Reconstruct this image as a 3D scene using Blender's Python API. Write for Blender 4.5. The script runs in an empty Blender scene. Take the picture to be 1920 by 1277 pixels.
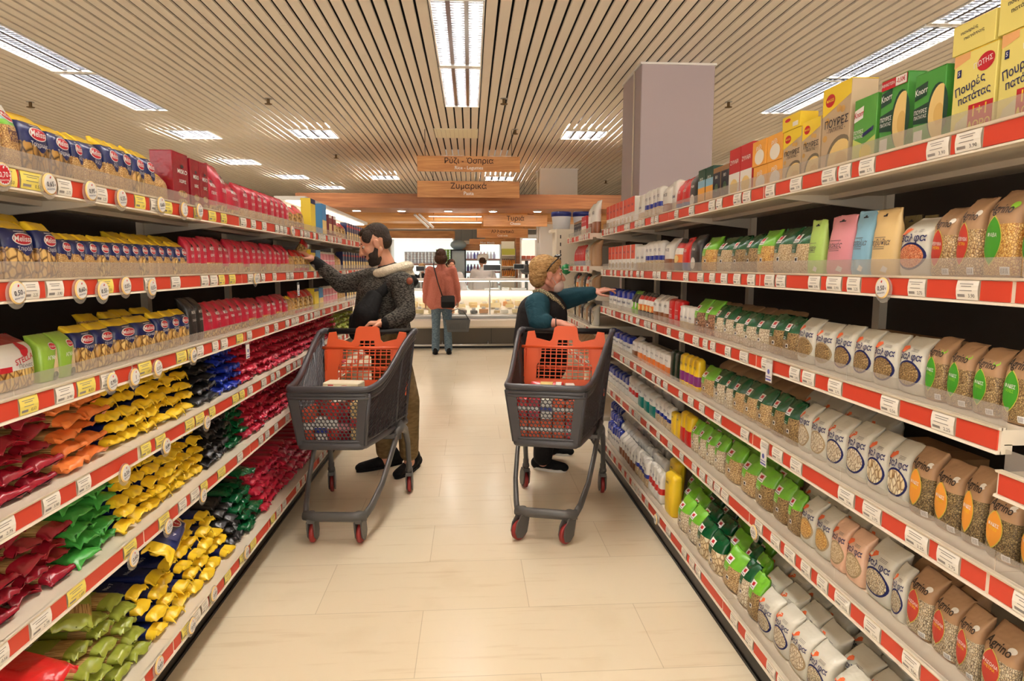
import bpy, bmesh, math, random
from mathutils import Vector, Matrix, noise
import numpy as np

PI = math.pi
SC = bpy.context.scene
COL = SC.collection

# ------------------------------------------------------------------ camera
F_PX, IMG_W, IMG_H = 1200.0, 1920, 1277
CXP, CYP = 960.0, 638.5
CAM = Vector((0.0, 0.0, 1.45))
YAW, PITCH = math.radians(3.694), math.radians(6.631)
FW = Vector((math.sin(YAW) * math.cos(PITCH), math.cos(YAW) * math.cos(PITCH), -math.sin(PITCH)))
RT = Vector((math.cos(YAW), -math.sin(YAW), 0))
UP = RT.cross(FW)
cd = bpy.data.cameras.new('camera')
cam = bpy.data.objects.new('camera', cd)
COL.objects.link(cam)
cd.sensor_width = 36.0
cd.lens = F_PX / IMG_W * 36.0
cd.clip_start = 0.02
m3 = Matrix((RT, UP, -FW)).transposed()
cam.matrix_world = Matrix.Translation(CAM) @ m3.to_4x4()
SC.camera = cam

# ------------------------------------------------------------------ world, view, light colours
SC.view_settings.view_transform = 'Standard'
SC.view_settings.look = 'None'
SC.view_settings.gamma = 1.0
SC.view_settings.exposure = 0.45
SC.cycles.use_denoising = True
SC.cycles.use_adaptive_sampling = True
SC.cycles.adaptive_threshold = 0.03
SC.cycles.max_bounces = 6
SC.cycles.diffuse_bounces = 4
SC.cycles.glossy_bounces = 2
SC.cycles.transmission_bounces = 4
SC.cycles.transparent_max_bounces = 12
SC.cycles.caustics_reflective = False
SC.cycles.caustics_refractive = False
w = bpy.data.worlds.new('world')
SC.world = w
w.use_nodes = True
w.node_tree.nodes['Background'].inputs[0].default_value = (1.0, 0.94, 0.86, 1)
w.node_tree.nodes['Background'].inputs[1].default_value = 2.25
TUBE_RGB = (1.0, 0.94, 0.86)
TUBE_STRENGTH = 95.0
CEIL_Z = 3.3

# ------------------------------------------------------------------ pixel helpers (measured from the photograph)
def _ray(px, py):
    return FW + RT * ((px - CXP) / F_PX) + UP * ((CYP - py) / F_PX)
def at_y(px, py, Y):
    d = _ray(px, py); return CAM + d * (Y / d.y)
def at_x(px, py, X):
    d = _ray(px, py); return CAM + d * (X / d.x)
def at_z(px, py, Z):
    d = _ray(px, py); return CAM + d * ((Z - CAM.z) / d.z)
def Yat(px, X, z):
    """distance along the aisle of a shelf position seen at column px"""
    k = px - CXP
    dz = z - CAM.z
    a = k * (X * FW.x + dz * FW.z) - F_PX * (X * RT.x + dz * RT.z)
    b = F_PX * RT.y - k * FW.y
    return a / b

# ------------------------------------------------------------------ mesh builder
class MB:
    def __init__(s):
        s.v = []; s.f = []; s.m = []; s.sm = []; s.mats = []
    def mi(s, mat):
        if mat not in s.mats: s.mats.append(mat)
        return s.mats.index(mat)
    def add(s, vs, fs, mat, smooth=False):
        o = len(s.v); k = s.mi(mat)
        s.v.extend([tuple(p) for p in vs])
        for f in fs:
            s.f.append(tuple(o + i for i in f)); s.m.append(k); s.sm.append(smooth)
    def box(s, x0, x1, y0, y1, z0, z1, mat, mtx=None):
        vs = [Vector((x, y, z)) for z in (z0, z1) for y in (y0, y1) for x in (x0, x1)]
        if mtx: vs = [mtx @ p for p in vs]
        s.add(vs, [(0, 2, 3, 1), (4, 5, 7, 6), (0, 1, 5, 4), (2, 6, 7, 3), (0, 4, 6, 2), (1, 3, 7, 5)], mat)
    def cbox(s, x0, x1, y0, y1, z0, z1, mat, c=0.004, mtx=None):
        """box with chamfered edges"""
        c = min(c, (x1 - x0) * .49, (y1 - y0) * .49, (z1 - z0) * .49)
        X, Y, Z = (x0, x1), (y0, y1), (z0, z1)
        vs = []; idx = {}
        for i in (0, 1):
            for j in (0, 1):
                for k in (0, 1):
                    sx, sy, sz = (c if i == 0 else -c), (c if j == 0 else -c), (c if k == 0 else -c)
                    for ax, p in enumerate(((X[i], Y[j] + sy, Z[k] + sz), (X[i] + sx, Y[j], Z[k] + sz), (X[i] + sx, Y[j] + sy, Z[k]))):
                        idx[(i, j, k, ax)] = len(vs); vs.append(Vector(p))
        fs = []
        q = [(0, 0), (1, 0), (1, 1), (0, 1)]
        for i in (0, 1): fs.append([idx[(i, a, b, 0)] for a, b in q])
        for j in (0, 1): fs.append([idx[(a, j, b, 1)] for a, b in q])
        for k in (0, 1): fs.append([idx[(a, b, k, 2)] for a, b in q])
        for a in (0, 1):
            for b in (0, 1):
                fs.append([idx[(0, a, b, 1)], idx[(1, a, b, 1)], idx[(1, a, b, 2)], idx[(0, a, b, 2)]])
                fs.append([idx[(a, 0, b, 0)], idx[(a, 1, b, 0)], idx[(a, 1, b, 2)], idx[(a, 0, b, 2)]])
                fs.append([idx[(a, b, 0, 0)], idx[(a, b, 1, 0)], idx[(a, b, 1, 1)], idx[(a, b, 0, 1)]])
        for i in (0, 1):
            for j in (0, 1):
                for k in (0, 1): fs.append([idx[(i, j, k, 0)], idx[(i, j, k, 1)], idx[(i, j, k, 2)]])
        cen = Vector(((x0 + x1) / 2, (y0 + y1) / 2, (z0 + z1) / 2))
        out = []
        for f in fs:
            a, b, d = vs[f[0]], vs[f[1]], vs[f[2]]
            fc = sum((vs[i] for i in f), Vector()) / len(f)
            out.append(f if (b - a).cross(d - a).dot(fc - cen) > 0 else f[::-1])
        if mtx: vs = [mtx @ p for p in vs]
        s.add(vs, out, mat)
    def tube(s, pts, r, mat, n=8, caps=True, smooth=True, flat=None):
        pts = [Vector(p) for p in pts]
        rs = r if isinstance(r, (list, tuple)) else [r] * len(pts)
        rings = []; up = None
        for i, p in enumerate(pts):
            t = (pts[min(i + 1, len(pts) - 1)] - pts[max(i - 1, 0)]).normalized()
            if up is None:
                up = Vector((0, 0, 1)) if abs(t.z) < .9 else Vector((0, 1, 0))
            side = t.cross(up).normalized(); up = side.cross(t).normalized()
            a, b = (rs[i], rs[i]) if flat is None else (rs[i] * flat[0], rs[i] * flat[1])
            rings.append([p + side * (a * math.cos(2 * PI * k / n)) + up * (b * math.sin(2 * PI * k / n)) for k in range(n)])
        vs = [q for ring in rings for q in ring]
        fs = []
        for i in range(len(pts) - 1):
            for k in range(n):
                k2 = (k + 1) % n
                fs.append((i * n + k, i * n + k2, (i + 1) * n + k2, (i + 1) * n + k)[::-1])
        if caps:
            fs.append(tuple(range(n))); fs.append(tuple((len(pts) - 1) * n + k for k in reversed(range(n))))
        s.add(vs, fs, mat, smooth)
    def lathe(s, prof, mat, n=20, loc=(0, 0, 0), axis='z', smooth=True, mtx=None):
        """prof: (radius, height) list"""
        vs = []
        for r, h in prof:
            for k in range(n):
                a = 2 * PI * k / n
                p = (r * math.cos(a), r * math.sin(a), h)
                if axis == 'x': p = (p[2], p[0], p[1])
                if axis == 'y': p = (p[0], -p[2], p[1])
                p = Vector(p)
                if mtx: p = mtx @ p
                vs.append(p + Vector(loc))
        fs = []
        for i in range(len(prof) - 1):
            for k in range(n):
                k2 = (k + 1) % n
                fs.append((i * n + k, i * n + k2, (i + 1) * n + k2, (i + 1) * n + k))
        fs.append(tuple(reversed(range(n)))); fs.append(tuple((len(prof) - 1) * n + k for k in range(n)))
        s.add(vs, fs, mat, smooth)
    def ell(s, c, r, mat, n=14, m=9, mtx=None):
        vs = []; fs = []
        c = Vector(c)
        for i in range(1, m):
            th = PI * i / m
            for k in range(n):
                a = 2 * PI * k / n
                p = Vector((r[0] * math.sin(th) * math.cos(a), r[1] * math.sin(th) * math.sin(a), r[2] * math.cos(th)))
                if mtx: p = mtx @ p
                vs.append(c + p)
        t, b = Vector((0, 0, r[2])), Vector((0, 0, -r[2]))
        if mtx: t = mtx @ t; b = mtx @ b
        vs += [c + t, c + b]; T = len(vs) - 2
        for i in range(m - 2):
            for k in range(n):
                k2 = (k + 1) % n
                fs.append((i * n + k, (i + 1) * n + k, (i + 1) * n + k2, i * n + k2))
        for k in range(n):
            k2 = (k + 1) % n
            fs.append((T, k, k2)); fs.append((T + 1, (m - 2) * n + k2, (m - 2) * n + k))
        s.add(vs, fs, mat, True)
    def prism(s, poly, h0, h1, mat, axis='z', smooth=False):
        """polygon (2D, counter-clockwise) extruded; axis x: poly=(y,z); y: (x,z); z: (x,y)"""
        def P(a, b, h):
            return {'x': (h, a, b), 'y': (a, h, b), 'z': (a, b, h)}[axis]
        n = len(poly)
        vs = [P(a, b, h0) for a, b in poly] + [P(a, b, h1) for a, b in poly]
        fs = [tuple(range(n))[::-1], tuple(range(n, 2 * n))]
        if axis == 'y': fs = [f[::-1] for f in fs]
        for k in range(n):
            k2 = (k + 1) % n
            f = (k, k2, n + k2, n + k)
            fs.append(f if axis != 'y' else f[::-1])
        s.add(vs, fs, mat, smooth)
    def mesh(s, name):
        me = bpy.data.meshes.new(name)
        me.from_pydata(s.v, [], s.f)
        for mt in s.mats: me.materials.append(mt)
        me.polygons.foreach_set('material_index', s.m)
        me.polygons.foreach_set('use_smooth', s.sm)
        me.update()
        return me

def link(name, data, parent=None, loc=(0, 0, 0), rot=(0, 0, 0), scale=(1, 1, 1)):
    if isinstance(data, MB): data = data.mesh(name)
    o = bpy.data.objects.new(name, data)
    COL.objects.link(o)
    o.parent = parent
    o.location = loc; o.rotation_euler = rot; o.scale = scale
    return o
def tag(o, label=None, cat=None, group=None, kind=None):
    if label: o['label'] = label
    if cat: o['category'] = cat
    if group: o['group'] = group
    if kind: o['kind'] = kind
    return o
def struct(name, data, parent=None, **k):
    o = link(name, data, parent, **k)
    if parent is None: o['kind'] = 'structure'
    return o
def empty(name, loc=(0, 0, 0), rz=0.0):
    o = bpy.data.objects.new(name, None); COL.objects.link(o)
    o.empty_display_size = 0.05
    o.location = loc; o.rotation_euler = (0, 0, rz)
    return o
def copy_thing(root, loc, rot=None, scale=None, label=None, group=None):
    r = root.copy(); COL.objects.link(r); r.location = loc
    if rot is not None: r.rotation_euler = rot
    if scale is not None: r.scale = scale
    if label: r['label'] = label
    if group: r['group'] = group
    for ch in list(root.children):
        c = ch.copy(); COL.objects.link(c); c.parent = r
        for g in list(ch.children):
            d = g.copy(); COL.objects.link(d); d.parent = c
    return r

# ------------------------------------------------------------------ materials
def lin(c):
    c = c / 255.0
    return c / 12.92 if c <= 0.04045 else ((c + 0.055) / 1.055) ** 2.4
def rgb(r, g, b):
    return (lin(r), lin(g), lin(b), 1)
_mats = {}
def M(name, col=(200, 200, 200), rough=0.55, metal=0.0, coat=0.0, emit=None, spec=0.5):
    if name in _mats: return _mats[name]
    m = bpy.data.materials.new(name); m.use_nodes = True
    p = m.node_tree.nodes['Principled BSDF']
    p.inputs['Base Color'].default_value = rgb(*col)
    p.inputs['Roughness'].default_value = rough
    p.inputs['Metallic'].default_value = metal
    p.inputs['Coat Weight'].default_value = coat
    p.inputs['Coat Roughness'].default_value = 0.15
    p.inputs['Specular IOR Level'].default_value = spec
    if emit:
        p.inputs['Emission Color'].default_value = (*emit[0], 1)
        p.inputs['Emission Strength'].default_value = emit[1]
    _mats[name] = m
    return m
def nd(m, t, **k):
    n = m.node_tree.nodes.new(t)
    for a, b in k.items(): setattr(n, a, b)
    return n
def lk(m, a, b): m.node_tree.links.new(a, b)
def ramp(m, stops):
    r = nd(m, 'ShaderNodeValToRGB')
    e = r.color_ramp.elements
    e[0].position, e[0].color = stops[0]
    e[1].position, e[1].color = stops[1]
    for p, c in stops[2:]:
        x = e.new(p); x.color = c
    return r
def food(name, c_dark, c_mid, c_light, scale, bump=0.6, stretch=(1, 1, 1), rough=0.35):
    """pulses, rice or pasta seen through clear film"""
    if name in _mats: return _mats[name]
    m = M(name, c_mid, rough, coat=0.35)
    p = m.node_tree.nodes['Principled BSDF']
    tc = nd(m, 'ShaderNodeTexCoord'); mp = nd(m, 'ShaderNodeMapping')
    mp.inputs['Scale'].default_value = stretch
    mp.inputs['Rotation'].default_value = (0.3, 0.5, 0.4)
    v = nd(m, 'ShaderNodeTexVoronoi'); v.inputs['Scale'].default_value = scale
    v2 = nd(m, 'ShaderNodeTexVoronoi', feature='DISTANCE_TO_EDGE'); v2.inputs['Scale'].default_value = scale
    lk(m, tc.outputs['Object'], mp.inputs['Vector'])
    lk(m, mp.outputs['Vector'], v.inputs['Vector']); lk(m, mp.outputs['Vector'], v2.inputs['Vector'])
    r = ramp(m, [(0.0, rgb(*c_mid)), (1.0, rgb(*c_light))])
    sp = nd(m, 'ShaderNodeSeparateColor'); lk(m, v.outputs['Color'], sp.inputs[0])
    lk(m, sp.outputs[0], r.inputs[0])
    r2 = ramp(m, [(0.0, rgb(*c_dark)), (0.16, (1, 1, 1, 1))])
    lk(m, v2.outputs['Distance'], r2.inputs[0])
    mx = nd(m, 'ShaderNodeMixRGB', blend_type='MULTIPLY'); mx.inputs[0].default_value = 1
    lk(m, r.outputs[0], mx.inputs[1]); lk(m, r2.outputs[0], mx.inputs[2])
    lk(m, mx.outputs[0], p.inputs['Base Color'])
    b = nd(m, 'ShaderNodeBump'); b.inputs['Strength'].default_value = bump; b.inputs['Distance'].default_value = 0.004
    lk(m, v2.outputs['Distance'], b.inputs['Height']); lk(m, b.outputs[0], p.inputs['Normal'])
    return m
def film(name, col=(200, 200, 200), rough=0.28, amp=0.35, scale=35):
    """printed plastic film with soft crinkles"""
    if name in _mats: return _mats[name]
    m = M(name, col, rough, coat=0.2)
    p = m.node_tree.nodes['Principled BSDF']
    tc = nd(m, 'ShaderNodeTexCoord')
    n = nd(m, 'ShaderNodeTexNoise'); n.inputs['Scale'].default_value = scale; n.inputs['Detail'].default_value = 2
    lk(m, tc.outputs['Object'], n.inputs['Vector'])
    b = nd(m, 'ShaderNodeBump'); b.inputs['Strength'].default_value = amp; b.inputs['Distance'].default_value = 0.006
    lk(m, n.outputs['Fac'], b.inputs['Height']); lk(m, b.outputs[0], p.inputs['Normal'])
    return m
def wood(name, c1, c2, scale=(0.6, 6, 10), rough=0.45):
    if name in _mats: return _mats[name]
    m = M(name, c1, rough, coat=0.1)
    p = m.node_tree.nodes['Principled BSDF']
    tc = nd(m, 'ShaderNodeTexCoord'); mp = nd(m, 'ShaderNodeMapping'); mp.inputs['Scale'].default_value = scale
    n = nd(m, 'ShaderNodeTexNoise'); n.inputs['Scale'].default_value = 2.2; n.inputs['Detail'].default_value = 6; n.inputs['Distortion'].default_value = 1.2
    lk(m, tc.outputs['Object'], mp.inputs['Vector']); lk(m, mp.outputs['Vector'], n.inputs['Vector'])
    r = ramp(m, [(0.35, rgb(*c1)), (0.68, rgb(*c2))])
    lk(m, n.outputs['Fac'], r.inputs[0]); lk(m, r.outputs[0], p.inputs['Base Color'])
    return m

m_cream = M('cream_enamel', (228, 216, 196), 0.45)
m_white = M('white_enamel', (235, 232, 226), 0.4)
m_slat = M('cream_slat', (238, 227, 212), 0.5)
m_void = M('ceiling_void', (22, 18, 14), 0.9)
m_dark = M('interior_shade', (58, 50, 44), 0.7)  # shade of the shelf interiors painted into the back panel colour
m_black = M('black_plastic', (22, 21, 22), 0.45)
m_kick = M('black_kick', (26, 22, 19), 0.4)
m_pillar = M('pillar_paint', (180, 166, 170), 0.6)
m_ink = M('dark_ink', (35, 33, 45), 0.6)
m_navyink = M('navy_ink', (24, 32, 92), 0.5)
m_paper = M('label_paper', (240, 234, 222), 0.6)
m_yellowp = M('yellow_paper', (240, 222, 110), 0.6)
m_redins = M('red_insert', (204, 66, 44), 0.5)
m_whiteink = M('white_ink', (245, 243, 240), 0.5)
m_redink = M('red_ink', (196, 30, 44), 0.45)
m_chrome = M('brushed_steel', (190, 188, 184), 0.3, 0.9)
m_tube = M('lit_tube', (255, 250, 240), 0.4, emit=(TUBE_RGB, TUBE_STRENGTH))
m_spot = M('lit_spot', (255, 248, 235), 0.4, emit=((1.0, 0.93, 0.82), 75.0))
m_tube2 = M('bright_tube', (255, 250, 240), 0.4, emit=(TUBE_RGB, TUBE_STRENGTH * 1.9))
m_glow = M('lit_diffuser', (255, 248, 235), 0.4, emit=((1.0, 0.93, 0.82), 5.0))

def clear_plastic(name, col, alpha, rough=0.15, ribs=False):
    m = bpy.data.materials.new(name); m.use_nodes = True
    nt = m.node_tree; p = nt.nodes['Principled BSDF']
    p.inputs['Base Color'].default_value = rgb(*col); p.inputs['Roughness'].default_value = rough
    out = nt.nodes['Material Output']
    t = nd(m, 'ShaderNodeBsdfTransparent'); mx = nd(m, 'ShaderNodeMixShader')
    mx.inputs[0].default_value = alpha
    if ribs:
        tc = nd(m, 'ShaderNodeTexCoord'); wv = nd(m, 'ShaderNodeTexWave', bands_direction='Y')
        wv.inputs['Scale'].default_value = 38
        lk(m, tc.outputs['Object'], wv.inputs['Vector'])
        mr = nd(m, 'ShaderNodeMapRange'); mr.inputs['To Min'].default_value = alpha - .18; mr.inputs['To Max'].default_value = alpha + .18
        lk(m, wv.outputs['Fac'], mr.inputs['Value']); lk(m, mr.outputs[0], mx.inputs[0])
    lk(m, t.outputs[0], mx.inputs[1]); lk(m, p.outputs[0], mx.inputs[2]); lk(m, mx.outputs[0], out.inputs['Surface'])
    return m
m_fence = clear_plastic('clear_fence', (186, 176, 166), 0.38, 0.2, ribs=True)
m_clear = clear_plastic('clear_disc', (225, 222, 215), 0.22, 0.08)
m_glass = clear_plastic('counter_glass', (215, 228, 226), 0.13, 0.03)

# ------------------------------------------------------------------ flat shapes laid onto product fronts
_tcache = {}
def text2d(s, size, bold=False, shear=0.0, sx=1.0):
    """(verts2d, faces) of a word centred on the origin"""
    s = s.replace('π', 'п').replace('κ', 'к')   # same letter shapes; the built-in font's own outlines of these two fill solid
    key = (s, bold)
    if key not in _tcache:
        cu = bpy.data.curves.new('t', 'FONT'); cu.body = s; cu.size = 1.0
        cu.resolution_u = 2; cu.align_x = 'CENTER'; cu.align_y = 'CENTER'
        if bold: cu.offset = 0.012
        o = bpy.data.objects.new('t', cu); COL.objects.link(o)
        bpy.context.view_layer.update()
        dg = bpy.context.evaluated_depsgraph_get()
        me = bpy.data.meshes.new_from_object(o.evaluated_get(dg))
        vs = [(v.co.x, v.co.y) for v in me.vertices]
        fs = [tuple(p.vertices) for p in me.polygons]
        bpy.data.objects.remove(o); bpy.data.curves.remove(cu); bpy.data.meshes.remove(me)
        _tcache[key] = (vs, fs)
    vs, fs = _tcache[key]
    return [((x + shear * y) * size * sx, y * size) for x, y in vs], fs
def ellipse2d(rx, rz, n=20):
    return [(rx * math.cos(2 * PI * k / n), rz * math.sin(2 * PI * k / n)) for k in range(n)], [tuple(range(n))]
def rect2d(w, h):
    return [(-w / 2, -h / 2), (w / 2, -h / 2), (w / 2, h / 2), (-w / 2, h / 2)], [(0, 1, 2, 3)]
def leaf2d(w, h, n=8):
    p = []
    for k in range(n + 1):
        t = k / n; p.append((w / 2 * math.sin(PI * t) ** .8, -h / 2 + h * t))
    for k in range(n - 1, 0, -1):
        t = k / n; p.append((-w / 2 * math.sin(PI * t) ** .8, -h / 2 + h * t))
    return p, [tuple(range(len(p)))]
def clip_ell(w, h, cx, cz, rx, rz, n=28):
    """ellipse kept inside a w x h front, in front coordinates"""
    return [(min(w * .495, max(-w * .495, cx + rx * math.cos(2 * PI * k / n))), min(h * .99, max(.001, cz + rz * math.sin(2 * PI * k / n)))) for k in range(n)], [tuple(range(n))]
def poly2d(pts):
    return list(pts), [tuple(range(len(pts)))]
def decal(mb, shape, cx, cz, mat, front, off=0.0008, step=None, rot=0.0):
    if getattr(front, 'flat', False): step = None
    vs, fs = shape
    c, s = math.cos(rot), math.sin(rot)
    vs = [(cx + x * c - z * s, cz + x * s + z * c) for x, z in vs]
    if step:
        bm = bmesh.new()
        bv = [bm.verts.new((x, 0, z)) for x, z in vs]
        for f in fs:
            try: bm.faces.new([bv[i] for i in f])
            except ValueError: pass
        xs = [v[0] for v in vs]; zs = [v[1] for v in vs]
        for ax, lo, hi in ((0, min(xs), max(xs)), (2, min(zs), max(zs))):
            q = math.floor(lo / step) + 1
            while q * step < hi:
                co = Vector((0, 0, 0)); co[ax] = q * step; no = Vector((0, 0, 0)); no[ax] = 1
                bmesh.ops.bisect_plane(bm, geom=bm.verts[:] + bm.edges[:] + bm.faces[:], plane_co=co, plane_no=no)
                q += 1
        bm.verts.index_update()
        vs = [(v.co.x, v.co.z) for v in bm.verts]; fs = [tuple(v.index for v in f.verts) for f in bm.faces]
        bm.free()
    P = [(x, front(x, z) - off, z) for x, z in vs]
    out = []
    for f in fs:
        ar = sum(vs[f[i]][0] * vs[f[(i + 1) % len(f)]][1] - vs[f[(i + 1) % len(f)]][0] * vs[f[i]][1] for i in range(len(f)))
        out.append(f if ar > 0 else f[::-1])
    mb.add(P, out, mat, False)
# ------------------------------------------------------------------ room shell
rnd = random.Random(7)
ROOM_X, Y0, Y1 = 9.0, -3.6, 21.0

def floor_mat():
    m = M('travertine_tile', (226, 209, 182), 0.22, spec=0.5)
    p = m.node_tree.nodes['Principled BSDF']
    tc = nd(m, 'ShaderNodeTexCoord')
    br = nd(m, 'ShaderNodeTexBrick'); br.offset = 0.5
    br.inputs['Color1'].default_value = rgb(243, 230, 206); br.inputs['Color2'].default_value = rgb(239, 224, 198)
    br.inputs['Mortar'].default_value = rgb(214, 198, 172)
    br.inputs['Scale'].default_value = 1.0; br.inputs['Mortar Size'].default_value = 0.0016
    br.inputs['Brick Width'].default_value = 0.9; br.inputs['Row Height'].default_value = 0.45
    mp0 = nd(m, 'ShaderNodeMapping'); mp0.inputs['Rotation'].default_value = (0, 0, 0.0); mp0.inputs['Location'].default_value = (.21, .12, 0)
    lk(m, tc.outputs['Object'], mp0.inputs['Vector']); lk(m, mp0.outputs['Vector'], br.inputs['Vector'])
    mp = nd(m, 'ShaderNodeMapping'); mp.inputs['Scale'].default_value = (1.3, 15, 1)
    n = nd(m, 'ShaderNodeTexNoise'); n.inputs['Scale'].default_value = 1.5; n.inputs['Detail'].default_value = 7; n.inputs['Roughness'].default_value = .62
    lk(m, tc.outputs['Object'], mp.inputs['Vector']); lk(m, mp.outputs['Vector'], n.inputs['Vector'])
    r = ramp(m, [(0.28, rgb(228, 214, 192)), (0.44, rgb(252, 248, 240))])
    lk(m, n.outputs['Fac'], r.inputs[0])
    mx = nd(m, 'ShaderNodeMixRGB', blend_type='MULTIPLY'); mx.inputs[0].default_value = .55
    lk(m, br.outputs['Color'], mx.inputs[1]); lk(m, r.outputs[0], mx.inputs[2])
    n2 = nd(m, 'ShaderNodeTexNoise'); n2.inputs['Scale'].default_value = 3; n2.inputs['Detail'].default_value = 5
    lk(m, tc.outputs['Object'], n2.inputs['Vector'])
    r2 = ramp(m, [(0.30, (0.80, 0.76, 0.68, 1)), (0.42, (1, 1, 1, 1))]); lk(m, n2.outputs['Fac'], r2.inputs[0])
    mx2 = nd(m, 'ShaderNodeMixRGB', blend_type='MULTIPLY'); mx2.inputs[0].default_value = .2
    lk(m, mx.outputs[0], mx2.inputs[1]); lk(m, r2.outputs[0], mx2.inputs[2])
    lk(m, mx2.outputs[0], p.inputs['Base Color'])
    mr = nd(m, 'ShaderNodeMapRange'); mr.inputs['To Min'].default_value = .17; mr.inputs['To Max'].default_value = .22
    lk(m, n.outputs['Fac'], mr.inputs['Value']); lk(m, mr.outputs[0], p.inputs['Roughness'])
    return m
mb = MB(); mb.box(-ROOM_X, ROOM_X, Y0, Y1, -0.1, 0, floor_mat()); struct('floor', mb)

m_wall = M('back_wall_paint', (176, 166, 154), 0.7)
mb = MB(); mb.box(-ROOM_X, ROOM_X, Y1, Y1 + .1, 0, 3.6, m_wall); struct('wall_back', mb)
mb = MB(); mb.box(-ROOM_X - .1, -ROOM_X, Y0, Y1, 0, 3.6, m_wall); struct('wall_left', mb)
mb = MB(); mb.box(ROOM_X, ROOM_X + .1, Y0, Y1, 0, 3.6, m_wall); struct('wall_right', mb)

# luminaires: (x0, y0, width, length, kind)
LW = 0.4
FIX = []
for x0, ys in ((-0.282, (-2.97, -1.43, .11, 1.65, 3.19, 4.73, 6.27)), (-3.982, (-2.6, -1.05, .5, 2.05, 3.6, 5.15, 6.69)), (3.518, (-2.75, -1.2, .35, 1.9, 3.44, 4.98, 6.36))):
    for y in ys: FIX.append((x0, y, LW, 1.5, 'long'))
FIX += [(-.482, 11.1, LW, 1.5, 'long'), (.318, 11.1, LW, 1.5, 'long')]  # two added fill lamps, hidden behind the signs to brighten the far floor
SQ = [(-2.482, 9.15), (1.318, 9.0), (-4.182, 9.3), (-4.382, 11.7), (-3.982, 13.6), (-3.582, 15.4), (-2.082, 13.6), (.318, 13.6), (4.318, 9.2), (4.418, 12.0)]
for x, y in SQ: FIX.append((x, y, .6, .6, 'square'))
DIF = (-0.482, 9.0, .6, .6)
holes = [(a, b, a + c, b + d) for a, b, c, d, _ in FIX] + [(DIF[0], DIF[1], DIF[0] + .6, DIF[1] + .6)]

mb = MB()
mb.box(-ROOM_X, ROOM_X, Y0, Y1, 3.42, 3.5, m_void)
x = -ROOM_X + .018 + .008
slats = []
k = math.floor(-ROOM_X / .1)
while k * .1 + .018 < ROOM_X - .1:
    a = k * .1 + .018 + .0085; b = a + .083; k += 1
    cuts = sorted((h[1], h[3]) for h in holes if h[0] < b - .001 and h[2] > a + .001)
    y = Y0
    for c0, c1 in cuts + [(Y1, Y1)]:
        if c0 > y + .01:
            yy = y
            while yy < c0 - .01:
                ye = min(c0, (math.floor((yy + .01 - (k * 7 % 3) * 1.3) / 4.0) + 1) * 4.0 + (k * 7 % 3) * 1.3)
                mb.prism([(a, CEIL_Z + .012), (a + .004, CEIL_Z), (b - .004, CEIL_Z), (b, CEIL_Z + .012)], yy, ye - .002, m_slat, axis='y')
                yy = ye
        y = max(y, c1)
tag(link('ceiling', mb), kind='structure')

# pillars (they stop just under the slats)
def pillar(name, x0, x1, y0, y1, mat=None):
    mb = MB(); mb.cbox(x0, x1, y0, y1, 0, CEIL_Z - .003, mat or m_pillar, .006)
    mb.box(x0 - .012, x1 + .012, y0 - .012, y1 + .012, CEIL_Z - .02, CEIL_Z - .002, m_white)
    mb.tube([(x0 - .012, y0 + .22, 1.9), (x0 - .012, y0 + .22, CEIL_Z - .02)], .008, m_cream, 6)
    return struct(name, mb)
pillar('pillar_1', 1.575, 2.26, 6.0, 6.72)
pillar('pillar_2', 1.34, 2.06, 12.4, 13.1, M('white_tile', (226, 222, 216), .4))

# ------------------------------------------------------------------ luminaires
m_alu = M('louvre_aluminium', (168, 170, 176), 0.2, 0.95)
def make_long():
    L, W = 1.5, LW
    t = empty('ceiling_luminaire')
    mb = MB()
    z = -.006
    for a in ((0, W, 0, .012), (0, W, L - .012, L), (0, .012, .012, L - .012), (W - .012, W, .012, L - .012)):
        mb.box(a[0], a[1], a[2], a[3], z, .012, m_white)
    link('frame', mb, t)
    mb = MB()
    mb.box(.012, W - .012, .012, L - .012, .095, .1, m_white)
    for x in (.006, W - .014): mb.box(x, x + .008, .012, L - .012, .0, .1, m_white)
    for y in (.006, L - .014): mb.box(.012, W - .012, y, y + .008, .0, .1, m_white)
    link('reflector', mb, t)
    mb = MB()
    for x in (W / 3, 2 * W / 3):
        mb.prism([(x - .016, .002), (x + .016, .002), (x + .003, .06), (x - .003, .06)], .014, L - .014, m_alu, axis='y')
    n = 30
    for i in range(1, n):
        y = .012 + (L - .024) * i / n
        mb.prism([(y - .006, .003), (y + .006, .003), (y + .001, .056), (y - .001, .056)], .014, W - .014, m_alu, axis='x')
    link('louvre', mb, t)
    for i in range(3):
        x = W * (i + .5) / 3
        mb = MB(); mb.tube([(x, .04, .08), (x, L - .04, .08)], .014, m_tube, 8)
        for y in (.025, L - .04): mb.tube([(x, y, .08), (x, y + .015, .08)], .015, m_chrome, 8)
        link('fluorescent_tube', mb, t)
    return t
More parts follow.
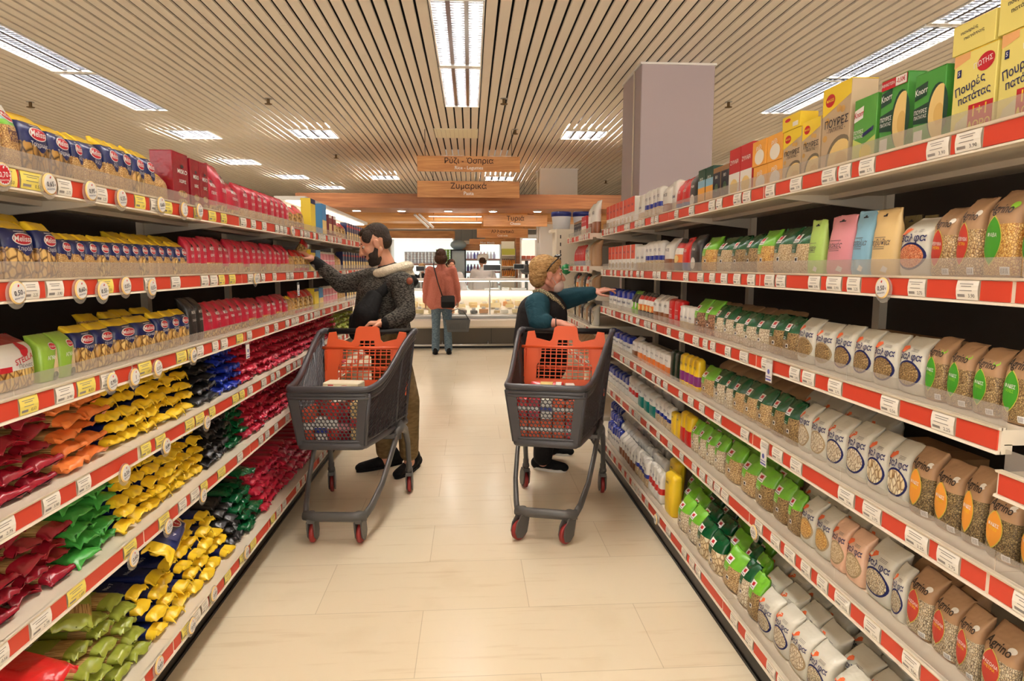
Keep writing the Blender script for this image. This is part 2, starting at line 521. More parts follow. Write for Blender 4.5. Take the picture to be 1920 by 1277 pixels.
def make_square():
    W = .6
    t = empty('square_luminaire')
    mb = MB()
    for a in ((0, W, 0, .015), (0, W, W - .015, W), (0, .015, .015, W - .015), (W - .015, W, .015, W - .015)):
        mb.box(a[0], a[1], a[2], a[3], -.006, .012, m_white)
    mb.box(.006, W - .006, .006, W - .006, .09, .1, m_white)
    link('frame', mb, t)
    mb = MB()
    for i in range(1, 4): mb.prism([(W * i / 4 - .014, .002), (W * i / 4 + .014, .002), (W * i / 4 + .002, .045), (W * i / 4 - .002, .045)], .016, W - .016, m_alu, axis='y')
    for i in range(1, 10): mb.prism([(W * i / 10 - .005, .003), (W * i / 10 + .005, .003), (W * i / 10 + .001, .04), (W * i / 10 - .001, .04)], .016, W - .016, m_alu, axis='x')
    link('louvre', mb, t)
    for i in range(4):
        x = W * (i + .5) / 4
        mb = MB(); mb.tube([(x, .03, .08), (x, W - .03, .08)], .013, m_tube2, 8); link('fluorescent_tube', mb, t)
    return t
ORD = ['zeroth', 'first', 'second', 'third', 'fourth', 'fifth', 'sixth', 'seventh', 'eighth', 'ninth', 'tenth', 'eleventh', 'twelfth', 'thirteenth', 'fourteenth', 'fifteenth', 'sixteenth', 'seventeenth', 'eighteenth', 'nineteenth']
def ordw(n):
    if n < 20: return ORD[n]
    tens = {2: 'twent', 3: 'thirt', 4: 'fort', 5: 'fift', 6: 'sixt'}[n // 10]
    return tens + 'ieth' if n % 10 == 0 else tens + 'y-' + ORD[n % 10]
la, ls = make_long(), make_square()
ROWN = {-.482: 'added fill lamp behind the hanging signs', .318: 'added fill lamp behind the signs, pulses side', -0.282: 'row above the aisle', -3.982: 'row beyond the pasta shelves', 3.518: 'row beyond the pulses shelves'}
cnt = {}
fl = fs_ = True
for x0, y, w_, l_, kind in FIX:
    if kind == 'long':
        if y + l_ < 1.2 and x0 > -1 and x0 < 1 and y < -3: continue
        t = la if fl else copy_thing(la, (0, 0, 0)); fl = False
        t.location = (x0, y, CEIL_Z)
        cnt[x0] = cnt.get(x0, 0) + 1
        tag(t, 'long louvred ceiling light, %s from the camera, %s' % (ordw(cnt[x0]), ROWN[x0]), 'ceiling light', 'long louvred ceiling lights')
    else:
        t = ls if fs_ else copy_thing(ls, (0, 0, 0)); fs_ = False
        t.location = (x0, y, CEIL_Z)
        cnt['s'] = cnt.get('s', 0) + 1
        tag(t, 'square louvred ceiling light %s' % ('in the far ceiling just left of the aisle signs', 'beside the large pillar', 'over the aisle beyond the red pasta boxes', 'third back over the pasta-side neighbouring aisle', 'fourth back over the pasta-side neighbouring aisle', 'just above the wooden beam at its pasta-side end', 'just left of the pasta sign', 'right of the pasta sign, near the small pillar', 'above the pulses boxes, behind the large pillar', 'further back behind the large pillar')[cnt['s'] - 1], 'ceiling light', 'square ceiling lights')
mb = MB(); mb.box(0, .6, 0, .6, -.004, .01, M('unlit_diffuser', (250, 244, 214), .4)); 
for i in range(9): mb.box(.03 + .06 * i, .034 + .06 * i, .01, .59, -.007, -.004, m_cream)
tag(link('ventilation_panel', mb, loc=(DIF[0], DIF[1], CEIL_Z)), 'flat pale unlit square ceiling panel above the hanging signs', 'ceiling panel')

# sprinkler heads
mb = MB(); mb.tube([(0, 0, 0), (0, 0, -.045)], .012, M('brass', (120, 96, 66), .4, .7), 8); mb.lathe([(.005, -.05), (.028, -.047), (.03, -.043), (.005, -.04)], M('brass'), 12)
mb.lathe([(.03, -.004), (.026, .0), (.01, .0)], m_chrome, 12)
spr = mb.mesh('sprinkler')
for i, (px, py, wh) in enumerate([(945, 190, 'right of the long lit lamps above the aisle'), (503, 190, 'in the slats beyond the pasta shelves'), (630, 293, 'in the slats left of the hanging signs'), (57, 196, 'above the clear pasta bags on the top shelf'), (1366, 196, 'just right of the large pillar'), (966, 247, 'above the topmost hanging sign'), (1136, 341, 'over the wooden beam near the pillar')]):
    p = at_z(px, py, CEIL_Z - .03)
    tag(link('ceiling_sprinkler', spr, loc=(p.x, p.y, CEIL_Z + .002), scale=(1.4,) * 3), 'small dark ceiling sprinkler ' + wh, 'sprinkler', 'ceiling sprinklers')

# ------------------------------------------------------------------ gondola shelving
RAIL_H = 0.055
def label_mesh(w, yellow, seed):
    r = random.Random(seed)
    mb = MB(); base = m_yellowp if yellow else m_paper
    n = 4; h = .041
    vs = []
    for k in range(n + 1):
        t = k / n; z = -h / 2 + h * t; y = -.004 - .003 * math.sin(PI * t)
        vs += [(-w / 2, y, z), (w / 2, y, z)]
    mb.add(vs, [(2 * k, 2 * k + 1, 2 * k + 3, 2 * k + 2) for k in range(n)], base)
    fr = lambda x, z: -.004 - .003 * math.sin(PI * (z + h / 2) / h)
    g = M('grey_print', (140, 134, 130), .6)
    for z, ww in ((.013, .8), (.008, .55), (-.001, .7)):
        decal(mb, rect2d(w * ww * r.uniform(.7, 1), .0016), -w * .04, z, g, fr, .0005)
    decal(mb, text2d('%d,%02d' % (r.randint(0, 3), r.randint(10, 99)), .011), w * .22, -.012, M('print_black', (70, 66, 66), .6), fr, .0006)
    decal(mb, rect2d(w * .34, .006), -w * .25, -.012, g, fr, .0005)
    return mb.mesh('price_label')
LABELS = [label_mesh(.062, False, i) for i in range(4)]
YLABELS = [label_mesh(.066, True, i + 9) for i in range(2)]

_m = MB(); _m.box(0, 1, .0012, .004, .007, RAIL_H - .007, m_redins); INSERT = _m.mesh('red_insert')
def shelf_unit(side, ya, yb, levels, base, kick, back, top, label, yellow_until=0.0, seed=1, dens=8):
    """side +1: pulses gondola (faces -X), -1: pasta gondola. levels: (rail face distance, rail bottom z)"""
    r = random.Random(seed)
    L = yb - ya
    t = empty('shelving_unit', (0, yb if side > 0 else ya, 0), -PI / 2 if side > 0 else PI / 2)
    tag(t, label, 'shelving', 'shelving units along the aisle')
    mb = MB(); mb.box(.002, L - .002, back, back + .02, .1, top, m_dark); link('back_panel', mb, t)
    mb = MB()
    mb.box(0, L, kick, kick + .015, 0, base[1] - .002, m_kick)
    mb.box(0, L, kick - .006, kick, 0, .012, m_black)
    link('kick_plate', mb, t)
    for x in (0.0, L - .02):
        mb = MB(); mb.box(x, x + .02, back - .03, back, .05, top, m_cream)
        link('upright', mb, t)
    for li, (d0, zb) in enumerate(levels):
        mb = MB()
        mb.box(.001, L - .001, d0 + .012, back - .03, zb + .018, zb + .05, m_cream)
        mb.box(.001, L - .001, d0 + .012, d0 + .03, zb, zb + .02, m_cream)
        if li < len(levels) - 1:
            mb.prism([(back - .03, zb - .035), (back - .03, zb + .018), (d0 + .06, zb + .018), (d0 + .06, zb + .008)][::-1], .003, .006, m_cream, axis='x')
            mb.prism([(back - .03, zb - .035), (back - .03, zb + .018), (d0 + .06, zb + .018), (d0 + .06, zb + .008)][::-1], L - .006, L - .003, m_cream, axis='x')
            mb.box(.01, L - .01, (d0 + back) / 2, (d0 + back) / 2 + .05, zb + .002, zb + .018, m_cream)
        sh = link('shelf', mb, t)
        mb = MB()
        mb.box(0, L - .0, d0 + .004, d0 + .012, zb, zb + RAIL_H, m_cream)
        mb.prism([(d0 - .004, zb), (d0 + .006, zb), (d0 + .006, zb + .007), (d0 - .002, zb + .005)][::-1], 0, L, m_cream, axis='x')
        mb.prism([(d0 - .004, zb + RAIL_H), (d0 + .006, zb + RAIL_H), (d0 + .006, zb + RAIL_H - .007), (d0 - .002, zb + RAIL_H - .005)], 0, L, m_cream, axis='x')
        link('price_rail', mb, sh)
        x = r.uniform(.0, .12)
        zc = zb + RAIL_H / 2
        prev = 0.006
        while x < L - .09:
            wy = side < 0 and (yb - x if side > 0 else ya + x) < yellow_until and r.random() < .55
            me = r.choice(YLABELS if wy else LABELS)
            sc = r.uniform(.9, 1.25)
            link('price_label', me, sh, loc=(x + .033 * sc, d0 + .004, zc), scale=(sc, 1, 1))
            if x > prev + .01: link('red_insert', INSERT, sh, loc=(prev, d0, zb), scale=(x - .001 - prev, 1, 1))
            prev = x + .066 * sc
            x = prev + r.choice((.012, .03, .06, .09, .13, .17)) * r.uniform(.8, 1.2) * 8 / dens
        if L - .006 > prev + .01: link('red_insert', INSERT, sh, loc=(prev, d0, zb), scale=(L - .006 - prev, 1, 1))
        # clear fence in two or three lengths
        if not (side < 0 and li >= 3):
            mb = MB(); n = 2
            for i in range(n): mb.box(L * i / n + .002, L * (i + 1) / n - .002, d0 + .014, d0 + .0165, zb + .045, zb + .096, m_fence)
            link('clear_fence', mb, sh)
    return t
XR, XRB, XL, XLB = 1.05, 0.96, 1.05, 0.98
RZ = [1.685, 1.372, 1.075, .778, .472, .125]
LZ = [1.625, 1.365, 1.095, .835, .56, .185]
RB, LB = 1.53, 1.5
RSEAM = [0.05, 1.18, 2.28, 3.40, 4.48, 5.13]
LSEAM = [0.03, 1.04, 2.04, 3.04, 4.04, 5.06, 6.1, 7.1, 8.1]
nm = ['nearest the camera', 'second from the camera', 'third from the camera', 'fourth from the camera', 'fifth from the camera', 'sixth from the camera', 'seventh from the camera', 'furthest from the camera']
for i in range(len(RSEAM) - 1):
    z = list(RZ)
    if i == 0: z[2] -= .085
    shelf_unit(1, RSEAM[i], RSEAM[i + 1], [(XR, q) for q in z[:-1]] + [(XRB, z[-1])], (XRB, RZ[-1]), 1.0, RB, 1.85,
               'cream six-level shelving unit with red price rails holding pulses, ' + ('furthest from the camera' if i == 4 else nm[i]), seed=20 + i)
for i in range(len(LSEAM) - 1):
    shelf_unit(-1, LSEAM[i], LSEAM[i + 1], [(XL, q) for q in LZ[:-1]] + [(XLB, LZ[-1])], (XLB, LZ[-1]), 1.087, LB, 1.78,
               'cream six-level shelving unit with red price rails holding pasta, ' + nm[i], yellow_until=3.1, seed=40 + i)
SHZ = .05   # shelf surface above rail bottom

# the protruding unit at the end of the pulses gondola, the panel behind it and the lit canopy over the far pasta units
UZ = [1.665, 1.40, 1.165, .905, .60, .15]
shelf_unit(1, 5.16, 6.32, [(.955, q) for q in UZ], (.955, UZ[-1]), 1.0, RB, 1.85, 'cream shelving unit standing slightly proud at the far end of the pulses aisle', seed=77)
mb = MB(); mb.cbox(.86, 1.16, 6.46, 6.52, 0, 1.82, m_cream, .004); t = link('display_panel', mb)
tag(t, 'cream perforated end panel behind the far pulses unit', 'panel')
mb = MB()
for i in range(20): mb.box(.90, .912, 6.457, 6.462, .3 + .075 * i, .335 + .075 * i, m_dark)
mb.box(.895, .917, 6.4575, 6.46, .25, 1.8, m_cream)
link('slot_strip', mb, t)
mb = MB(); mb.cbox(-1.5, -1.26, 5.1, 8.1, 1.955, 1.985, m_white, .004); mb.box(-1.5, -1.48, 5.1, 8.1, 1.78, 1.96, m_cream)
t = tag(link('light_canopy', mb), 'slim white canopy with a lit strip over the far pasta shelves', 'canopy light')
mb = MB(); mb.box(-1.42, -1.3, 5.14, 8.06, 1.948, 1.955, m_glow); link('light_strip', mb, t)
# ------------------------------------------------------------------ product templates
FOOD = {
    'pasta_fine': food('pasta_fine', (150, 104, 48), (214, 168, 96), (240, 204, 138), 170, .7),
    'pasta_coarse': food('pasta_coarse', (96, 62, 26), (196, 146, 74), (236, 196, 124), 62, 1.0, (1, 1, .55)),
    'pasta_penne': food('pasta_penne', (110, 74, 30), (206, 160, 84), (240, 206, 132), 75, 1.0, (1, .8, .35)),
    'pasta_tricolour': food('pasta_tricolour', (60, 40, 24), (150, 110, 56), (196, 150, 80), 60, 1.0, (1, 1, .5)),
    'white_beans': food('white_beans', (150, 124, 92), (228, 210, 178), (246, 236, 214), 140, 1.0, (1, 1, .6)),
    'big_beans': food('big_beans', (150, 118, 78), (234, 212, 168), (248, 236, 206), 74, 1.0, (1, 1, .62)),
    'brown_beans': food('brown_beans', (60, 30, 22), (130, 78, 56), (206, 160, 124), 140, 1.0, (1, 1, .6)),
    'chickpeas': food('chickpeas', (130, 90, 46), (214, 176, 118), (236, 208, 158), 140, 1.0),
    'lentils': food('lentils', (84, 58, 30), (164, 128, 78), (204, 172, 116), 190, .8),
    'dark_lentils': food('dark_lentils', (60, 44, 26), (130, 104, 64), (176, 150, 100), 200, .8),
    'rice': food('rice', (160, 132, 92), (216, 190, 146), (238, 220, 184), 260, .5, (1, 1, .5)),
    'yellow_peas': food('yellow_peas', (170, 110, 40), (232, 182, 92), (246, 210, 130), 170, .8),
    'red_lentils': food('red_lentils', (180, 80, 40), (236, 138, 88), (250, 182, 136), 200, .7),
    'blackeyed': food('blackeyed', (90, 70, 50), (214, 190, 150), (240, 226, 196), 215, 1.0, (1, 1, .6)),
    'spaghetti': food('spaghetti', (150, 110, 60), (206, 168, 100), (232, 200, 140), 330, .3, (1, .02, 1)),
}
c_navy = film('navy_film', (22, 34, 92)); c_yel = film('yellow_film', (244, 204, 44), .3, .5)
c_blue = film('mid_blue_film', (28, 84, 150)); c_crim = film('crimson_film', (192, 36, 62), .32, .5)
c_dcrim = film('dark_crimson_film', (150, 22, 40), .25, .6); c_blk = film('black_film', (36, 34, 34), .35, .5)
c_wht = film('white_film', (232, 228, 220), .35, .3); c_grywht = film('stone_white_film', (214, 210, 196), .42, .4)
c_dgr = film('dark_green_film', (10, 82, 44), .25, .5); c_lgr = film('light_green_film', (118, 190, 52), .28, .5)
c_org = film('orange_film', (232, 128, 60), .35, .5); c_red = film('red_film', (204, 34, 34), .3, .6)
c_kraft = film('kraft_paper', (178, 140, 104), .7, .6, 25); c_olive = film('olive_film', (150, 160, 60), .3, .5)
c_blu = film('royal_blue_film', (24, 46, 150), .28, .6); c_grn = film('leaf_green_film', (70, 160, 66), .3, .6)
c_tan = M('tan_card', (196, 172, 140), .55); c_ycard = M('yellow_card', (246, 214, 60), .5); c_pcard = M('pale_yellow_card', (240, 226, 130), .5)
c_gcard = M('green_card', (70, 150, 60), .5); c_dgcard = M('bottle_green_card', (14, 60, 42), .5); c_ocard = M('orange_card', (244, 174, 74), .5)
c_rcard = M('red_card', (190, 40, 44), .5); c_mash = M('mash_cream', (240, 208, 136), .5); c_wcard = M('white_card', (238, 234, 226), .5)
c_brcard = M('brown_card', (150, 112, 76), .6); c_orrcard = M('vermilion_card', (226, 84, 56), .5)
c_pink = film('pink_pouch', (228, 150, 160), .5, .25); c_sky = film('sky_pouch', (140, 190, 216), .5, .25)
c_lime = film('lime_pouch', (178, 214, 110), .5, .25); c_sand = film('sand_pouch', (232, 200, 140), .5, .25); c_mosspouch = film('moss_pouch', (120, 104, 62), .55, .3)
c_orleaf = M('orange_leaf', (240, 160, 60), .4); c_grleaf = M('green_leaf', (70, 158, 44), .4); c_rdleaf = M('red_leaf', (196, 62, 48), .4); c_rimleaf = M('leaf_rim', (210, 196, 90), .4)
c_splash = M('orange_splash', (238, 110, 60), .45); c_purple = M('purple_print', (140, 50, 130), .5); c_teal = film('teal_film', (20, 130, 120))
c_skyink = M('light_blue_print', (80, 160, 210), .5); c_brownfilm = film('brown_film', (140, 84, 52)); c_limeink = M('lime_print', (150, 210, 60), .5)

def bag_fns(w, h, d, style, seed):
    r = random.Random(seed)
    vs = {'pillow': .58, 'gusset': .7, 'brick': .9, 'pouch': .25}[style]
    back = r.uniform(.25, .6) if style in ('gusset', 'pillow') else r.uniform(-.1, .1)
    p = 2.6 if style in ('pillow', 'pouch') else 3.6
    def a(v):
        if style == 'brick': return w / 2 * (1 if v < .93 else 1 - .35 * (v - .93) / .07)
        return w / 2 * (.95 + .05 * math.sin(PI * min(1, v * 1.25)) + (.02 if v > .9 else 0))
    def b(v):
        e = .82 + .18 * min(1, v / .08)
        if v <= vs: return d / 2 * e * (1 + .05 * math.sin(PI * v / vs))
        t = (v - vs) / (1 - vs)
        if style == 'brick': return d / 2 * (1 - .8 * t * t)
        return d / 2 * max(.035, math.cos(t * PI / 2) ** .8)
    def yo(v):
        t = max(0, (v - vs) / (1 - vs)); return back * d * t ** 1.4
    def front(x, z):
        v = min(1, max(0, z / h)); u = min(.97, abs(x) / a(v))
        return yo(v) - b(v) * (1 - u ** p) ** (1 / p)
    return a, b, yo, front, p, vs
def bag(name, w, h, d, zones, style='gusset', seed=1, decals=None, n=20, top_part='folded_top'):
    """zones: (v0, v1, material, part) from the bottom up; returns [(part name, mesh)], the root first"""
    a, b, yo, front, p, vs = bag_fns(w, h, d, style, seed)
    r = random.Random(seed * 7 + 3)
    base = [0, .03, .08, .2, .33, .45, .56, .66, .74, .81, .87, .92, .96, 1.0]
    for z0, z1, *_ in zones: base += [z0, z1]
    lv = sorted(set(round(x, 3) for x in base))
    ph = [r.uniform(0, 6) for _ in range(4)]
    def ring(v):
        out = []
        for k in range(n):
            t = 2 * PI * (k + .5) / n
            cx, sy = math.cos(t), math.sin(t)
            x = a(v) * math.copysign(abs(cx) ** (2 / p), cx); y = b(v) * math.copysign(abs(sy) ** (2 / p), sy)
            z = v * h
            g = max(0, (v - .6) / .4)
            nn = noise.noise(Vector((x * 45 + ph[0], v * 7, sy * 2 + ph[1])))
            y += nn * d * .16 * g; x *= 1 + .03 * g * nn
            z += h * .035 * g * noise.noise(Vector((x * 28 + ph[2], seed, 0)))
            if v < .02: x *= .96; y *= .9
            out.append((x, y + yo(v), z))
        return out
    rings = [ring(v) for v in lv]
    parts = {}
    for z0, z1, mat, part in zones:
        mb = parts.setdefault(part, MB())
        i0, i1 = lv.index(round(z0, 3)), lv.index(round(z1, 3))
        vsx = [q for i in range(i0, i1 + 1) for q in rings[i]]
        fs = []
        for i in range(i1 - i0):
            for k in range(n):
                k2 = (k + 1) % n
                fs.append((i * n + k, i * n + k2, (i + 1) * n + k2, (i + 1) * n + k))
        if i0 == 0: fs.append(tuple(reversed(range(n))))
        if i1 == len(lv) - 1: fs.append(tuple((i1 - i0) * n + k for k in range(n)))
        mb.add(vsx, fs, mat, True)
    root = zones[0][3]
    if decals: decals(parts[root], front, w, h, parts)
    out = [(name, parts.pop(root).mesh(name))]
    for k, v in parts.items(): out.append((k, v.mesh(k)))
    return out
def carton(name, w, h, d, body, decals=None, top=None, flap=None):
    mb = MB()
    mb.cbox(-w / 2, w / 2, -d / 2, d / 2, 0, h, body, .0012)
    front = lambda x, z: -d / 2
    front.flat = True
    if decals: decals(mb, front, w, h, None)
    out = [(name, mb.mesh(name))]
    if flap:
        m2 = MB(); m2.cbox(-w / 2, w / 2, -d / 2, d / 2, h, h + .0014, flap, .0004); out.append(('top_flap', m2.mesh('top_flap')))
    return out
def T(mb, s, size, x, z, mat, front, step=.012, bold=False, shear=0, sx=1.0, rot=0, off=.0014):
    if s: decal(mb, text2d(s, size, bold, shear, sx), x, z, mat, front, off, step, rot)
def sidepanel(mb, w, d, z0, z1, mat, side=1, y0=-.5, y1=.5):
    pass

TP = {}
def blue_pasta(name, content, word, seed, h=.15, w=.105):
    def dec(mb, fr, w, h, P):
        z0 = h * .54
        pts = [(-w * .46, z0)]
        for k in range(13):
            t = k / 12; x = -w * .46 + w * .92 * t
            pts.append((x, z0 - h * (.015 + .13 * math.exp(-((t - .62) / .2) ** 2))))
        pts += [(w * .46, z0 + .002), (-w * .46, z0 + .002)]
        decal(mb, poly2d(pts), 0, 0, c_navy, fr, .0008, .012)
        decal(mb, ellipse2d(w * .33, h * .105), w * .04, h * .68, m_whiteink, fr, .0012, .012)
        decal(mb, ellipse2d(w * .30, h * .09), w * .04, h * .68, m_redink, fr, .0017, .012)
        T(mb, 'Melissa', w * .20, w * .04, h * .68, m_whiteink, fr, .012, True, .15, off=.0023)
        T(mb, word, w * .14, w * .06, h * .515, m_whiteink, fr, off=.0016)
        decal(mb, rect2d(w * .34, h * .012), w * .04, h * .81, m_whiteink, fr, .0013, .012)
    return bag(name, w, h, .062, [(0, .54, FOOD[content], 'b'), (.54, .85, c_navy, 'b'), (.85, 1, c_yel, 'folded_top')], 'gusset', seed, dec)
TP['mel_a'] = blue_pasta('pasta_bag', 'pasta_coarse', 'Σπιράλ', 1)
TP['mel_b'] = blue_pasta('pasta_bag', 'pasta_fine', 'Ρύζι', 5)
TP['mel_c'] = blue_pasta('pasta_bag', 'pasta_penne', 'Πέννες', 8)
TP['mel_d'] = blue_pasta('pasta_bag', 'pasta_tricolour', 'Τρίχρωμα', 12)
def kids(mb, fr, w, h, P):
    decal(mb, ellipse2d(w * .36, h * .09), w * .04, h * .82, m_whiteink, fr, .0014, .012, -.2)
    decal(mb, ellipse2d(w * .31, h * .07), w * .04, h * .82, m_redink, fr, .002, .012, -.2)
    T(mb, 'Melissa', w * .2, w * .04, h * .82, m_whiteink, fr, .012, True, rot=-.2, off=.0028)
    T(mb, 'Pasta', w * .26, 0, h * .58, M('plum_ink', (90, 60, 80)), fr, bold=True)
    T(mb, 'Kids', w * .26, 0, h * .48, M('plum_ink'), fr, bold=True)
TP['kids'] = bag('pasta_bag', .085, .17, .055, [(0, .68, FOOD['pasta_fine'], 'b'), (.68, .76, c_lgr, 'b'), (.76, .9, film('pale_turquoise_film', (150, 205, 200)), 'b'), (.9, 1, c_wht, 'folded_top')], 'pillow', 4, kids)
def misko(word):
    def dec(mb, fr, w, h, P):
        ht = h
        decal(mb, ellipse2d(w * .1, h * .035, 12), w * .08, h * .76, M('dark_emblem', (60, 40, 44)), fr, .0014, .012)
        T(mb, 'MISKO', w * .21, w * .08, h * .66, m_whiteink, fr, bold=True, off=.0016)
        T(mb, word, w * .15, w * .08, h * .48, m_whiteink, fr, off=.0016, bold=True)
    return dec
TP['mis_a'] = bag('pasta_bag', .095, .15, .06, [(0, .3, FOOD['pasta_fine'], 'b'), (.3, .86, c_crim, 'b'), (.86, 1, c_crim, 'folded_top')], 'gusset', 14, misko('ΚΟΦΤΟ'))
TP['mis_b'] = bag('pasta_bag', .095, .15, .06, [(0, .2, FOOD['pasta_penne'], 'b'), (.2, .82, c_crim, 'b'), (.82, 1, c_crim, 'folded_top')], 'pillow', 17, misko('ΠΕΝΝΕΣ'))
TP['mis_black'] = bag('pasta_bag', .09, .19, .06, [(0, .88, c_blk, 'b'), (.88, 1, c_blk, 'folded_top')], 'gusset', 19, misko('ΟΛΙΚΗΣ'))
TP['mis_box'] = carton('pasta_box', .09, .17, .07, film('crimson_card', (172, 30, 50), .5, .0), misko('ΦΑΚΕΛΑΚΙ'))
def misbox(mb, fr, w, h, P):
    misko('ΧΩΡΙΣ')(mb, fr, w, h, P)
    for z in (.1, .25): decal(mb, ellipse2d(w * .3, h * .065), w * .06, h * z, FOOD['pasta_coarse'], fr, .001)
TP['mis_box'] = carton('pasta_box', .09, .17, .07, c_dcrim, misbox, flap=c_crim)
def melbox(mb, fr, w, h, P):
    decal(mb, ellipse2d(w * .2, h * .16), -w * .2, h * .6, m_whiteink, fr, .0008)
    decal(mb, ellipse2d(w * .16, h * .12), -w * .2, h * .6, m_redink, fr, .0012)
    decal(mb, rect2d(w * .32, h * .55), w * .25, h * .45, m_whiteink, fr, .0008)
    decal(mb, rect2d(w * .28, h * .5), w * .25, h * .45, FOOD['spaghetti'], fr, .0012)
    decal(mb, poly2d([(-w / 2, h * .9), (0, h * .84), (w / 2, h * .8), (w / 2, h), (-w / 2, h)]), 0, 0, c_ocard, fr, .0008)
TP['mel_box'] = carton('pasta_box', .13, .13, .05, c_navy, melbox, flap=c_ocard)
def stella(mb, fr, w, h, P):
    decal(mb, ellipse2d(w * .1, h * .14, 12), w * .15, h * .72, m_redink, fr, .0014, .012)
    T(mb, 'STELLA', w * .15, w * .13, h * .54, m_redink, fr, bold=True, rot=.2)
    T(mb, 'Πέννες', w * .1, w * .15, h * .42, m_ink, fr)
    decal(mb, rect2d(w * .3, h * .1), -w * .34, h * .4, m_redink, fr, .0012, .012)
TP['stella'] = bag('pasta_bag', .15, .15, .07, [(0, .36, FOOD['pasta_penne'], 'b'), (.36, .84, c_wht, 'b'), (.84, 1, film('dark_red_film', (150, 28, 36)), 'folded_top')], 'gusset', 23, stella)
def afi(mb, fr, w, h, P):
    decal(mb, poly2d([(w * .1, 0.002), (w * .46, 0.002), (w * .46, h * .62), (w * .3, h * .72), (w * .05, h * .3)]), 0, 0, M('beige_print', (222, 196, 150)), fr, .0009, .012)
    decal(mb, ellipse2d(w * .2, h * .08), w * .12, h * .74, m_whiteink, fr, .0014, .012)
    decal(mb, ellipse2d(w * .18, h * .065), w * .12, h * .74, m_redink, fr, .002, .012)
    T(mb, 'Melissa', w * .11, w * .12, h * .74, m_whiteink, fr, off=.0026)
    T(mb, 'ΑΓΝΗ', w * .17, 0, h * .5, m_whiteink, fr, bold=True)
    decal(mb, ellipse2d(w * .17, h * .1), w * .15, h * .1, c_dgr, fr, .0016, .012)
TP['afi'] = bag('pasta_bag', .1, .15, .06, [(0, .82, film('apple_green_film', (150, 190, 70)), 'b'), (.82, 1, film('apple_green_film'), 'folded_top')], 'gusset', 29, afi)

def own_brand(name, col, content, seed, w=.1, h=.15):
    def dec(mb, fr, w, h, P):
        decal(mb, rect2d(w * .36, h * .17), -w * .12, h * .74, m_whiteink, fr, .0014, .012)
        decal(mb, rect2d(w * .17, h * .07), -w * .1, h * .765, m_redink, fr, .002, .012, .15)
        decal(mb, rect2d(w * .3, h * .012), -w * .12, h * .69, m_ink, fr, .002, .012)
        decal(mb, poly2d([(-w * .30, h * .44), (0, h * .44), (w * .04, h * .66), (-w * .28, h * .66)]), 0, 0, col, fr, .0011, .012)
        for z in (.5, .46): decal(mb, rect2d(w * .18, h * .01), -w * .14, h * z, m_whiteink, fr, .0018, .012)
        decal(mb, rect2d(w * .16, h * .1), w * .05, h * .3, m_whiteink, fr, .0012, .012)
        decal(mb, rect2d(w * .1, h * .06), w * .05, h * .3, m_ink, fr, .0018, .012)
    return bag(name, w, h, .06, [(0, .62, FOOD[content], 'b'), (.62, .86, col, 'b'), (.86, 1, col, 'pinched_top')], 'pillow', seed, dec)
for k, (c, f) in {'dg_bean': (c_dgr, 'white_beans'), 'dg_big': (c_dgr, 'big_beans'), 'dg_chick': (c_dgr, 'chickpeas'), 'dg_lent': (c_dgr, 'lentils'), 'dg_rice': (c_dgr, 'rice'),
                  'lg_bean': (c_lgr, 'white_beans'), 'lg_chick': (c_lgr, 'chickpeas'), 'lg_lent': (c_lgr, 'lentils'), 'lg_brown': (c_lgr, 'brown_beans'), 'lg_rice': (c_lgr, 'yellow_peas')}.items():
    TP[k] = own_brand('rice_bag' if 'rice' in k else 'pulses_bag', c, f, len(k) * 3 + ord(k[-1]))
def alfa(content, seed, navy=True, col=None):
    def dec(mb, fr, w, h, P):
        decal(mb, ellipse2d(w * .45, h * .235, 24), w * .0, h * .35, m_navyink if navy else M('fawn_ring', (170, 146, 110)), fr, .0009, .012)
        decal(mb, ellipse2d(w * .40, h * .20, 24), w * .0, h * .35, FOOD[content], fr, .0015, .012)
        T(mb, '3αλφα', w * .25, w * .03, h * .65, m_navyink, fr, bold=True, shear=.1)
        decal(mb, poly2d([(-w * .42, h * .70), (-w * .3, h * .69), (-w * .08, h * .80), (-w * .16, h * .84), (-w * .34, h * .82)]), 0, 0, c_splash, fr, .0012, .012)
        decal(mb, poly2d([(-w * .46, h * .5), (-w * .38, h * .55), (-w * .34, h * .66), (-w * .45, h * .64)]), 0, 0, c_splash, fr, .0012, .012)
        for z in (.77, .75, .79): decal(mb, rect2d(w * .26, h * .007), w * .16, h * z, M('grey_print'), fr, .0012, .012)
    c = col or c_grywht
    return bag('pulses_bag', .105, .15, .062, [(0, .84, c, 'b'), (.84, 1, c, 'folded_top')], 'gusset', seed, dec)
TP['al_lent'] = alfa('lentils', 31); TP['al_lentb'] = alfa('lentils', 32, False); TP['al_bean'] = alfa('white_beans', 33); TP['al_beanb'] = alfa('white_beans', 37, False)
TP['al_big'] = alfa('big_beans', 34); TP['al_pea'] = alfa('yellow_peas', 35, False); TP['al_eye'] = alfa('blackeyed', 36)
TP['al_red'] = alfa('red_lentils', 38, True); TP['al_orange'] = alfa('rice', 39, False, film('apricot_white_film', (232, 190, 160), .4, .4))
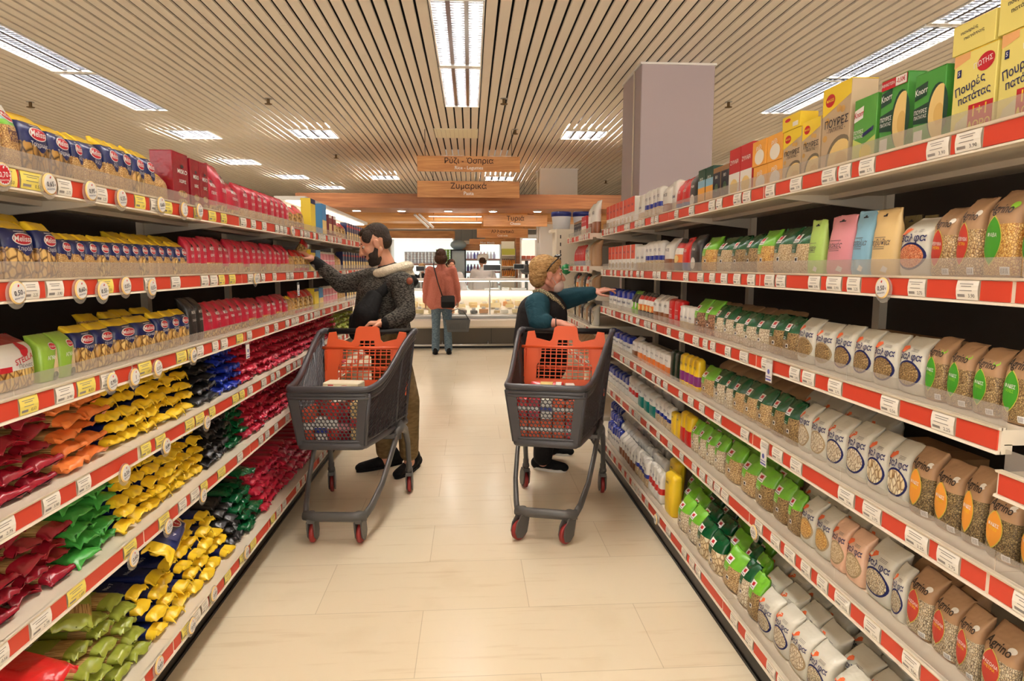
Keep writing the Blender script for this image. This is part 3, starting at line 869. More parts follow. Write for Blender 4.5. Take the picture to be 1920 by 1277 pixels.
def agrino(content, leaf, w1, w2, seed, h=.17):
    def dec(mb, fr, w, h, P):
        T(mb, 'Agrino', w * .26, -w * .02, h * .77, M('agrino_ink', (52, 40, 34)), fr, bold=True, shear=.1, rot=-.06)
        decal(mb, leaf2d(w * .60, h * .58, 10), -w * .14, h * .42, c_rimleaf, fr, .0012, .012)
        decal(mb, leaf2d(w * .56, h * .54, 10), -w * .14, h * .42, leaf, fr, .0017, .012)
        T(mb, w1, w * .105, -w * .14, h * .48, m_whiteink, fr, bold=True, off=.0023, rot=-.05)
        T(mb, w2, w * .09, -w * .14, h * .42, c_limeink if leaf is c_grleaf else c_yel, fr, bold=True, off=.0023, rot=-.05)
        decal(mb, ellipse2d(w * .1, h * .04, 12), w * .3, h * .8, c_limeink if leaf is c_grleaf else m_paper, fr, .0012, .012)
        decal(mb, rect2d(w * .22, h * .09), w * .3, h * .08, m_whiteink, fr, .0012, .012)
        for i in range(5): decal(mb, rect2d(w * .012, h * .06), w * (.23 + .035 * i), h * .08, m_ink, fr, .0018)
    return bag('pulses_bag', .11, h, .065, [(0, .03, c_kraft, 'b'), (.03, .6, FOOD[content], 'b'), (.6, .84, c_kraft, 'b'), (.84, 1, c_kraft, 'folded_top')], 'gusset', seed, dec)
TP['ag_green'] = agrino('lentils', c_grleaf, 'ΦΑΚΕΣ', 'ΨΙΛΕΣ', 41); TP['ag_fava'] = agrino('yellow_peas', c_grleaf, 'ΦΑΒΑ', '', 42, .19)
TP['ag_orange'] = agrino('dark_lentils', c_orleaf, 'ΦΑΚΕΣ', 'ΨΙΛΕΣ', 43); TP['ag_red'] = agrino('blackeyed', c_rdleaf, 'ΦΑΣΟΛΙΑ', 'ΜΕΤΡΙΑ', 44)
TP['ag_redc'] = agrino('chickpeas', c_rdleaf, 'ΡΕΒΥΘΙΑ', 'ΜΕΤΡΙΑ', 45, .18)
def pouch(col, seed, word):
    def dec(mb, fr, w, h, P):
        decal(mb, rect2d(w * .26, h * .02), 0, h * .9, m_ink, fr, .0012, .012)
        decal(mb, ellipse2d(w * .06, h * .02, 10), 0, h * .915, m_ink, fr, .0012)
        T(mb, word, w * .2, -w * .05, h * .5, M('script_ink', (90, 80, 84)), fr, shear=.25)
        for z in (.58, .44, .41): decal(mb, rect2d(w * .44, h * .008), -w * .06, h * z, M('script_ink'), fr, .0012, .012)
        decal(mb, poly2d([(w * .1, h * .08), (w * .2, h * .16), (w * .34, h * .12), (w * .28, h * .05)]), 0, 0, m_paper, fr, .0009, .012)
    return bag('pulses_pouch', .11, .165, .05, [(0, .93, col, 'b'), (.93, 1, col, 'sealed_top')], 'pouch', seed, dec)
for k, c, w_ in (('po_lime', c_lime, 'veggie'), ('po_pink', c_pink, 'φακές'), ('po_sky', c_sky, 'φασόλια'), ('po_sand', c_sand, 'ρεβύθια'), ('po_moss', c_mosspouch, 'ΜΙΞ')):
    TP[k] = pouch(c, len(TP), w_)
# ---- cartons
def maggi(mb, fr, w, h, P):
    decal(mb, poly2d([(-w / 2, h * .68), (w * .02, h * .76), (w / 2, h * .84), (w / 2, h), (-w / 2, h)]), 0, 0, c_ycard, fr, .0007)
    decal(mb, ellipse2d(w * .17, h * .075), -w * .22, h * .85, m_redink, fr, .0012)
    T(mb, 'MAGGI', w * .085, -w * .22, h * .85, c_ycard, fr, None, True, off=.0017)
    T(mb, 'ΠΟΥΡΕΣ', w * .21, w * .03, h * .57, m_ink, fr, None, True)
    T(mb, '- ΠΑΤΑΤΑΣ -', w * .11, w * .03, h * .49, m_ink, fr, None, True)
    decal(mb, clip_ell(w, h, w * .22, h * .1, w * .52, h * .31), 0, 0, M('bowl_grey', (120, 108, 88)), fr, .0007)
    decal(mb, clip_ell(w, h, w * .24, h * .09, w * .46, h * .27), 0, 0, c_mash, fr, .0012)
    decal(mb, clip_ell(w, h, w * .26, h * .12, w * .2, h * .1), 0, 0, M('mash_swirl', (226, 186, 110)), fr, .0016)
    for x, z in ((.1, .72), (.24, .7), (-.3, .62), (-.36, .42)): decal(mb, ellipse2d(w * .08, h * .04, 12), w * x, h * z, M('potato_print', (206, 160, 90)), fr, .001)
TP['maggi'] = carton('mash_box', .1, .17, .07, c_tan, maggi, flap=c_ycard)
def maggi_p(mb, fr, w, h, P):
    decal(mb, rect2d(w * .98, h * .5), 0, h * .74, c_ycard, fr, .0006)
    decal(mb, ellipse2d(w * .16, h * .12), -w * .18, h * .7, m_redink, fr, .0012)
    decal(mb, rect2d(w * .3, h * .3), w * .25, h * .3, m_paper, fr, .0009)
TP['maggi_top'] = carton('mash_box', .1, .09, .07, c_ycard, maggi_p)
def knorr(light):
    def dec(mb, fr, w, h, P):
        if not light:
            decal(mb, poly2d([(-w / 2, h * .36), (w * .1, h * .32), (w * .2, h * .62), (-w / 2, h * .56)]), 0, 0, c_dgcard, fr, .0007)
            decal(mb, ellipse2d(w * .34, h * .36), w * .3, h * .45, c_dgcard, fr, .0009)
            for q in (0,): decal(mb, clip_ell(w, h, w * .38, h * .42, w * .36, h * .36), 0, 0, c_mash, fr, .0014); decal(mb, clip_ell(w, h, w * .36, h * .4, w * .16, h * .14), 0, 0, M('mash_swirl', (226, 186, 110)), fr, .0018)
            decal(mb, rect2d(w * .3, h * .15), -w * .3, h * .18, m_paper, fr, .0008)
        else:
            decal(mb, poly2d([(-w / 2, .001), (w / 2, .001), (w / 2, h * .4), (0, h * .3), (-w / 2, h * .42)]), 0, 0, M('pale_green_card', (206, 214, 120)), fr, .0007)
            decal(mb, ellipse2d(w * .26, h * .12), w * .1, h * .17, c_ycard, fr, .0012)
            decal(mb, poly2d([(-w * .1, h * .4), (w * .4, h * .48), (w * .42, h * .54), (-w * .08, h * .46)]), 0, 0, m_navyink, fr, .0012)
        decal(mb, poly2d([(-w * .48, h * .66), (-w * .08, h * .7), (-w * .06, h * .88), (-w * .46, h * .84)]), 0, 0, c_dgcard if not light else m_whiteink, fr, .001)
        T(mb, 'Knorr', w * .17, -w * .26, h * .77, m_whiteink if not light else m_redink, fr, None, True, rot=.06, off=.0016)
        T(mb, 'ΠΟΥΡΕΣ', w * .11, -w * .25, h * .5, m_whiteink, fr, None, True, off=.0016); T(mb, 'ΠΑΤΑΤΑΣ', w * .09, -w * .25, h * .43, m_whiteink, fr, None, True, off=.0016)
    return dec
TP['knorr'] = carton('mash_box', .11, .16, .045, c_gcard, knorr(False), flap=c_gcard)
def knorr_promo(mb, fr, w, h, P):
    knorr(False)(mb, fr, w, h, P)
    decal(mb, rect2d(w * .96, h * .12), 0, h * .935, m_redink, fr, .0016)
    decal(mb, rect2d(w * .4, h * .11), w * .26, h * .935, m_whiteink, fr, .002)
    T(mb, '-0,50€', w * .12, w * .26, h * .935, m_redink, fr, None, True, off=.0026); T(mb, 'ΦΘΗΝΟΤΕΡΑ', w * .08, -w * .23, h * .935, m_whiteink, fr, None, True, off=.0022)
TP['knorr_promo'] = carton('mash_box', .11, .165, .045, c_gcard, knorr_promo, flap=c_gcard)
TP['knorr_light'] = carton('mash_box', .1, .14, .045, film('fresh_green_card', (84, 160, 62), .5, 0), knorr(True))
def patata(promo):
    def dec(mb, fr, w, h, P):
        decal(mb, ellipse2d(w * .2, h * .1), w * .26, h * .82, m_redink, fr, .0008, None, .2)
        T(mb, 'ΓΙΩΤΗΣ', w * .12, w * .2, h * .82, m_whiteink, fr, None, True, rot=.14, off=.0014)
        decal(mb, rect2d(w * .1, h * .09), -w * .36, h * .78, m_navyink, fr, .0008); T(mb, '5', w * .1, -w * .36, h * .78, m_whiteink, fr, None, True, off=.0014)
        T(mb, 'Πουρές', w * .2, -w * .08, h * .6, m_navyink, fr, None, True, rot=.22); T(mb, 'πατάτας', w * .19, w * .04, h * .47, m_navyink, fr, None, True, rot=.12)
        decal(mb, poly2d([(-w * .46, .002), (w * .1, .002), (w * .1, h * .24), (-w * .1, h * .28), (-w * .36, h * .2)]), 0, 0, M('mash_pale', (226, 220, 180)), fr, .0007)
        decal(mb, poly2d([(-w * .5, h * .86), (-w * .12, h * .92), (-w * .12, h), (-w * .5, h)]), 0, 0, M('peach_print', (238, 180, 120)), fr, .0007)
        if promo:
            decal(mb, rect2d(w * .56, h * .34), w * .21, h * .2, m_redink, fr, .0012)
            T(mb, '1+1', w * .26, w * .2, h * .28, c_ycard, fr, None, True, off=.0018); T(mb, 'ΔΩΡΟ', w * .19, w * .2, h * .12, c_ycard, fr, None, True, off=.0018)
    return dec
TP['patata'] = carton('mash_box', .13, .19, .08, c_pcard, patata(True), flap=c_ycard)
TP['patata_top'] = carton('mash_box', .13, .11, .08, c_pcard, lambda mb, fr, w, h, P: (T(mb, 'πουρές', w * .12, -w * .1, h * .7, m_ink, fr, None, True, rot=.1), T(mb, 'πατάτας', w * .12, w * .02, h * .5, m_ink, fr, None, True, rot=.1)), flap=c_ycard)
def simple(bands, word=None, wc=None, ov=None):
    def dec(mb, fr, w, h, P):
        for z0, z1, c in bands: decal(mb, rect2d(w * .99, h * (z1 - z0)), 0, h * (z0 + z1) / 2, c, fr, .0006)
        if ov: decal(mb, ellipse2d(w * ov[0], h * ov[1]), w * ov[2], h * ov[3], ov[4], fr, .0011)
        if word: T(mb, word, w * .2, 0, h * .72, wc or m_whiteink, fr, None, True, off=.0016)
    return dec
TP['redbox'] = carton('pasta_box', .085, .15, .05, c_rcard, simple([(0, .5, c_wcard)], 'ΖΥΜΑΡΙ', m_whiteink, (.36, .16, 0, .22, c_mash)))
TP['orangebox'] = carton('rice_box', .1, .09, .05, c_ocard, simple([], 'ρύζι', m_whiteink, (.34, .3, .05, .34, m_paper)))
TP['vermbox'] = carton('rice_box', .07, .13, .045, c_wcard, simple([(.45, 1, c_orrcard)], 'RICE', m_navyink, (.3, .12, 0, .2, FOOD['rice'])))
TP['brownbox'] = carton('rice_box', .075, .12, .045, c_brcard, simple([(.1, .85, m_ink)], 'BIO', m_paper, (.24, .12, 0, .42, c_dgr)))
TP['greenbox'] = carton('rice_box', .07, .13, .045, c_dgcard, simple([(.1, .5, c_ocard), (.5, .7, c_sky)], 'ΡΥΖΙ', m_whiteink))
TP['yellowbox'] = carton('pasta_box', .09, .19, .06, c_ycard, simple([(.86, 1, m_navyink)], None), flap=c_ycard)
TP['bluebox'] = carton('pasta_box', .09, .18, .06, M('azure_card', (70, 140, 200)), simple([(0, .5, c_mash)], None))
TP['tallbox'] = carton('pasta_box', .07, .17, .05, M('maroon_card', (120, 40, 44)), simple([(.2, .6, c_sand), (.85, 1, c_wcard)], None))
TP['navybox'] = carton('pasta_box', .06, .17, .05, c_navy, simple([(.1, .5, c_mash), (.75, .85, m_redink)], None))
# ---- soft rice bags and tubs
def softbag(name, w, h, d, zones, style, seed, word=None, wc=None, wz=.6, extra=None):
    def dec(mb, fr, w, h, P):
        if extra: extra(mb, fr, w, h)
        if word: T(mb, word, w * .24, 0, h * wz, wc or m_navyink, fr, .014, True, off=.0016)
    return bag(name, w, h, d, zones, style, seed, dec, n=16)
TP['wb_rice'] = softbag('rice_bag', .075, .15, .05, [(0, .35, FOOD['rice'], 'b'), (.35, .5, c_blu, 'b'), (.5, .88, c_wht, 'b'), (.88, 1, c_wht, 'folded_top')], 'brick', 51, 'ΡΥΖΙ', m_navyink, .68)
TP['bluecap'] = softbag('rice_bag', .075, .15, .05, [(0, .6, c_wht, 'b'), (.6, .88, c_blu, 'b'), (.88, 1, c_blu, 'folded_top')], 'brick', 52, 'ΝΥΧΑΚΙ', m_navyink, .4)
TP['white_brown'] = softbag('rice_bag', .085, .17, .055, [(0, .35, c_brownfilm, 'b'), (.35, .88, c_wht, 'b'), (.88, 1, c_wht, 'folded_top')], 'gusset', 53, 'RICE', m_ink, .62)
TP['white_orange'] = softbag('rice_bag', .075, .19, .055, [(0, .42, c_org, 'b'), (.42, .85, c_wht, 'b'), (.85, 1, c_wht, 'folded_top')], 'brick', 54, 'ΡΥΖΙ', m_ink, .68)
TP['white_red'] = softbag('rice_bag', .075, .17, .055, [(0, .3, c_wht, 'b'), (.3, .5, c_red, 'b'), (.5, .88, c_wht, 'b'), (.88, 1, c_wht, 'folded_top')], 'brick', 55, 'ΡΥΖΙ', m_navyink, .66)
TP['white_tealb'] = softbag('rice_bag', .08, .17, .055, [(0, .5, c_teal, 'b'), (.5, .86, c_wht, 'b'), (.86, 1, c_wht, 'folded_top')], 'brick', 56, 'RICE', m_navyink, .7)
TP['red_slim'] = softbag('rice_bag', .065, .16, .05, [(0, .25, c_blue, 'b'), (.25, .85, c_red, 'b'), (.85, 1, c_red, 'folded_top')], 'pillow', 57, 'ΡΥΖΙ', m_whiteink)
TP['red_plain'] = softbag('rice_bag', .085, .16, .055, [(0, .86, c_red, 'b'), (.86, 1, c_red, 'folded_top')], 'brick', 58, None, None, .6, lambda mb, fr, w, h: [decal(mb, rect2d(w * .5, h * .015), 0, h * z, m_whiteink, fr, .0012, .014) for z in (.3, .35, .4, .6)])
TP['black_oval'] = softbag('rice_bag', .085, .17, .055, [(0, .86, c_blk, 'b'), (.86, 1, c_blk, 'folded_top')], 'gusset', 59, 'rice', m_whiteink, .6, lambda mb, fr, w, h: decal(mb, ellipse2d(w * .26, h * .16), 0, h * .22, m_paper, fr, .0012, .014))
TP['snack_mix'] = softbag('snack_bag', .075, .16, .045, [(0, .25, c_blk, 'b'), (.25, .5, c_org, 'b'), (.5, .7, c_wht, 'b'), (.7, .86, c_red, 'b'), (.86, 1, c_blk, 'folded_top')], 'pillow', 60, None, None, .5, lambda mb, fr, w, h: decal(mb, ellipse2d(w * .3, h * .12), 0, h * .36, c_mash, fr, .0012, .014))
TP['snack_green'] = softbag('snack_bag', .075, .16, .045, [(0, .5, c_lgr, 'b'), (.5, .86, c_blk, 'b'), (.86, 1, c_lgr, 'folded_top')], 'pillow', 61, None, None, .5, lambda mb, fr, w, h: decal(mb, ellipse2d(w * .25, h * .14), 0, h * .4, m_paper, fr, .0012, .014))
TP['yellow_purple'] = softbag('rice_bag', .075, .2, .055, [(0, .15, c_yel, 'b'), (.15, .45, film('purple_film', (140, 50, 130)), 'b'), (.45, .86, c_yel, 'b'), (.86, 1, c_yel, 'folded_top')], 'brick', 62, 'ΡΥΖΙ', m_navyink, .68)
TP['yellow_tall'] = softbag('rice_bag', .08, .18, .055, [(0, .86, c_yel, 'b'), (.86, 1, c_yel, 'folded_top')], 'brick', 63, 'uni', m_navyink, .78, lambda mb, fr, w, h: [decal(mb, rect2d(w * .4, h * .012), 0, h * z, c_ocard, fr, .0012, .014) for z in (.5, .44, .38)])
TP['yellow_red'] = softbag('rice_bag', .075, .17, .055, [(0, .5, c_red, 'b'), (.5, .86, c_yel, 'b'), (.86, 1, c_yel, 'folded_top')], 'brick', 64)
TP['dgreen_tall'] = softbag('rice_bag', .07, .21, .05, [(0, .9, film('forest_film', (20, 44, 30)), 'b'), (.9, 1, film('forest_film'), 'folded_top')], 'brick', 65)
TP['pale_white'] = softbag('rice_bag', .08, .13, .055, [(0, .3, FOOD['rice'], 'b'), (.3, .86, c_wht, 'b'), (.86, 1, c_wht, 'folded_top')], 'brick', 66, 'Uncle', m_navyink, .5)
TP['clear_pasta'] = softbag('pasta_bag', .085, .16, .055, [(0, .15, c_red, 'b'), (.15, .7, FOOD['pasta_penne'], 'b'), (.7, .85, c_red, 'b'), (.85, 1, c_red, 'pinched_top')], 'pillow', 67)
TP['clear_yellow'] = softbag('pasta_bag', .085, .14, .055, [(0, .85, FOOD['pasta_fine'], 'b'), (.85, 1, c_yel, 'pinched_top')], 'pillow', 68)
TP['pinkstripe'] = softbag('pasta_bag', .06, .17, .045, [(0, .1, c_wht, 'b'), (.1, .5, c_pink, 'b'), (.5, .55, c_wht, 'b'), (.55, .88, c_pink, 'b'), (.88, 1, c_wht, 'folded_top')], 'brick', 69)
TP['brown_back'] = softbag('pulses_bag', .105, .16, .065, [(0, .84, c_kraft, 'b'), (.84, 1, c_kraft, 'folded_top')], 'gusset', 70)
TP['brown_block'] = carton('stock_box', .12, .11, .09, M('brown_cardboard', (150, 112, 74), .8), simple([(.42, .58, M('parcel_tape', (170, 132, 90), .4))]))

# ---- lying spaghetti packs: front end faces -Y, length .26
def spag(name, endc, bodyc, panel, seed, text=None, w=.085, t=.034, L=.26):
    r = random.Random(seed)
    n = 22
    r0 = r.uniform(.7, 1.15)
    ys = [0, .008 * r0, .02 * r0, .038, .09, .2, .235, .25, .262]
    wf = [1.06, 1.05, .97, .98, 1, 1, .95, .9, 1.0]; tf = [.1, .24, .58, .94, 1, 1, .9, .4, .06]
    rings = []
    for i, y in enumerate(ys):
        ring = []
        for k in range(n):
            a = 2 * PI * (k + .5) / n; cx, sz = math.cos(a), math.sin(a)
            x = w / 2 * wf[i] * math.copysign(abs(cx) ** .72, cx); z = t / 2 * tf[i] * math.copysign(abs(sz) ** .72, sz)
            g = 1 if i in (0, 1, 7, 8) else (.55 if i == 2 else .12)
            z += t * .13 * g * math.sin(x / w * (5 + seed % 5 * 1.7) + seed * 1.3) + g * t * (.4 * noise.noise(Vector((x * 60, y * 70, seed * 1.7))) + .45 * noise.noise(Vector((x * 160, y * 120, seed * 2.3 + z * 90)))) - t * .18 * (i == 0) * (seed % 2)
            yy = y + (.014 * g * noise.noise(Vector((x * 55, seed * 3, 0))) if i < 3 else 0)
            ring.append((x, yy, z + t / 2))
        rings.append(ring)
    def seg(mb, i0, i1, mat, cap0=False, cap1=False):
        vs = [q for i in range(i0, i1 + 1) for q in rings[i]]; fs = []
        for i in range(i1 - i0):
            for k in range(n):
                k2 = (k + 1) % n; fs.append((i * n + k, i * n + k2, (i + 1) * n + k2, (i + 1) * n + k)[::-1])
        if cap0: fs.append(tuple(range(n)))
        if cap1: fs.append(tuple((i1 - i0) * n + k for k in reversed(range(n))))
        mb.add(vs, fs, mat, True)
    b = MB(); seg(b, 3, 4, c_navy if text == 'mel' else bodyc); seg(b, 4, 5, panel); seg(b, 5, 6, bodyc); seg(b, 6, 8, endc, cap1=True)
    if text:
        for (sh, cx, cy, mt, of) in ((rect2d(w * .8, .14), 0, .145, c_navy, .0006), (ellipse2d(w * .3, .03), 0, .19, m_whiteink, .0012), (ellipse2d(w * .27, .026), 0, .19, m_redink, .0017)) if text == 'mel' else ((rect2d(w * .7, .12), 0, .14, panel, .0006),):
            vs, fs = sh
            b.add([(x + cx, y + cy, t + of) for x, y in vs], fs, mt)
        vs, fs = text2d('Melissa' if text == 'mel' else text, w * (.2 if text == 'mel' else .24), True)
        b.add([(x, y + (.19 if text == 'mel' else .15), t + .0024) for x, y in vs], fs, m_whiteink)
        if text == 'mel':
            vs, fs = text2d('No 7', w * .26, True); b.add([(x, y + .11, t + .0016) for x, y in vs], fs, m_whiteink)
    e = MB(); seg(e, 0, 3, endc, cap0=True)
    return [(name, b.mesh(name)), ('crimped_end', e.mesh('crimped_end'))]
SPAG = {}
for key, endc, bodyc, panel, txt in (('yellow', c_yel, FOOD['spaghetti'], c_navy, 'mel'), ('red', c_dcrim, FOOD['spaghetti'], c_wht, None), ('orange', c_org, FOOD['spaghetti'], c_org, None),
                                     ('black', c_blk, c_blk, c_blk, None), ('blue', c_blu, c_blu, c_blu, None), ('crimson', c_crim, c_crim, c_crim, None), ('green', c_grn, c_grn, c_grn, None),
                                     ('darkgreen', c_dgr, c_dgr, c_dgr, 'ΟΛΙΚΗΣ'), ('olive', c_olive, FOOD['spaghetti'], c_olive, 'ΟΛΙΚΗΣ'), ('brightred', c_red, c_red, c_red, 'Νο 6')):
    SPAG[key] = [spag({'brightred': 'scarlet', 'darkgreen': 'dark_green', 'blue': 'blue'}.get(key, key) + '_spaghetti_pack', endc, bodyc, panel, s + len(SPAG) * 3, txt) for s in (1, 2, 3, 4)]
# ------------------------------------------------------------------ putting products on the shelves
DIM = {}
for _k, _v in TP.items():
    xs = [v.co for m in _v for v in m[1].vertices]
    DIM[_k] = (max(c.x for c in xs) - min(c.x for c in xs), max(c.y for c in xs) - min(c.y for c in xs), max(c.z for c in xs))
CATS = {'pasta_bag': 'pasta bag', 'pasta_box': 'pasta box', 'rice_bag': 'rice bag', 'rice_box': 'rice box', 'pulses_bag': 'bag of pulses', 'pulses_pouch': 'pouch', 'mash_box': 'box', 'snack_bag': 'bag', 'stock_box': 'cardboard box'}
DESC = {
 'mel_a': 'navy and yellow bag of coarse pasta', 'mel_b': 'navy and yellow bag of fine pasta', 'mel_c': 'navy and yellow bag of penne', 'mel_d': 'navy and yellow bag of dark spiral pasta',
 'kids': 'tall clear turquoise-topped pasta bag', 'mis_a': 'crimson pasta bag', 'mis_b': 'crimson pasta bag with clear foot', 'mis_black': 'black pasta bag with white lettering',
 'mis_box': 'crimson pasta box with round windows', 'mel_box': 'low navy and orange pasta box', 'stella': 'wide white penne bag with red top', 'afi': 'apple green pasta bag',
 'dg_bean': 'dark green bag of white beans', 'dg_big': 'dark green bag of large beans', 'dg_chick': 'dark green bag of chickpeas', 'dg_lent': 'dark green bag of lentils', 'dg_rice': 'dark green bag of pale rice',
 'lg_bean': 'light green bag of white beans', 'lg_chick': 'light green bag of chickpeas', 'lg_lent': 'light green bag of lentils', 'lg_brown': 'light green bag of brown beans', 'lg_rice': 'light green bag of yellow rice',
 'al_lent': 'white lentil bag with navy-ringed window', 'al_lentb': 'white lentil bag with plain window', 'al_bean': 'white bean bag with navy-ringed window', 'al_beanb': 'white bean bag with plain window',
 'al_big': 'white bag of very large beans', 'al_pea': 'white bag of yellow peas', 'al_eye': 'white bag of black-eyed beans', 'al_red': 'white bag of orange lentils', 'al_orange': 'apricot and white bag',
 'ag_green': 'brown paper lentil bag with green leaf', 'ag_fava': 'tall brown bag of yellow peas, green leaf', 'ag_orange': 'brown paper lentil bag with orange leaf', 'ag_red': 'brown paper bean bag with red leaf', 'ag_redc': 'brown paper chickpea bag with red leaf',
 'po_lime': 'lime green pouch', 'po_pink': 'pink pouch', 'po_sky': 'pale blue pouch', 'po_sand': 'sand yellow pouch', 'po_moss': 'dark olive pouch',
 'maggi': 'tan and yellow mash box with bowl', 'maggi_top': 'flat yellow box', 'knorr': 'green mash box', 'knorr_promo': 'green mash box with red band', 'knorr_light': 'bright green box with potatoes',
 'patata': 'pale yellow mash box with red offer', 'patata_top': 'pale yellow box', 'redbox': 'red and white box with black script', 'orangebox': 'small orange box', 'vermbox': 'vermilion and white rice box', 'brownbox': 'brown box with black panel',
 'greenbox': 'green and orange rice box', 'yellowbox': 'yellow pasta box with navy top', 'bluebox': 'light blue pasta box', 'tallbox': 'maroon pasta box', 'navybox': 'navy pasta box', 'wb_rice': 'white and blue rice bag',
 'bluecap': 'white rice bag with blue top', 'white_brown': 'white and brown rice bag', 'white_orange': 'tall white and orange rice bag', 'white_red': 'white and red rice bag', 'white_tealb': 'white and teal rice bag', 'red_slim': 'slim red and blue rice bag',
 'red_plain': 'plain red rice bag', 'black_oval': 'black rice bag with white oval', 'snack_mix': 'red and orange bag', 'snack_green': 'green and black bag', 'yellow_purple': 'tall yellow and purple rice bag', 'yellow_tall': 'tall yellow rice bag',
 'yellow_red': 'yellow and red rice bag', 'dgreen_tall': 'tall blackish-green rice bag', 'pale_white': 'small white rice bag', 'clear_pasta': 'clear pasta bag with red ends', 'clear_yellow': 'clear pasta bag with yellow top', 'pinkstripe': 'pink and white pasta bag',
 'brown_back': 'plain brown paper bag', 'brown_block': 'taped brown cardboard box'}
SHN = {1: {0: 'top pulses shelf', 1: 'second pulses shelf', 2: 'third pulses shelf', 3: 'fourth pulses shelf', 4: 'fifth pulses shelf', 5: 'lowest pulses shelf'},
       -1: {0: 'top pasta shelf', 1: 'second pasta shelf', 2: 'third pasta shelf', 3: 'fourth pasta shelf', 4: 'fifth pasta shelf', 5: 'lowest pasta shelf'}}
MASTER = {}
pr = random.Random(99)
def place(tpl, side, dist, Y, z, label, group=None, sc=(1, 1, 1), rz=0.0, tilt=0.0, roll=0.0, parts=None):
    parts = parts or TP[tpl]
    mk = (tpl, id(parts))
    if mk not in MASTER:
        o = link(parts[0][0], parts[0][1])
        for nm_, me in parts[1:]: link(nm_, me, o)
        MASTER[mk] = o
    else:
        o = copy_thing(MASTER[mk], (0, 0, 0))
    o.rotation_mode = 'XYZ'
    o.location = (side * dist, Y, z)
    o.rotation_euler = (tilt, roll, (-PI / 2 if side > 0 else PI / 2) + rz)
    o.scale = sc
    cat = CATS.get(parts[0][0]) or 'pack'
    o['label'] = label; o['category'] = cat
    if group: o['group'] = group
    elif 'group' in o.keys(): del o['group']
    return o
ROWS = []
def row(side, lv, items, setback=.055, zoff=0.0, tag_='', jit=.004):
    """items: (px0, px1, template, height[, dz[, extra setback]]) - px0/px1 measured on the photograph at the front of the pack"""
    zb = (RZ if side > 0 else LZ)[lv] + SHZ
    base = (XR if side > 0 else XL) if lv < 5 else (XRB if side > 0 else XLB)
    out = []
    for it in items:
        p0, p1, tp, h = it[:4]; dz = it[4] if len(it) > 4 else 0; eb = it[5] if len(it) > 5 else 0
        dist = base + setback + eb
        ya, yb = sorted(Yat(p, side * dist, zb + dz + h * .6) for p in (p0, p1))
        out.append((( ya + yb) / 2, yb - ya, tp, h, dz, dist))
    ROWS.append((side, lv, out, zb, tag_, jit))
def fill(px0, px1, tp, h, n, **k):
    """n equal packs between two columns; the spacing is even along the shelf, not in the picture"""
    return [('fill', px0, px1, tp, h, n, k)]
def expand(side, lv, items, setback=.055):
    zb = (RZ if side > 0 else LZ)[lv] + SHZ
    base = (XR if side > 0 else XL) if lv < 5 else (XRB if side > 0 else XLB)
    res = []
    for it in items:
        if it[0] == 'fill':
            _, p0, p1, tp, h, n, k = it
            dist = base + setback + k.get('eb', 0); dz = k.get('dz', 0)
            ya, yb = sorted(Yat(p, side * dist, zb + dz + h * .6) for p in (p0, p1))
            tps = tp if isinstance(tp, (list, tuple)) else [tp]
            for i in range(n):
                res.append((ya + (yb - ya) * (i + .5) / n, (yb - ya) / n, tps[i % len(tps)], h, dz, dist))
        else:
            p0, p1, tp, h = it[:4]; dz = it[4] if len(it) > 4 else 0; eb = it[5] if len(it) > 5 else 0
            dist = base + setback + eb
            ya, yb = sorted(Yat(p, side * dist, zb + dz + h * .6) for p in (p0, p1))
            res.append(((ya + yb) / 2, yb - ya, tp, h, dz, dist))
    return res
def shelf_row(side, lv, items, setback=.055, where='', jit=.003, tiltmax=.05, depth_scale=1.0):
    zb = (RZ if side > 0 else LZ)[lv] + SHZ
    if side > 0 and lv == 2: pass
    res = sorted(expand(side, lv, items, setback))
    cnt_ = {}
    for Y, wY, tp, h, dz, dist in res:
        w0, d0, h0 = DIM[tp]
        wy = min(wY * .955, w0 * 1.5)
        sx = wy / w0; sz = h / h0; sy = min(1.15, max(.7, (sx + sz) / 2)) * depth_scale
        cnt_[tp] = cnt_.get(tp, 0) + 1
        iscard = TP[tp][0][0].endswith('box')
        tl = 0 if iscard else pr.uniform(0, tiltmax) * -1
        z = zb + dz + abs(tl) * d0 * sy * .6
        if side > 0 and lv == 2 and Y < 1.18: z -= .085
        w2 = where.replace(' of the ', ', ')
        lab = '%s, %s from camera, %s%s' % (DESC[tp].replace('round windows', 'windows'), ordw(cnt_[tp]), w2, SHN[side][lv]) if sum(1 for q in res if q[2] == tp) > 1 else '%s, %s%s' % (DESC[tp], w2, SHN[side][lv])
        place(tp, side, dist + d0 * sy / 2 + pr.uniform(0, jit), Y, z + (.0005 if not iscard else .0003), lab, '%s on the %s' % (CATS[TP[tp][0][0]].replace('bag of pulses', 'pulses bag') + ('es' if CATS[TP[tp][0][0]].endswith('box') else 's') if CATS[TP[tp][0][0]] != 'bag of pulses' else 'bags of pulses', where + SHN[side][lv]) if True else None,
              (sx, sy, sz), 0 if iscard else pr.uniform(-.03, .03), tl)
    return res

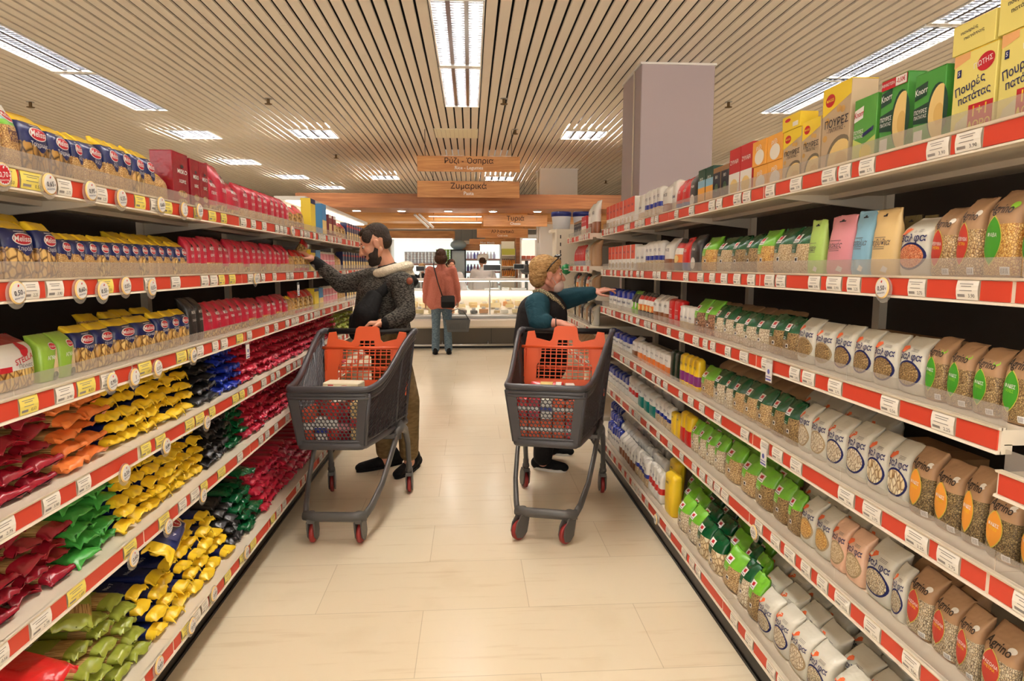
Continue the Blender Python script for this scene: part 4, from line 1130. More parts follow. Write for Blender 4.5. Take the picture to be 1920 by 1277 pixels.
# ---- pulses side, top shelf
shelf_row(1, 0, fill(1137, 1190, 'vermbox', .185, 8) + [
 (1190, 1206, 'pale_white', .18)] + fill(1206, 1236, 'wb_rice', .185, 4) + [(1236, 1257, 'white_brown', .187), (1257, 1266, 'pale_white', .18)] +
 fill(1264, 1286, 'red_slim', .17, 2) + [(1286, 1308, 'black_oval', .182)] + fill(1308, 1336, 'greenbox', .172, 2) + fill(1336, 1366, 'brownbox', .153, 2) +
 fill(1366, 1410, 'redbox', .202, 2) + fill(1410, 1466, 'orangebox', .095, 2) + [(1466, 1501, 'maggi', .18), (1502, 1537, 'maggi', .187), (1538, 1597, 'maggi', .258),
 (1598, 1642, 'knorr_light', .185), (1645, 1704, 'knorr_promo', .205), (1708, 1776, 'knorr', .182), (1784, 1868, 'patata', .187), (1871, 1965, 'patata', .19)])
shelf_row(1, 0, fill(1410, 1466, 'orangebox', .095, 2, dz=.0965) + [(1466, 1501, 'maggi_top', .05, .182), (1784, 1868, 'patata_top', .065, .189), (1871, 1965, 'patata_top', .085, .192)], where='second layer of the ')
shelf_row(1, 0, fill(1544, 1618, 'maggi', .24, 2), setback=.16, where='back row of the ')
# ---- pulses side, second shelf
shelf_row(1, 1, fill(1140, 1190, 'vermbox', .175, 7) + fill(1190, 1207, 'pale_white', .165, 2) + fill(1207, 1238, 'wb_rice', .178, 4) + [(1238, 1258, 'white_brown', .187), (1258, 1275, 'snack_mix', .175), (1275, 1288, 'red_slim', .175),
 (1288, 1309, 'black_oval', .183), (1306, 1334, 'lg_rice', .165), (1335, 1364, 'dg_rice', .155), (1365, 1388, 'dg_lent', .155), (1389, 1411, 'dg_lent', .155), (1412, 1438, 'lg_rice', .165), (1440, 1472, 'dg_rice', .165), (1474, 1509, 'dg_rice', .165),
 (1509, 1537, 'po_lime', .178), (1540, 1588, 'po_pink', .182), (1589, 1622, 'po_sky', .185), (1625, 1674, 'po_sand', .182), (1678, 1736, 'al_red', .15), (1738, 1783, 'ag_redc', .165), (1785, 1828, 'ag_redc', .18), (1832, 1898, 'ag_fava', .19), (1902, 1990, 'ag_fava', .17)])
shelf_row(1, 1, fill(1160, 1200, 'vermbox', .15, 4, dz=0) + [(1676, 1712, 'po_moss', .165), (1714, 1740, 'po_moss', .16)], setback=.13, where='back row of the ')
# ---- pulses side, third shelf
shelf_row(1, 2, fill(1139, 1181, ['bluecap'], .153, 5) + fill(1181, 1194, 'snack_green', .158, 2) + fill(1194, 1222, 'snack_mix', .156, 4) + fill(1222, 1250, 'white_brown', .154, 3) + fill(1250, 1274, 'red_plain', .145, 2) + fill(1272, 1296, 'pale_white', .12, 3) +
 fill(1296, 1336, 'lg_brown', .165, 2) + fill(1333, 1366, 'dg_bean', .15, 2) + fill(1367, 1432, 'dg_bean', .138, 3) + [(1433, 1462, 'dg_lent', .15), (1460, 1489, 'dg_lent', .15)] +
 [(1489, 1521, 'al_lentb', .15), (1522, 1556, 'al_lentb', .145), (1557, 1592, 'al_lent', .148), (1593, 1630, 'al_lent', .145), (1631, 1676, 'al_lent', .145), (1677, 1726, 'al_lent', .145)] +
 [(1727, 1765, 'ag_green', .155), (1767, 1812, 'ag_green', .15), (1816, 1866, 'ag_green', .148), (1870, 1930, 'ag_green', .16)])
shelf_row(1, 2, fill(1330, 1480, 'brown_back', .14, 7) + fill(1610, 1760, 'brown_block', .12, 4), setback=.22, where='back row of the ')
# ---- pulses side, fourth shelf
shelf_row(1, 3, fill(1139, 1180, 'bluecap', .13, 6) + [(1180, 1193, 'white_brown', .14)] + fill(1193, 1254, 'white_orange', .13, 7) + fill(1254, 1271, 'dgreen_tall', .16, 2) + fill(1272, 1305, 'yellow_purple', .165, 4) +
 [(1306, 1330, 'lg_chick', .143), (1331, 1352, 'dg_bean', .15), (1352, 1366, 'dg_bean', .15)] + fill(1366, 1435, 'dg_chick', .155, 3) + fill(1436, 1490, 'dg_lent', .155, 2) +
 [(1491, 1513, 'al_beanb', .16), (1514, 1543, 'al_beanb', .16), (1544, 1578, 'al_bean', .16), (1579, 1617, 'al_bean', .165), (1618, 1656, 'al_big', .165), (1657, 1697, 'al_big', .165)] +
 [(1698, 1742, 'ag_orange', .17), (1744, 1794, 'ag_orange', .165), (1796, 1838, 'ag_orange', .175), (1840, 1900, 'ag_orange', .15), (1904, 1980, 'ag_orange', .15)])
shelf_row(1, 3, fill(1340, 1500, 'brown_back', .15, 6) + fill(1500, 1660, 'al_lentb', .15, 4) + fill(1690, 1800, 'brown_block', .12, 3), setback=.22, where='back row of the ')
# ---- pulses side, fifth shelf
shelf_row(1, 4, fill(1136, 1176, 'bluecap', .14, 7) + fill(1176, 1193, 'white_red', .16, 3) + fill(1193, 1226, 'white_tealb', .15, 3) + fill(1226, 1256, 'wb_rice', .144, 4) + fill(1256, 1272, 'yellow_tall', .13, 2) + fill(1272, 1291, 'yellow_red', .165, 2) +
 fill(1291, 1348, 'lg_bean', .155, 4) + [(1349, 1380, 'lg_chick', .16), (1381, 1408, 'lg_chick', .155), (1409, 1440, 'lg_lent', .155), (1441, 1470, 'lg_lent', .155), (1471, 1493, 'lg_lent', .15)] +
 [(1494, 1520, 'al_pea', .155), (1521, 1550, 'al_pea', .155), (1551, 1578, 'al_orange', .155), (1579, 1612, 'al_orange', .155), (1613, 1664, 'al_eye', .165), (1666, 1690, 'al_eye', .15)] +
 [(1691, 1736, 'ag_red', .165), (1738, 1785, 'ag_red', .16), (1787, 1828, 'ag_red', .16), (1830, 1895, 'ag_red', .16), (1898, 1990, 'ag_red', .16)])
shelf_row(1, 4, fill(1180, 1270, 'wb_rice', .15, 6) + fill(1310, 1480, 'lg_lent', .15, 6) + fill(1500, 1660, 'al_lentb', .15, 4) + fill(1700, 1820, 'brown_back', .15, 3), setback=.15, where='back row of the ')
# ---- pulses side, lowest shelf: several rows deep
for q, (sb, wh) in enumerate(((.04, ''), (.125, 'second row of the '), (.21, 'third row of the '))):
    s_ = 9 * q
    items = fill(1138 + 3 * q, 1158 + q * 3, 'bluecap', .15, 7) + fill(1158 + 2 * q, 1188 + 3 * q, 'white_brown', .15, 6) + fill(1188 + 3 * q, 1212 + 4 * q, 'wb_rice', .16, 4) + fill(1212 + 4 * q, 1236 + 5 * q, 'white_red', .165, 4)
    items += [(1238 + 5 * q, 1262 + 5 * q, 'yellow_tall', .22)]
    items += fill(1264 + s_, 1300 + s_, 'lg_bean', .155, 2) + fill(1300 + s_, 1345 + s_, 'dg_big', .16, 2) + fill(1346 + s_, 1374 + s_, 'lg_chick', .15, 1) + fill(1375 + s_, 1415 + s_, ['lg_lent', 'dg_bean'], .165, 2)
    items += fill(1416 + s_, 1540 + s_ * 2, ['al_eye', 'al_beanb', 'al_bean'], .15, 4) + fill(1545 + s_ * 2, 1700 + s_ * 2, ['al_beanb', 'al_bean'], .15, 3)
    shelf_row(1, 5, items, setback=sb, where=wh, tiltmax=.12)
shelf_row(1, 5, fill(1345, 1460, ['lg_chick', 'dg_bean', 'lg_lent'], .14, 5, dz=.16) + fill(1500, 1720, ['al_beanb'], .13, 6, dz=.155), setback=.215, where='upper layer of the ', tiltmax=.15)
shelf_row(1, 5, fill(1475, 1640, ['al_beanb', 'al_bean'], .14, 5), setback=.3, where='fourth row of the ', tiltmax=.1)

# ---- pasta side, top shelf
shelf_row(-1, 0, fill(545, 562, 'clear_pasta', .15, 2) + [(562, 574, 'clear_pasta', .17), (574, 600, 'yellowbox', .245), (600, 616, 'bluebox', .24)] + fill(616, 632, 'tallbox', .18, 2) + fill(632, 650, 'clear_pasta', .15, 3) + fill(650, 714, 'navybox', .165, 18) +
 fill(455, 545, 'mis_a', .182, 8) + [(432, 455, 'mis_b', .18), (414, 431, 'mis_b', .235), (392, 413, 'mis_b', .19)] + fill(358, 391, 'mis_box', .2, 2) + [(322, 356, 'mis_box', .205), (300, 321, 'clear_yellow', .12)] +
 fill(205, 298, ['mel_b', 'mel_b', 'mel_c'], .172, 4) + [(165, 203, 'mel_b', .16), (143, 163, 'mel_b', .152), (101, 141, 'mel_d', .157), (48, 100, 'mel_d', .165), (14, 46, 'kids', .168), (-22, 12, 'kids', .17), (-80, -26, 'mel_a', .16)])
shelf_row(-1, 0, [(296, 340, 'mel_box', .15), (205, 262, 'mel_c', .145)], setback=.15, where='back row of the ')
# ---- pasta side, second shelf
shelf_row(-1, 1, fill(545, 556, 'clear_yellow', .13, 1) + fill(556, 583, 'clear_pasta', .14, 3) + [(583, 592, 'yellowbox', .15), (592, 602, 'bluebox', .15)] + fill(602, 630, 'pinkstripe', .145, 5) + fill(630, 642, 'clear_yellow', .14, 2) + fill(642, 714, 'navybox', .16, 18) +
 fill(392, 545, ['mis_a', 'mis_a', 'mis_b'], .162, 14) + fill(356, 391, 'mis_a', .152, 3) + fill(118, 355, ['mel_b', 'mel_b', 'mel_b', 'mel_c'], .127, 13) + [(78, 117, 'mel_a', .15), (14, 76, 'mel_a', .148), (-45, 12, 'mel_a', .145), (-110, -50, 'mel_a', .145)])
shelf_row(-1, 1, fill(230, 345, ['mel_b', 'mel_c'], .155, 5) + fill(450, 530, 'mis_a', .15, 4) + [(20, 66, 'mel_a', .175)], setback=.15, where='back row of the ')
# ---- pasta side, third shelf
shelf_row(-1, 2, fill(544, 556, 'clear_yellow', .12, 2) + fill(556, 590, 'clear_pasta', .145, 4) + [(590, 599, 'yellowbox', .145), (599, 607, 'bluebox', .145)] + fill(607, 635, 'pinkstripe', .15, 5) + fill(635, 650, 'clear_yellow', .15, 3) + fill(650, 714, 'navybox', .15, 18) +
 fill(388, 470, ['mis_b'], .152, 6) + fill(470, 543, ['mis_a', 'mis_b'], .14, 6) + fill(360, 387, 'mis_black', .178, 2) + fill(150, 222, 'mel_c', .135, 2) + fill(223, 299, 'mel_c', .135, 2) + fill(300, 360, ['mel_c'], .14, 3) + fill(84, 148, 'afi', .125, 2) + [(0, 82, 'stella', .135), (-90, -4, 'stella', .135)])
shelf_row(-1, 2, fill(180, 300, ['clear_yellow', 'mel_c'], .15, 4), setback=.16, where='back row of the ')

# ---- stacked spaghetti, ends to the aisle
SDESC = {'yellow': 'yellow-ended spaghetti pack', 'red': 'dark-red-ended spaghetti pack', 'orange': 'orange spaghetti pack', 'black': 'black spaghetti pack', 'blue': 'royal blue spaghetti pack', 'crimson': 'crimson spaghetti pack',
         'green': 'leaf green spaghetti pack', 'darkgreen': 'dark green spaghetti pack', 'olive': 'olive spaghetti pack', 'brightred': 'bright red spaghetti pack'}
LAYN = ['bottom', 'second', 'third', 'fourth', 'fifth', 'sixth', 'seventh']
def stacks(lv, segs, wid=.096, lay=.04):
    zb = LZ[lv] + SHZ
    base = (XL if lv < 5 else XLB) + .03
    for p0, p1, key, layers in segs:
        ya, yb = sorted(Yat(p, -base, zb + .08) for p in (p0, p1))
        n = max(1, round((yb - ya) / wid)); step = (yb - ya) / n
        for c in range(n):
            Yc = ya + step * (c + .5)
            lay_n = layers[min(len(layers) - 1, int(c * len(layers) / n))] if isinstance(layers, (list, tuple)) else layers
            for L in range(lay_n):
                vi = pr.randrange(len(SPAG[key])); me = SPAG[key][vi]
                dx = pr.uniform(-.008, .012) + .006 * L + (.03 * L * (lv == 5) * .5)
                o = place('spag_' + key + str(vi), -1, base + max(0, dx) + pr.choice((.004, .004, .012, .02)), Yc + pr.uniform(-.009, .009) + (.02 if L % 2 else -.008), zb + lay * L * .95 + .004,
                          '%s, %s stack from camera, %s layer, %s' % (SDESC[key], ordw(c + 1), LAYN[L], SHN[-1][lv]), 'stacked spaghetti packs', (step / .1, 1, lay / .042), pr.uniform(-.045, .045), pr.uniform(-.012, .012), pr.uniform(-.035, .035), parts=me)
                o['category'] = 'spaghetti pack'
stacks(3, [(-70, 0, 'brightred', 4), (0, 122, 'red', 5), (124, 214, 'orange', 5), (216, 372, 'yellow', [5, 5, 5, 5]), (374, 416, 'black', 5), (416, 456, 'blue', 5), (457, 632, 'crimson', [5, 4, 5, 5]), (633, 668, 'olive', 4)], lay=.042)
stacks(4, [(-80, 150, 'red', [5, 5, 4]), (152, 234, 'green', 5), (236, 392, 'yellow', [5, 4, 5]), (393, 437, 'black', 5), (437, 466, 'darkgreen', 5), (467, 650, 'crimson', 5)], lay=.041)
stacks(5, [(-150, 130, 'brightred', [4, 5]), (150, 296, 'olive', [4, 5]), (300, 444, 'yellow', [4, 5, 5]), (446, 468, 'black', 5), (469, 500, 'darkgreen', 5), (501, 650, 'crimson', [5, 4, 4])], lay=.042)
def loose(key, X, Y, z, rz, tilt, roll, label):
    o = place('spag_l' + key, -1, -X, Y, z, label, None, (1.15, 1.1, 1.1), rz, tilt, roll, parts=SPAG[key][0])
    o['category'] = 'spaghetti pack'; return o
loose('yellow', -1.06, 2.12, LZ[5] + .29, -1.3, .05, .5, 'navy and yellow spaghetti pack lying askew on top of the lowest shelf stacks')
loose('olive', -1.1, 1.72, LZ[5] + .265, -1.0, .1, .3, 'olive spaghetti pack lying diagonally beside the askew navy and yellow pack')
loose('brightred', -1.0, 1.52, LZ[5] + .25, -.3, .05, .05, 'bright red spaghetti pack lying loose on the lowest pasta shelf pile')
loose('darkgreen', -1.06, 3.0, LZ[5] + .275, -.5, .04, .0, 'dark green spaghetti pack lying loose on top of the dark green stack')

# ------------------------------------------------------------------ round offer discs on the rails
m_cream2 = M('disc_cream', (240, 228, 196), .5); m_rim = M('disc_rim', (236, 200, 130), .5)
def disc(px, py, txt, side, lv, burst=False):
    base = (XR if side > 0 else XL) if lv < 5 else (XRB if side > 0 else XLB)
    X = side * (base - .012)
    p = at_x(px, py, X)
    r = .0265
    fr = lambda x, z: 0.0
    t = empty('offer_disc', (X, p.y, p.z), -PI / 2 if side > 0 else PI / 2)
    mb = MB(); mb.lathe([(r * 1.25, -.001), (r * 1.28, 0), (r * 1.25, .001)], m_clear, 28, axis='y', loc=(0, .004, -.004)); link('clear_holder', mb, t)
    mb = MB(); mb.box(-.008, .008, .004, .0075, -.012, .012, m_clear); link('clip', mb, t)
    mb = MB(); mb.lathe([(r, -.0012), (r, .0012)], m_rim, 28, axis='y')
    decal(mb, ellipse2d(r * .88, r * .88, 28), 0, 0, m_white, fr, .0022)
    if burst:
        pts = []
        for k in range(36): a = 2 * PI * k / 36; q = r * (.82 if k % 2 else .7); pts.append((q * math.cos(a), q * math.sin(a)))
        decal(mb, poly2d(pts), 0, 0, m_redink, fr, .0026)
    ink = m_whiteink if burst else m_ink
    decal(mb, text2d(txt, .0165 if len(txt) > 2 else .02, True), -.001, -.001, ink, fr, .0032, rot=.12)
    decal(mb, text2d('€', .007, True), r * .66, -.001, ink, fr, .0032)
    decal(mb, text2d('ΦΘΗΝΟΤΕΡΑ', .0048, True), 0, -.013, m_navyink if not burst else m_whiteink, fr, .0032, rot=.12)
    decal(mb, poly2d([(-.003, -.002), (.001, -.003), (.003, .002), (-.001, .003)]), 0, r * .6, m_redink if not burst else m_whiteink, fr, .0032)
    link('price_disc', mb, t)
    return t
DISCS = [(5, 327, '0,70', -1, 0, 'red starburst'), (93, 345, '0,65', -1, 0), (171, 358, '0,95', -1, 0), (229, 372, '0,55', -1, 0), (303, 384, '0,60', -1, 0, 'fifth'), (346, 393, '1', -1, 0), (375, 395, '0,60', -1, 0, 'seventh'), (548, 432, '0,80', -1, 0),
 (33, 549, '0,50', -1, 1), (152, 543, '0,60', -1, 1), (194, 545, '0,55', -1, 1, 'third'), (237, 536, '0,55', -1, 1, 'fourth'), (286, 539, '0,55', -1, 1, 'fifth'), (480, 523, '0,30', -1, 1),
 (211, 716, '0,95', -1, 2), (254, 707, '1', -1, 2), (297, 690, '0,55', -1, 2), (364, 667, '0,60', -1, 2), (236, 887, '0,35', -1, 3), (313, 836, '0,50', -1, 3), (389, 792, '0,40', -1, 3),
 (252, 1046, '0,60', -1, 4), (317, 987, '0,55', -1, 4), (382, 929, '0,40', -1, 4), (299, 1247, '0,65', -1, 5), (361, 1173, '0,55', -1, 5, 'second'), (402, 1113, '0,55', -1, 5, 'third'), (463, 1036, '0,60', -1, 5),
 (1654, 540, '0,50', 1, 1), (1413, 998, '0,10', 1, 4), (1229, 974, '2,30', 1, 5)]
for d in DISCS:
    t = disc(*d[:5], burst=len(d) > 5 and d[5] == 'red starburst')
    ex = (', %s from camera' % d[5]) if len(d) > 5 and d[5] != 'red starburst' else ''
    tag(t, ('red starburst' if len(d) > 5 and d[5] == 'red starburst' else 'round cream') + ' price disc reading %s, %s rail%s' % (d[2], SHN[d[3]][d[4]], ex), 'price disc', 'price discs on the shelf rails')
def hang_card(px, py, side, lv, label):
    base = XR if side > 0 else XL
    X = side * (base - .01); p = at_x(px, py, X)
    t = empty('hanging_card', (X, p.y, p.z), -PI / 2 if side > 0 else PI / 2)
    fr = lambda x, z: 0.0
    mb = MB(); mb.box(-.022, .022, 0, .001, -.03, .035, m_white)
    decal(mb, rect2d(.04, .006), 0, -.022, M('violet_ink', (90, 90, 160), .5), fr, .0006); decal(mb, rect2d(.036, .003), 0, -.012, M('violet_ink'), fr, .0006)
    decal(mb, ellipse2d(.009, .009, 16), 0, .006, M('violet_ink'), fr, .0006); link('card', mb, t)
    mb = MB(); mb.box(-.024, .024, .0015, .0025, -.033, .05, m_clear); link('clear_sleeve', mb, t)
    tag(t, label, 'card', 'white cards hanging from the rails')
hang_card(1441, 700, 1, 2, 'white card with violet print hanging from the third pulses rail')
hang_card(1431, 858, 1, 3, 'white card with violet print hanging from the fourth pulses rail')
hang_card(465, 660, -1, 2, 'white card hanging from the third pasta rail over crimson packs')
hang_card(560, 545, -1, 1, 'white card hanging from the second pasta rail near the man')
# ------------------------------------------------------------------ shopping carts
m_cart = M('charcoal_plastic', (66, 64, 68), 0.42); m_leg = M('grey_coated_steel', (84, 82, 80), 0.4)
m_orange = M('orange_plastic', (232, 96, 50), 0.4); m_wheel = M('red_wheel', (140, 36, 34), 0.45)
def lerp(a, b, t): return a + (b - a) * t
def make_cart(casters):
    t = empty('shopping_cart')
    yF, yR = -.06, .80
    zt = lambda u: .835 + .0 * u + .205 * (3 * (max(0, (u - .12) / .88)) ** 2 - 2 * (max(0, (u - .12) / .88)) ** 3)
    zb = lambda u: .53 - .07 * u
    ht = lambda u: lerp(.205, .29, min(1, u * 1.1)); hb = lambda u: lerp(.165, .235, u)
    def P(sd, u, s):
        return Vector((sd * lerp(hb(u), ht(u), s), lerp(yF, yR, u) + .03 * (1 - s) * (1 - u) + .05 * (s - .5) * u, lerp(zb(u), zt(u), s)))
    U = [i / 16 for i in range(17)]
    # rim: one loop round front and sides
    def loop(s, inset=0):
        L = [P(-1, u, s) for u in reversed(U)]; R_ = [P(1, u, s) for u in U]
        c = .03
        a, b = L[-1].copy(), R_[0].copy()
        L[-1] = a + Vector((0, c, 0)); R_[0] = b + Vector((0, c, 0))
        mid = [a + Vector((c * .25, c * .25, 0)), a + Vector((c, 0, 0)), b - Vector((c, 0, 0)), b + Vector((-c * .25, c * .25, 0))]
        return L + mid + R_
    mb = MB()
    mb.tube(loop(1.0), .017, m_cart, 8, flat=(.85, 1))
    mb.tube([p - Vector((0, 0, .028)) for p in loop(1.0)], .011, m_cart, 8, flat=(.8, 1))
    mb.tube([p - Vector((0, 0, .045)) for p in loop(1.0)], .009, m_cart, 8)
    link('basket_rim', mb, t)
    mb = MB()
    mb.tube(loop(0.02), .016, m_cart, 8, flat=(.8, 1.3)); mb.tube(loop(.1), .008, m_cart, 6)
    n = 14
    for i in range(n + 1):
        u = i / n; a, b = P(-1, u, 0), P(1, u, 0); mb.tube([a, b], .005, m_cart, 6)
    for x in (-.6, -.3, 0, .3, .6): mb.tube([Vector((hb(0) * x, yF + .03, zb(0))), Vector((hb(1) * x, yR, zb(1)))], .005, m_cart, 6)
    link('basket_floor', mb, t)
    # front panel with hexagonal openings
    mb = MB()
    a0, a1, b0, b1 = P(-1, 0, .04), P(1, 0, .04), P(-1, 0, .93), P(1, 0, .93)
    def FP(x, s, dy=0):
        p = lerp(lerp(a0, a1, x), lerp(b0, b1, x), s); return p + Vector((0, dy, 0))
    W_, H_ = .36, .27
    m0, m1 = .12, .88
    def quad(x0, x1, s0, s1):
        vs = [FP(x, s, d) for d in (-.004, .006) for s in (s0, s1) for x in (x0, x1)]
        mb.add(vs, [(0, 1, 3, 2), (4, 6, 7, 5), (0, 4, 5, 1), (2, 3, 7, 6), (0, 2, 6, 4), (1, 5, 7, 3)], m_cart)
    quad(-.0, m0, 0, 1.02); quad(m1, 1.0, 0, 1.02); quad(m0, m1, 0, .08); quad(m0, m1, .9, 1.02)
    nx = 13; w_ = (m1 - m0) / nx; hr = w_ / math.sqrt(3); asp = W_ / H_
    row_h = 1.5 * hr * asp; r_ = 0; sy_ = .08
    while True:
        cy = .08 + hr * asp + r_ * row_h
        if cy > .9 + hr * asp * .4: break
        for i in range(nx + (r_ % 2)):
            cx = m0 + w_ * (i + .5) - (w_ / 2 if r_ % 2 else 0)
            o_, i_ = [], []
            for k in range(6):
                a = PI / 6 + PI / 3 * k
                for lst, q in ((o_, 1.0), (i_, .80)):
                    x = min(max(cx + hr * q * math.cos(a), m0), m1); s = min(max(cy + hr * q * asp * math.sin(a), .08), .9)
                    lst.append((x, s))
            vs = [FP(x, s, -.002) for x, s in o_] + [FP(x, s, -.002) for x, s in i_] + [FP(x, s, .006) for x, s in i_]
            fs = []
            for k in range(6):
                k2 = (k + 1) % 6
                fs += [(k, k2, 6 + k2, 6 + k), (6 + k, 6 + k2, 12 + k2, 12 + k)]
            mb.add(vs, fs, m_cart)
        r_ += 1
    link('front_panel', mb, t)
    # side panels
    for sd in (-1, 1):
        mb = MB()
        for i in range(11):
            u = .02 + .93 * i / 10; mb.tube([P(sd, u, .03), P(sd, u, .93)], .0045 if i not in (0, 10, 7) else .013, m_cart, 6)
        for i in range(-14, 22):
            pts = []
            for k in range(13):
                u = k / 12; s = .05 + i * .055 + u * .75
                if .04 <= s <= .93: pts.append(P(sd, u * .97 + .01, s))
            if len(pts) > 1: mb.tube(pts, .0042, m_cart, 5, flat=(1.6, .7))
        link('side_panel', mb, t)
    # handle
    hz, hy = 1.035, .875
    mb = MB(); mb.tube([(-.27, hy, hz), (.27, hy, hz)], .019, m_black, 12); link('handle', mb, t)
    for sd in (-1, 1):
        mb = MB(); mb.tube([P(sd, .9, 1), (sd * .292, .845, 1.04), (sd * .285, hy, hz), (sd * .265, hy, hz)], .02, m_cart, 8); link('handle_arm', mb, t)
    # orange child seat flap
    seat = MB()
    def SP(x, z): # panel plane leaning back
        return Vector((x, .68 + (z - .66) * .28, z))
    def pan(pts, th=.012):
        n_ = len(pts); vs = [SP(x, z) for x, z in pts] + [SP(x, z) + Vector((0, th, 0)) for x, z in pts]
        fs = [tuple(range(n_)), tuple(range(2 * n_ - 1, n_ - 1, -1))] + [(k, n_ + k, n_ + (k + 1) % n_, (k + 1) % n_) for k in range(n_)]
        seat.add(vs, fs, m_orange)
    Wd = .255
    pan([(-Wd, .945), (-Wd + .012, 1.035), (-Wd + .055, 1.04), (-Wd + .07, .995), (-.1, .975), (-.1, .945)])
    pan([(.1, .945), (.1, .975), (Wd - .07, .995), (Wd - .055, 1.04), (Wd - .012, 1.035), (Wd, .945)])
    pan([(-.1, .945), (-.1, .975), (-.085, .99), (-.072, 1.06), (-.055, 1.072), (.055, 1.072), (.072, 1.06), (.085, .99), (.1, .975), (.1, .945), (.05, .945), (.045, .985), (-.045, .985), (-.05, .945)])
    for x in (-.018, .018): pan([(x - .003, .945), (x - .003, .985), (x + .003, .985), (x + .003, .945)][::-1])
    pan([(-.05, .962), (.05, .962), (.05, .967), (-.05, .967)])
    pan([(-Wd, .945), (Wd, .945), (Wd, .93), (-Wd, .93)][::-1], .03)
    pan([(-Wd, .93), (-.15, .93), (-.15, .87), (-.175, .825), (-Wd, .825)][::-1]); pan([(Wd, .93), (.15, .93), (.15, .87), (.175, .825), (Wd, .825)])
    pan([(-Wd, .825), (-.175, .825), (-.175, .74), (-.165, .70), (-.155, .655), (-Wd, .655)][::-1]); pan([(Wd, .825), (.175, .825), (.175, .74), (.165, .70), (Wd, .655)])
    pan([(-.175, .745), (.175, .745), (.17, .70), (-.17, .70)][::-1], .03)
    pan([(-Wd, .655), (-Wd, .60), (-.17, .60), (-.165, .655)][::-1])
    for i in range(10):
        x = -.16 + .32 * i / 9; pan([(x - .0025, .745), (x + .0025, .745), (x + .0025, .93), (x - .0025, .93)], .02 if i % 3 == 0 else .008)
    for z in (.765, .79, .825, .845, .872, .898, .918): pan([(-.17, z - .0022), (.17, z - .0022), (.17, z + .0022), (-.17, z + .0022)], .018 if z == .825 else .008)
    link('child_seat_flap', seat, t)
    mb = MB(); mb.box(-.235, .235, .745, .86, .80, .808, m_orange); mb.tube([(-.28, .765, .94), (.28, .765, .94)], .011, m_orange, 8)
    for sd in (-1, 1): mb.box(sd * .25 - .006, sd * .25 + .006, .72, .83, .70, .93, m_orange)
    link('child_seat', mb, t)
    # chassis
    for sd in (-1, 1):
        mb = MB(); mb.tube([(sd * .155, .0, .155), (sd * .175, .07, .18), (sd * .205, .2, .26), (sd * .225, .36, .38), (sd * .235, .52, .475), (sd * .235, .6, .5)], [.02, .02, .018, .017, .02, .024], m_leg, 10, flat=(.75, 1.2))
        mb.tube([(sd * .235, .46, .47), (sd * .243, .58, .48), (sd * .247, .68, .44), (sd * .25, .74, .34), (sd * .25, .765, .2), (sd * .25, .765, .14)], [.02, .026, .024, .021, .02, .02], m_leg, 10, flat=(.75, 1.2))
        link('leg_frame', mb, t)
    mb = MB(); mb.tube([(-.165, 0, .155), (-.1, -.012, .152), (.1, -.012, .152), (.165, 0, .155)], .021, m_leg, 10, flat=(1, 1.25)); link('front_crossbar', mb, t)
    mb = MB(); mb.box(-.235, .235, .42, .7, .455, .475, m_leg); mb.box(-.235, .235, .6, .62, .4, .46, m_cart); link('underframe', mb, t)
    for i, (x, y) in enumerate(((-.125, 0), (.125, 0), (-.25, .765), (.25, .765))):
        e = bpy.data.objects.new('caster', None); COL.objects.link(e); e.parent = t; e.location = (x, y, 0); e.rotation_euler = (0, 0, casters[i])
        mb = MB(); mb.tube([(0, 0, .175 if i < 2 else .2), (0, 0, .13)], .019, m_leg, 10); mb.lathe([(.012, .172), (.022, .168), (.024, .15), (.012, .148)], m_leg, 12)
        for sx in (-1, 1):
            mb.prism([(-.03, .125), (.026, .14), (.058, .1), (.068, .055), (.055, .022), (.02, .014), (-.012, .04), (-.022, .08)], sx * .018 - .004, sx * .018 + .004, m_leg, axis='x')
        mb.box(-.02, .02, -.025, .022, .118, .14, m_leg)
        link('fork', mb, e)
        mb = MB(); mb.lathe([(.03, -.011), (.05, -.0105), (.0535, -.007), (.0535, .007), (.05, .0105), (.03, .011)], m_wheel, 24, axis='x', loc=(0, .024, .0545)); mb.lathe([(.014, -.018), (.014, .018)], m_leg, 12, axis='x', loc=(0, .024, .0545)); link('wheel', mb, e)
    return t
c1 = make_cart((.05, -.05, .2, .1)); c1.location = (-.715, 3.27, 0); c1.rotation_euler = (0, 0, math.radians(-4.8))
tag(c1, 'grey shopping cart with orange child seat, held by the bearded man', 'shopping cart', 'shopping carts in the aisle')
c2 = make_cart((2.5, 2.6, .5, .2)); c2.location = (.39, 3.245, 0); c2.rotation_euler = (0, 0, math.radians(-15.4))
tag(c2, 'grey shopping cart with orange child seat, held by the older woman', 'shopping cart', 'shopping carts in the aisle')

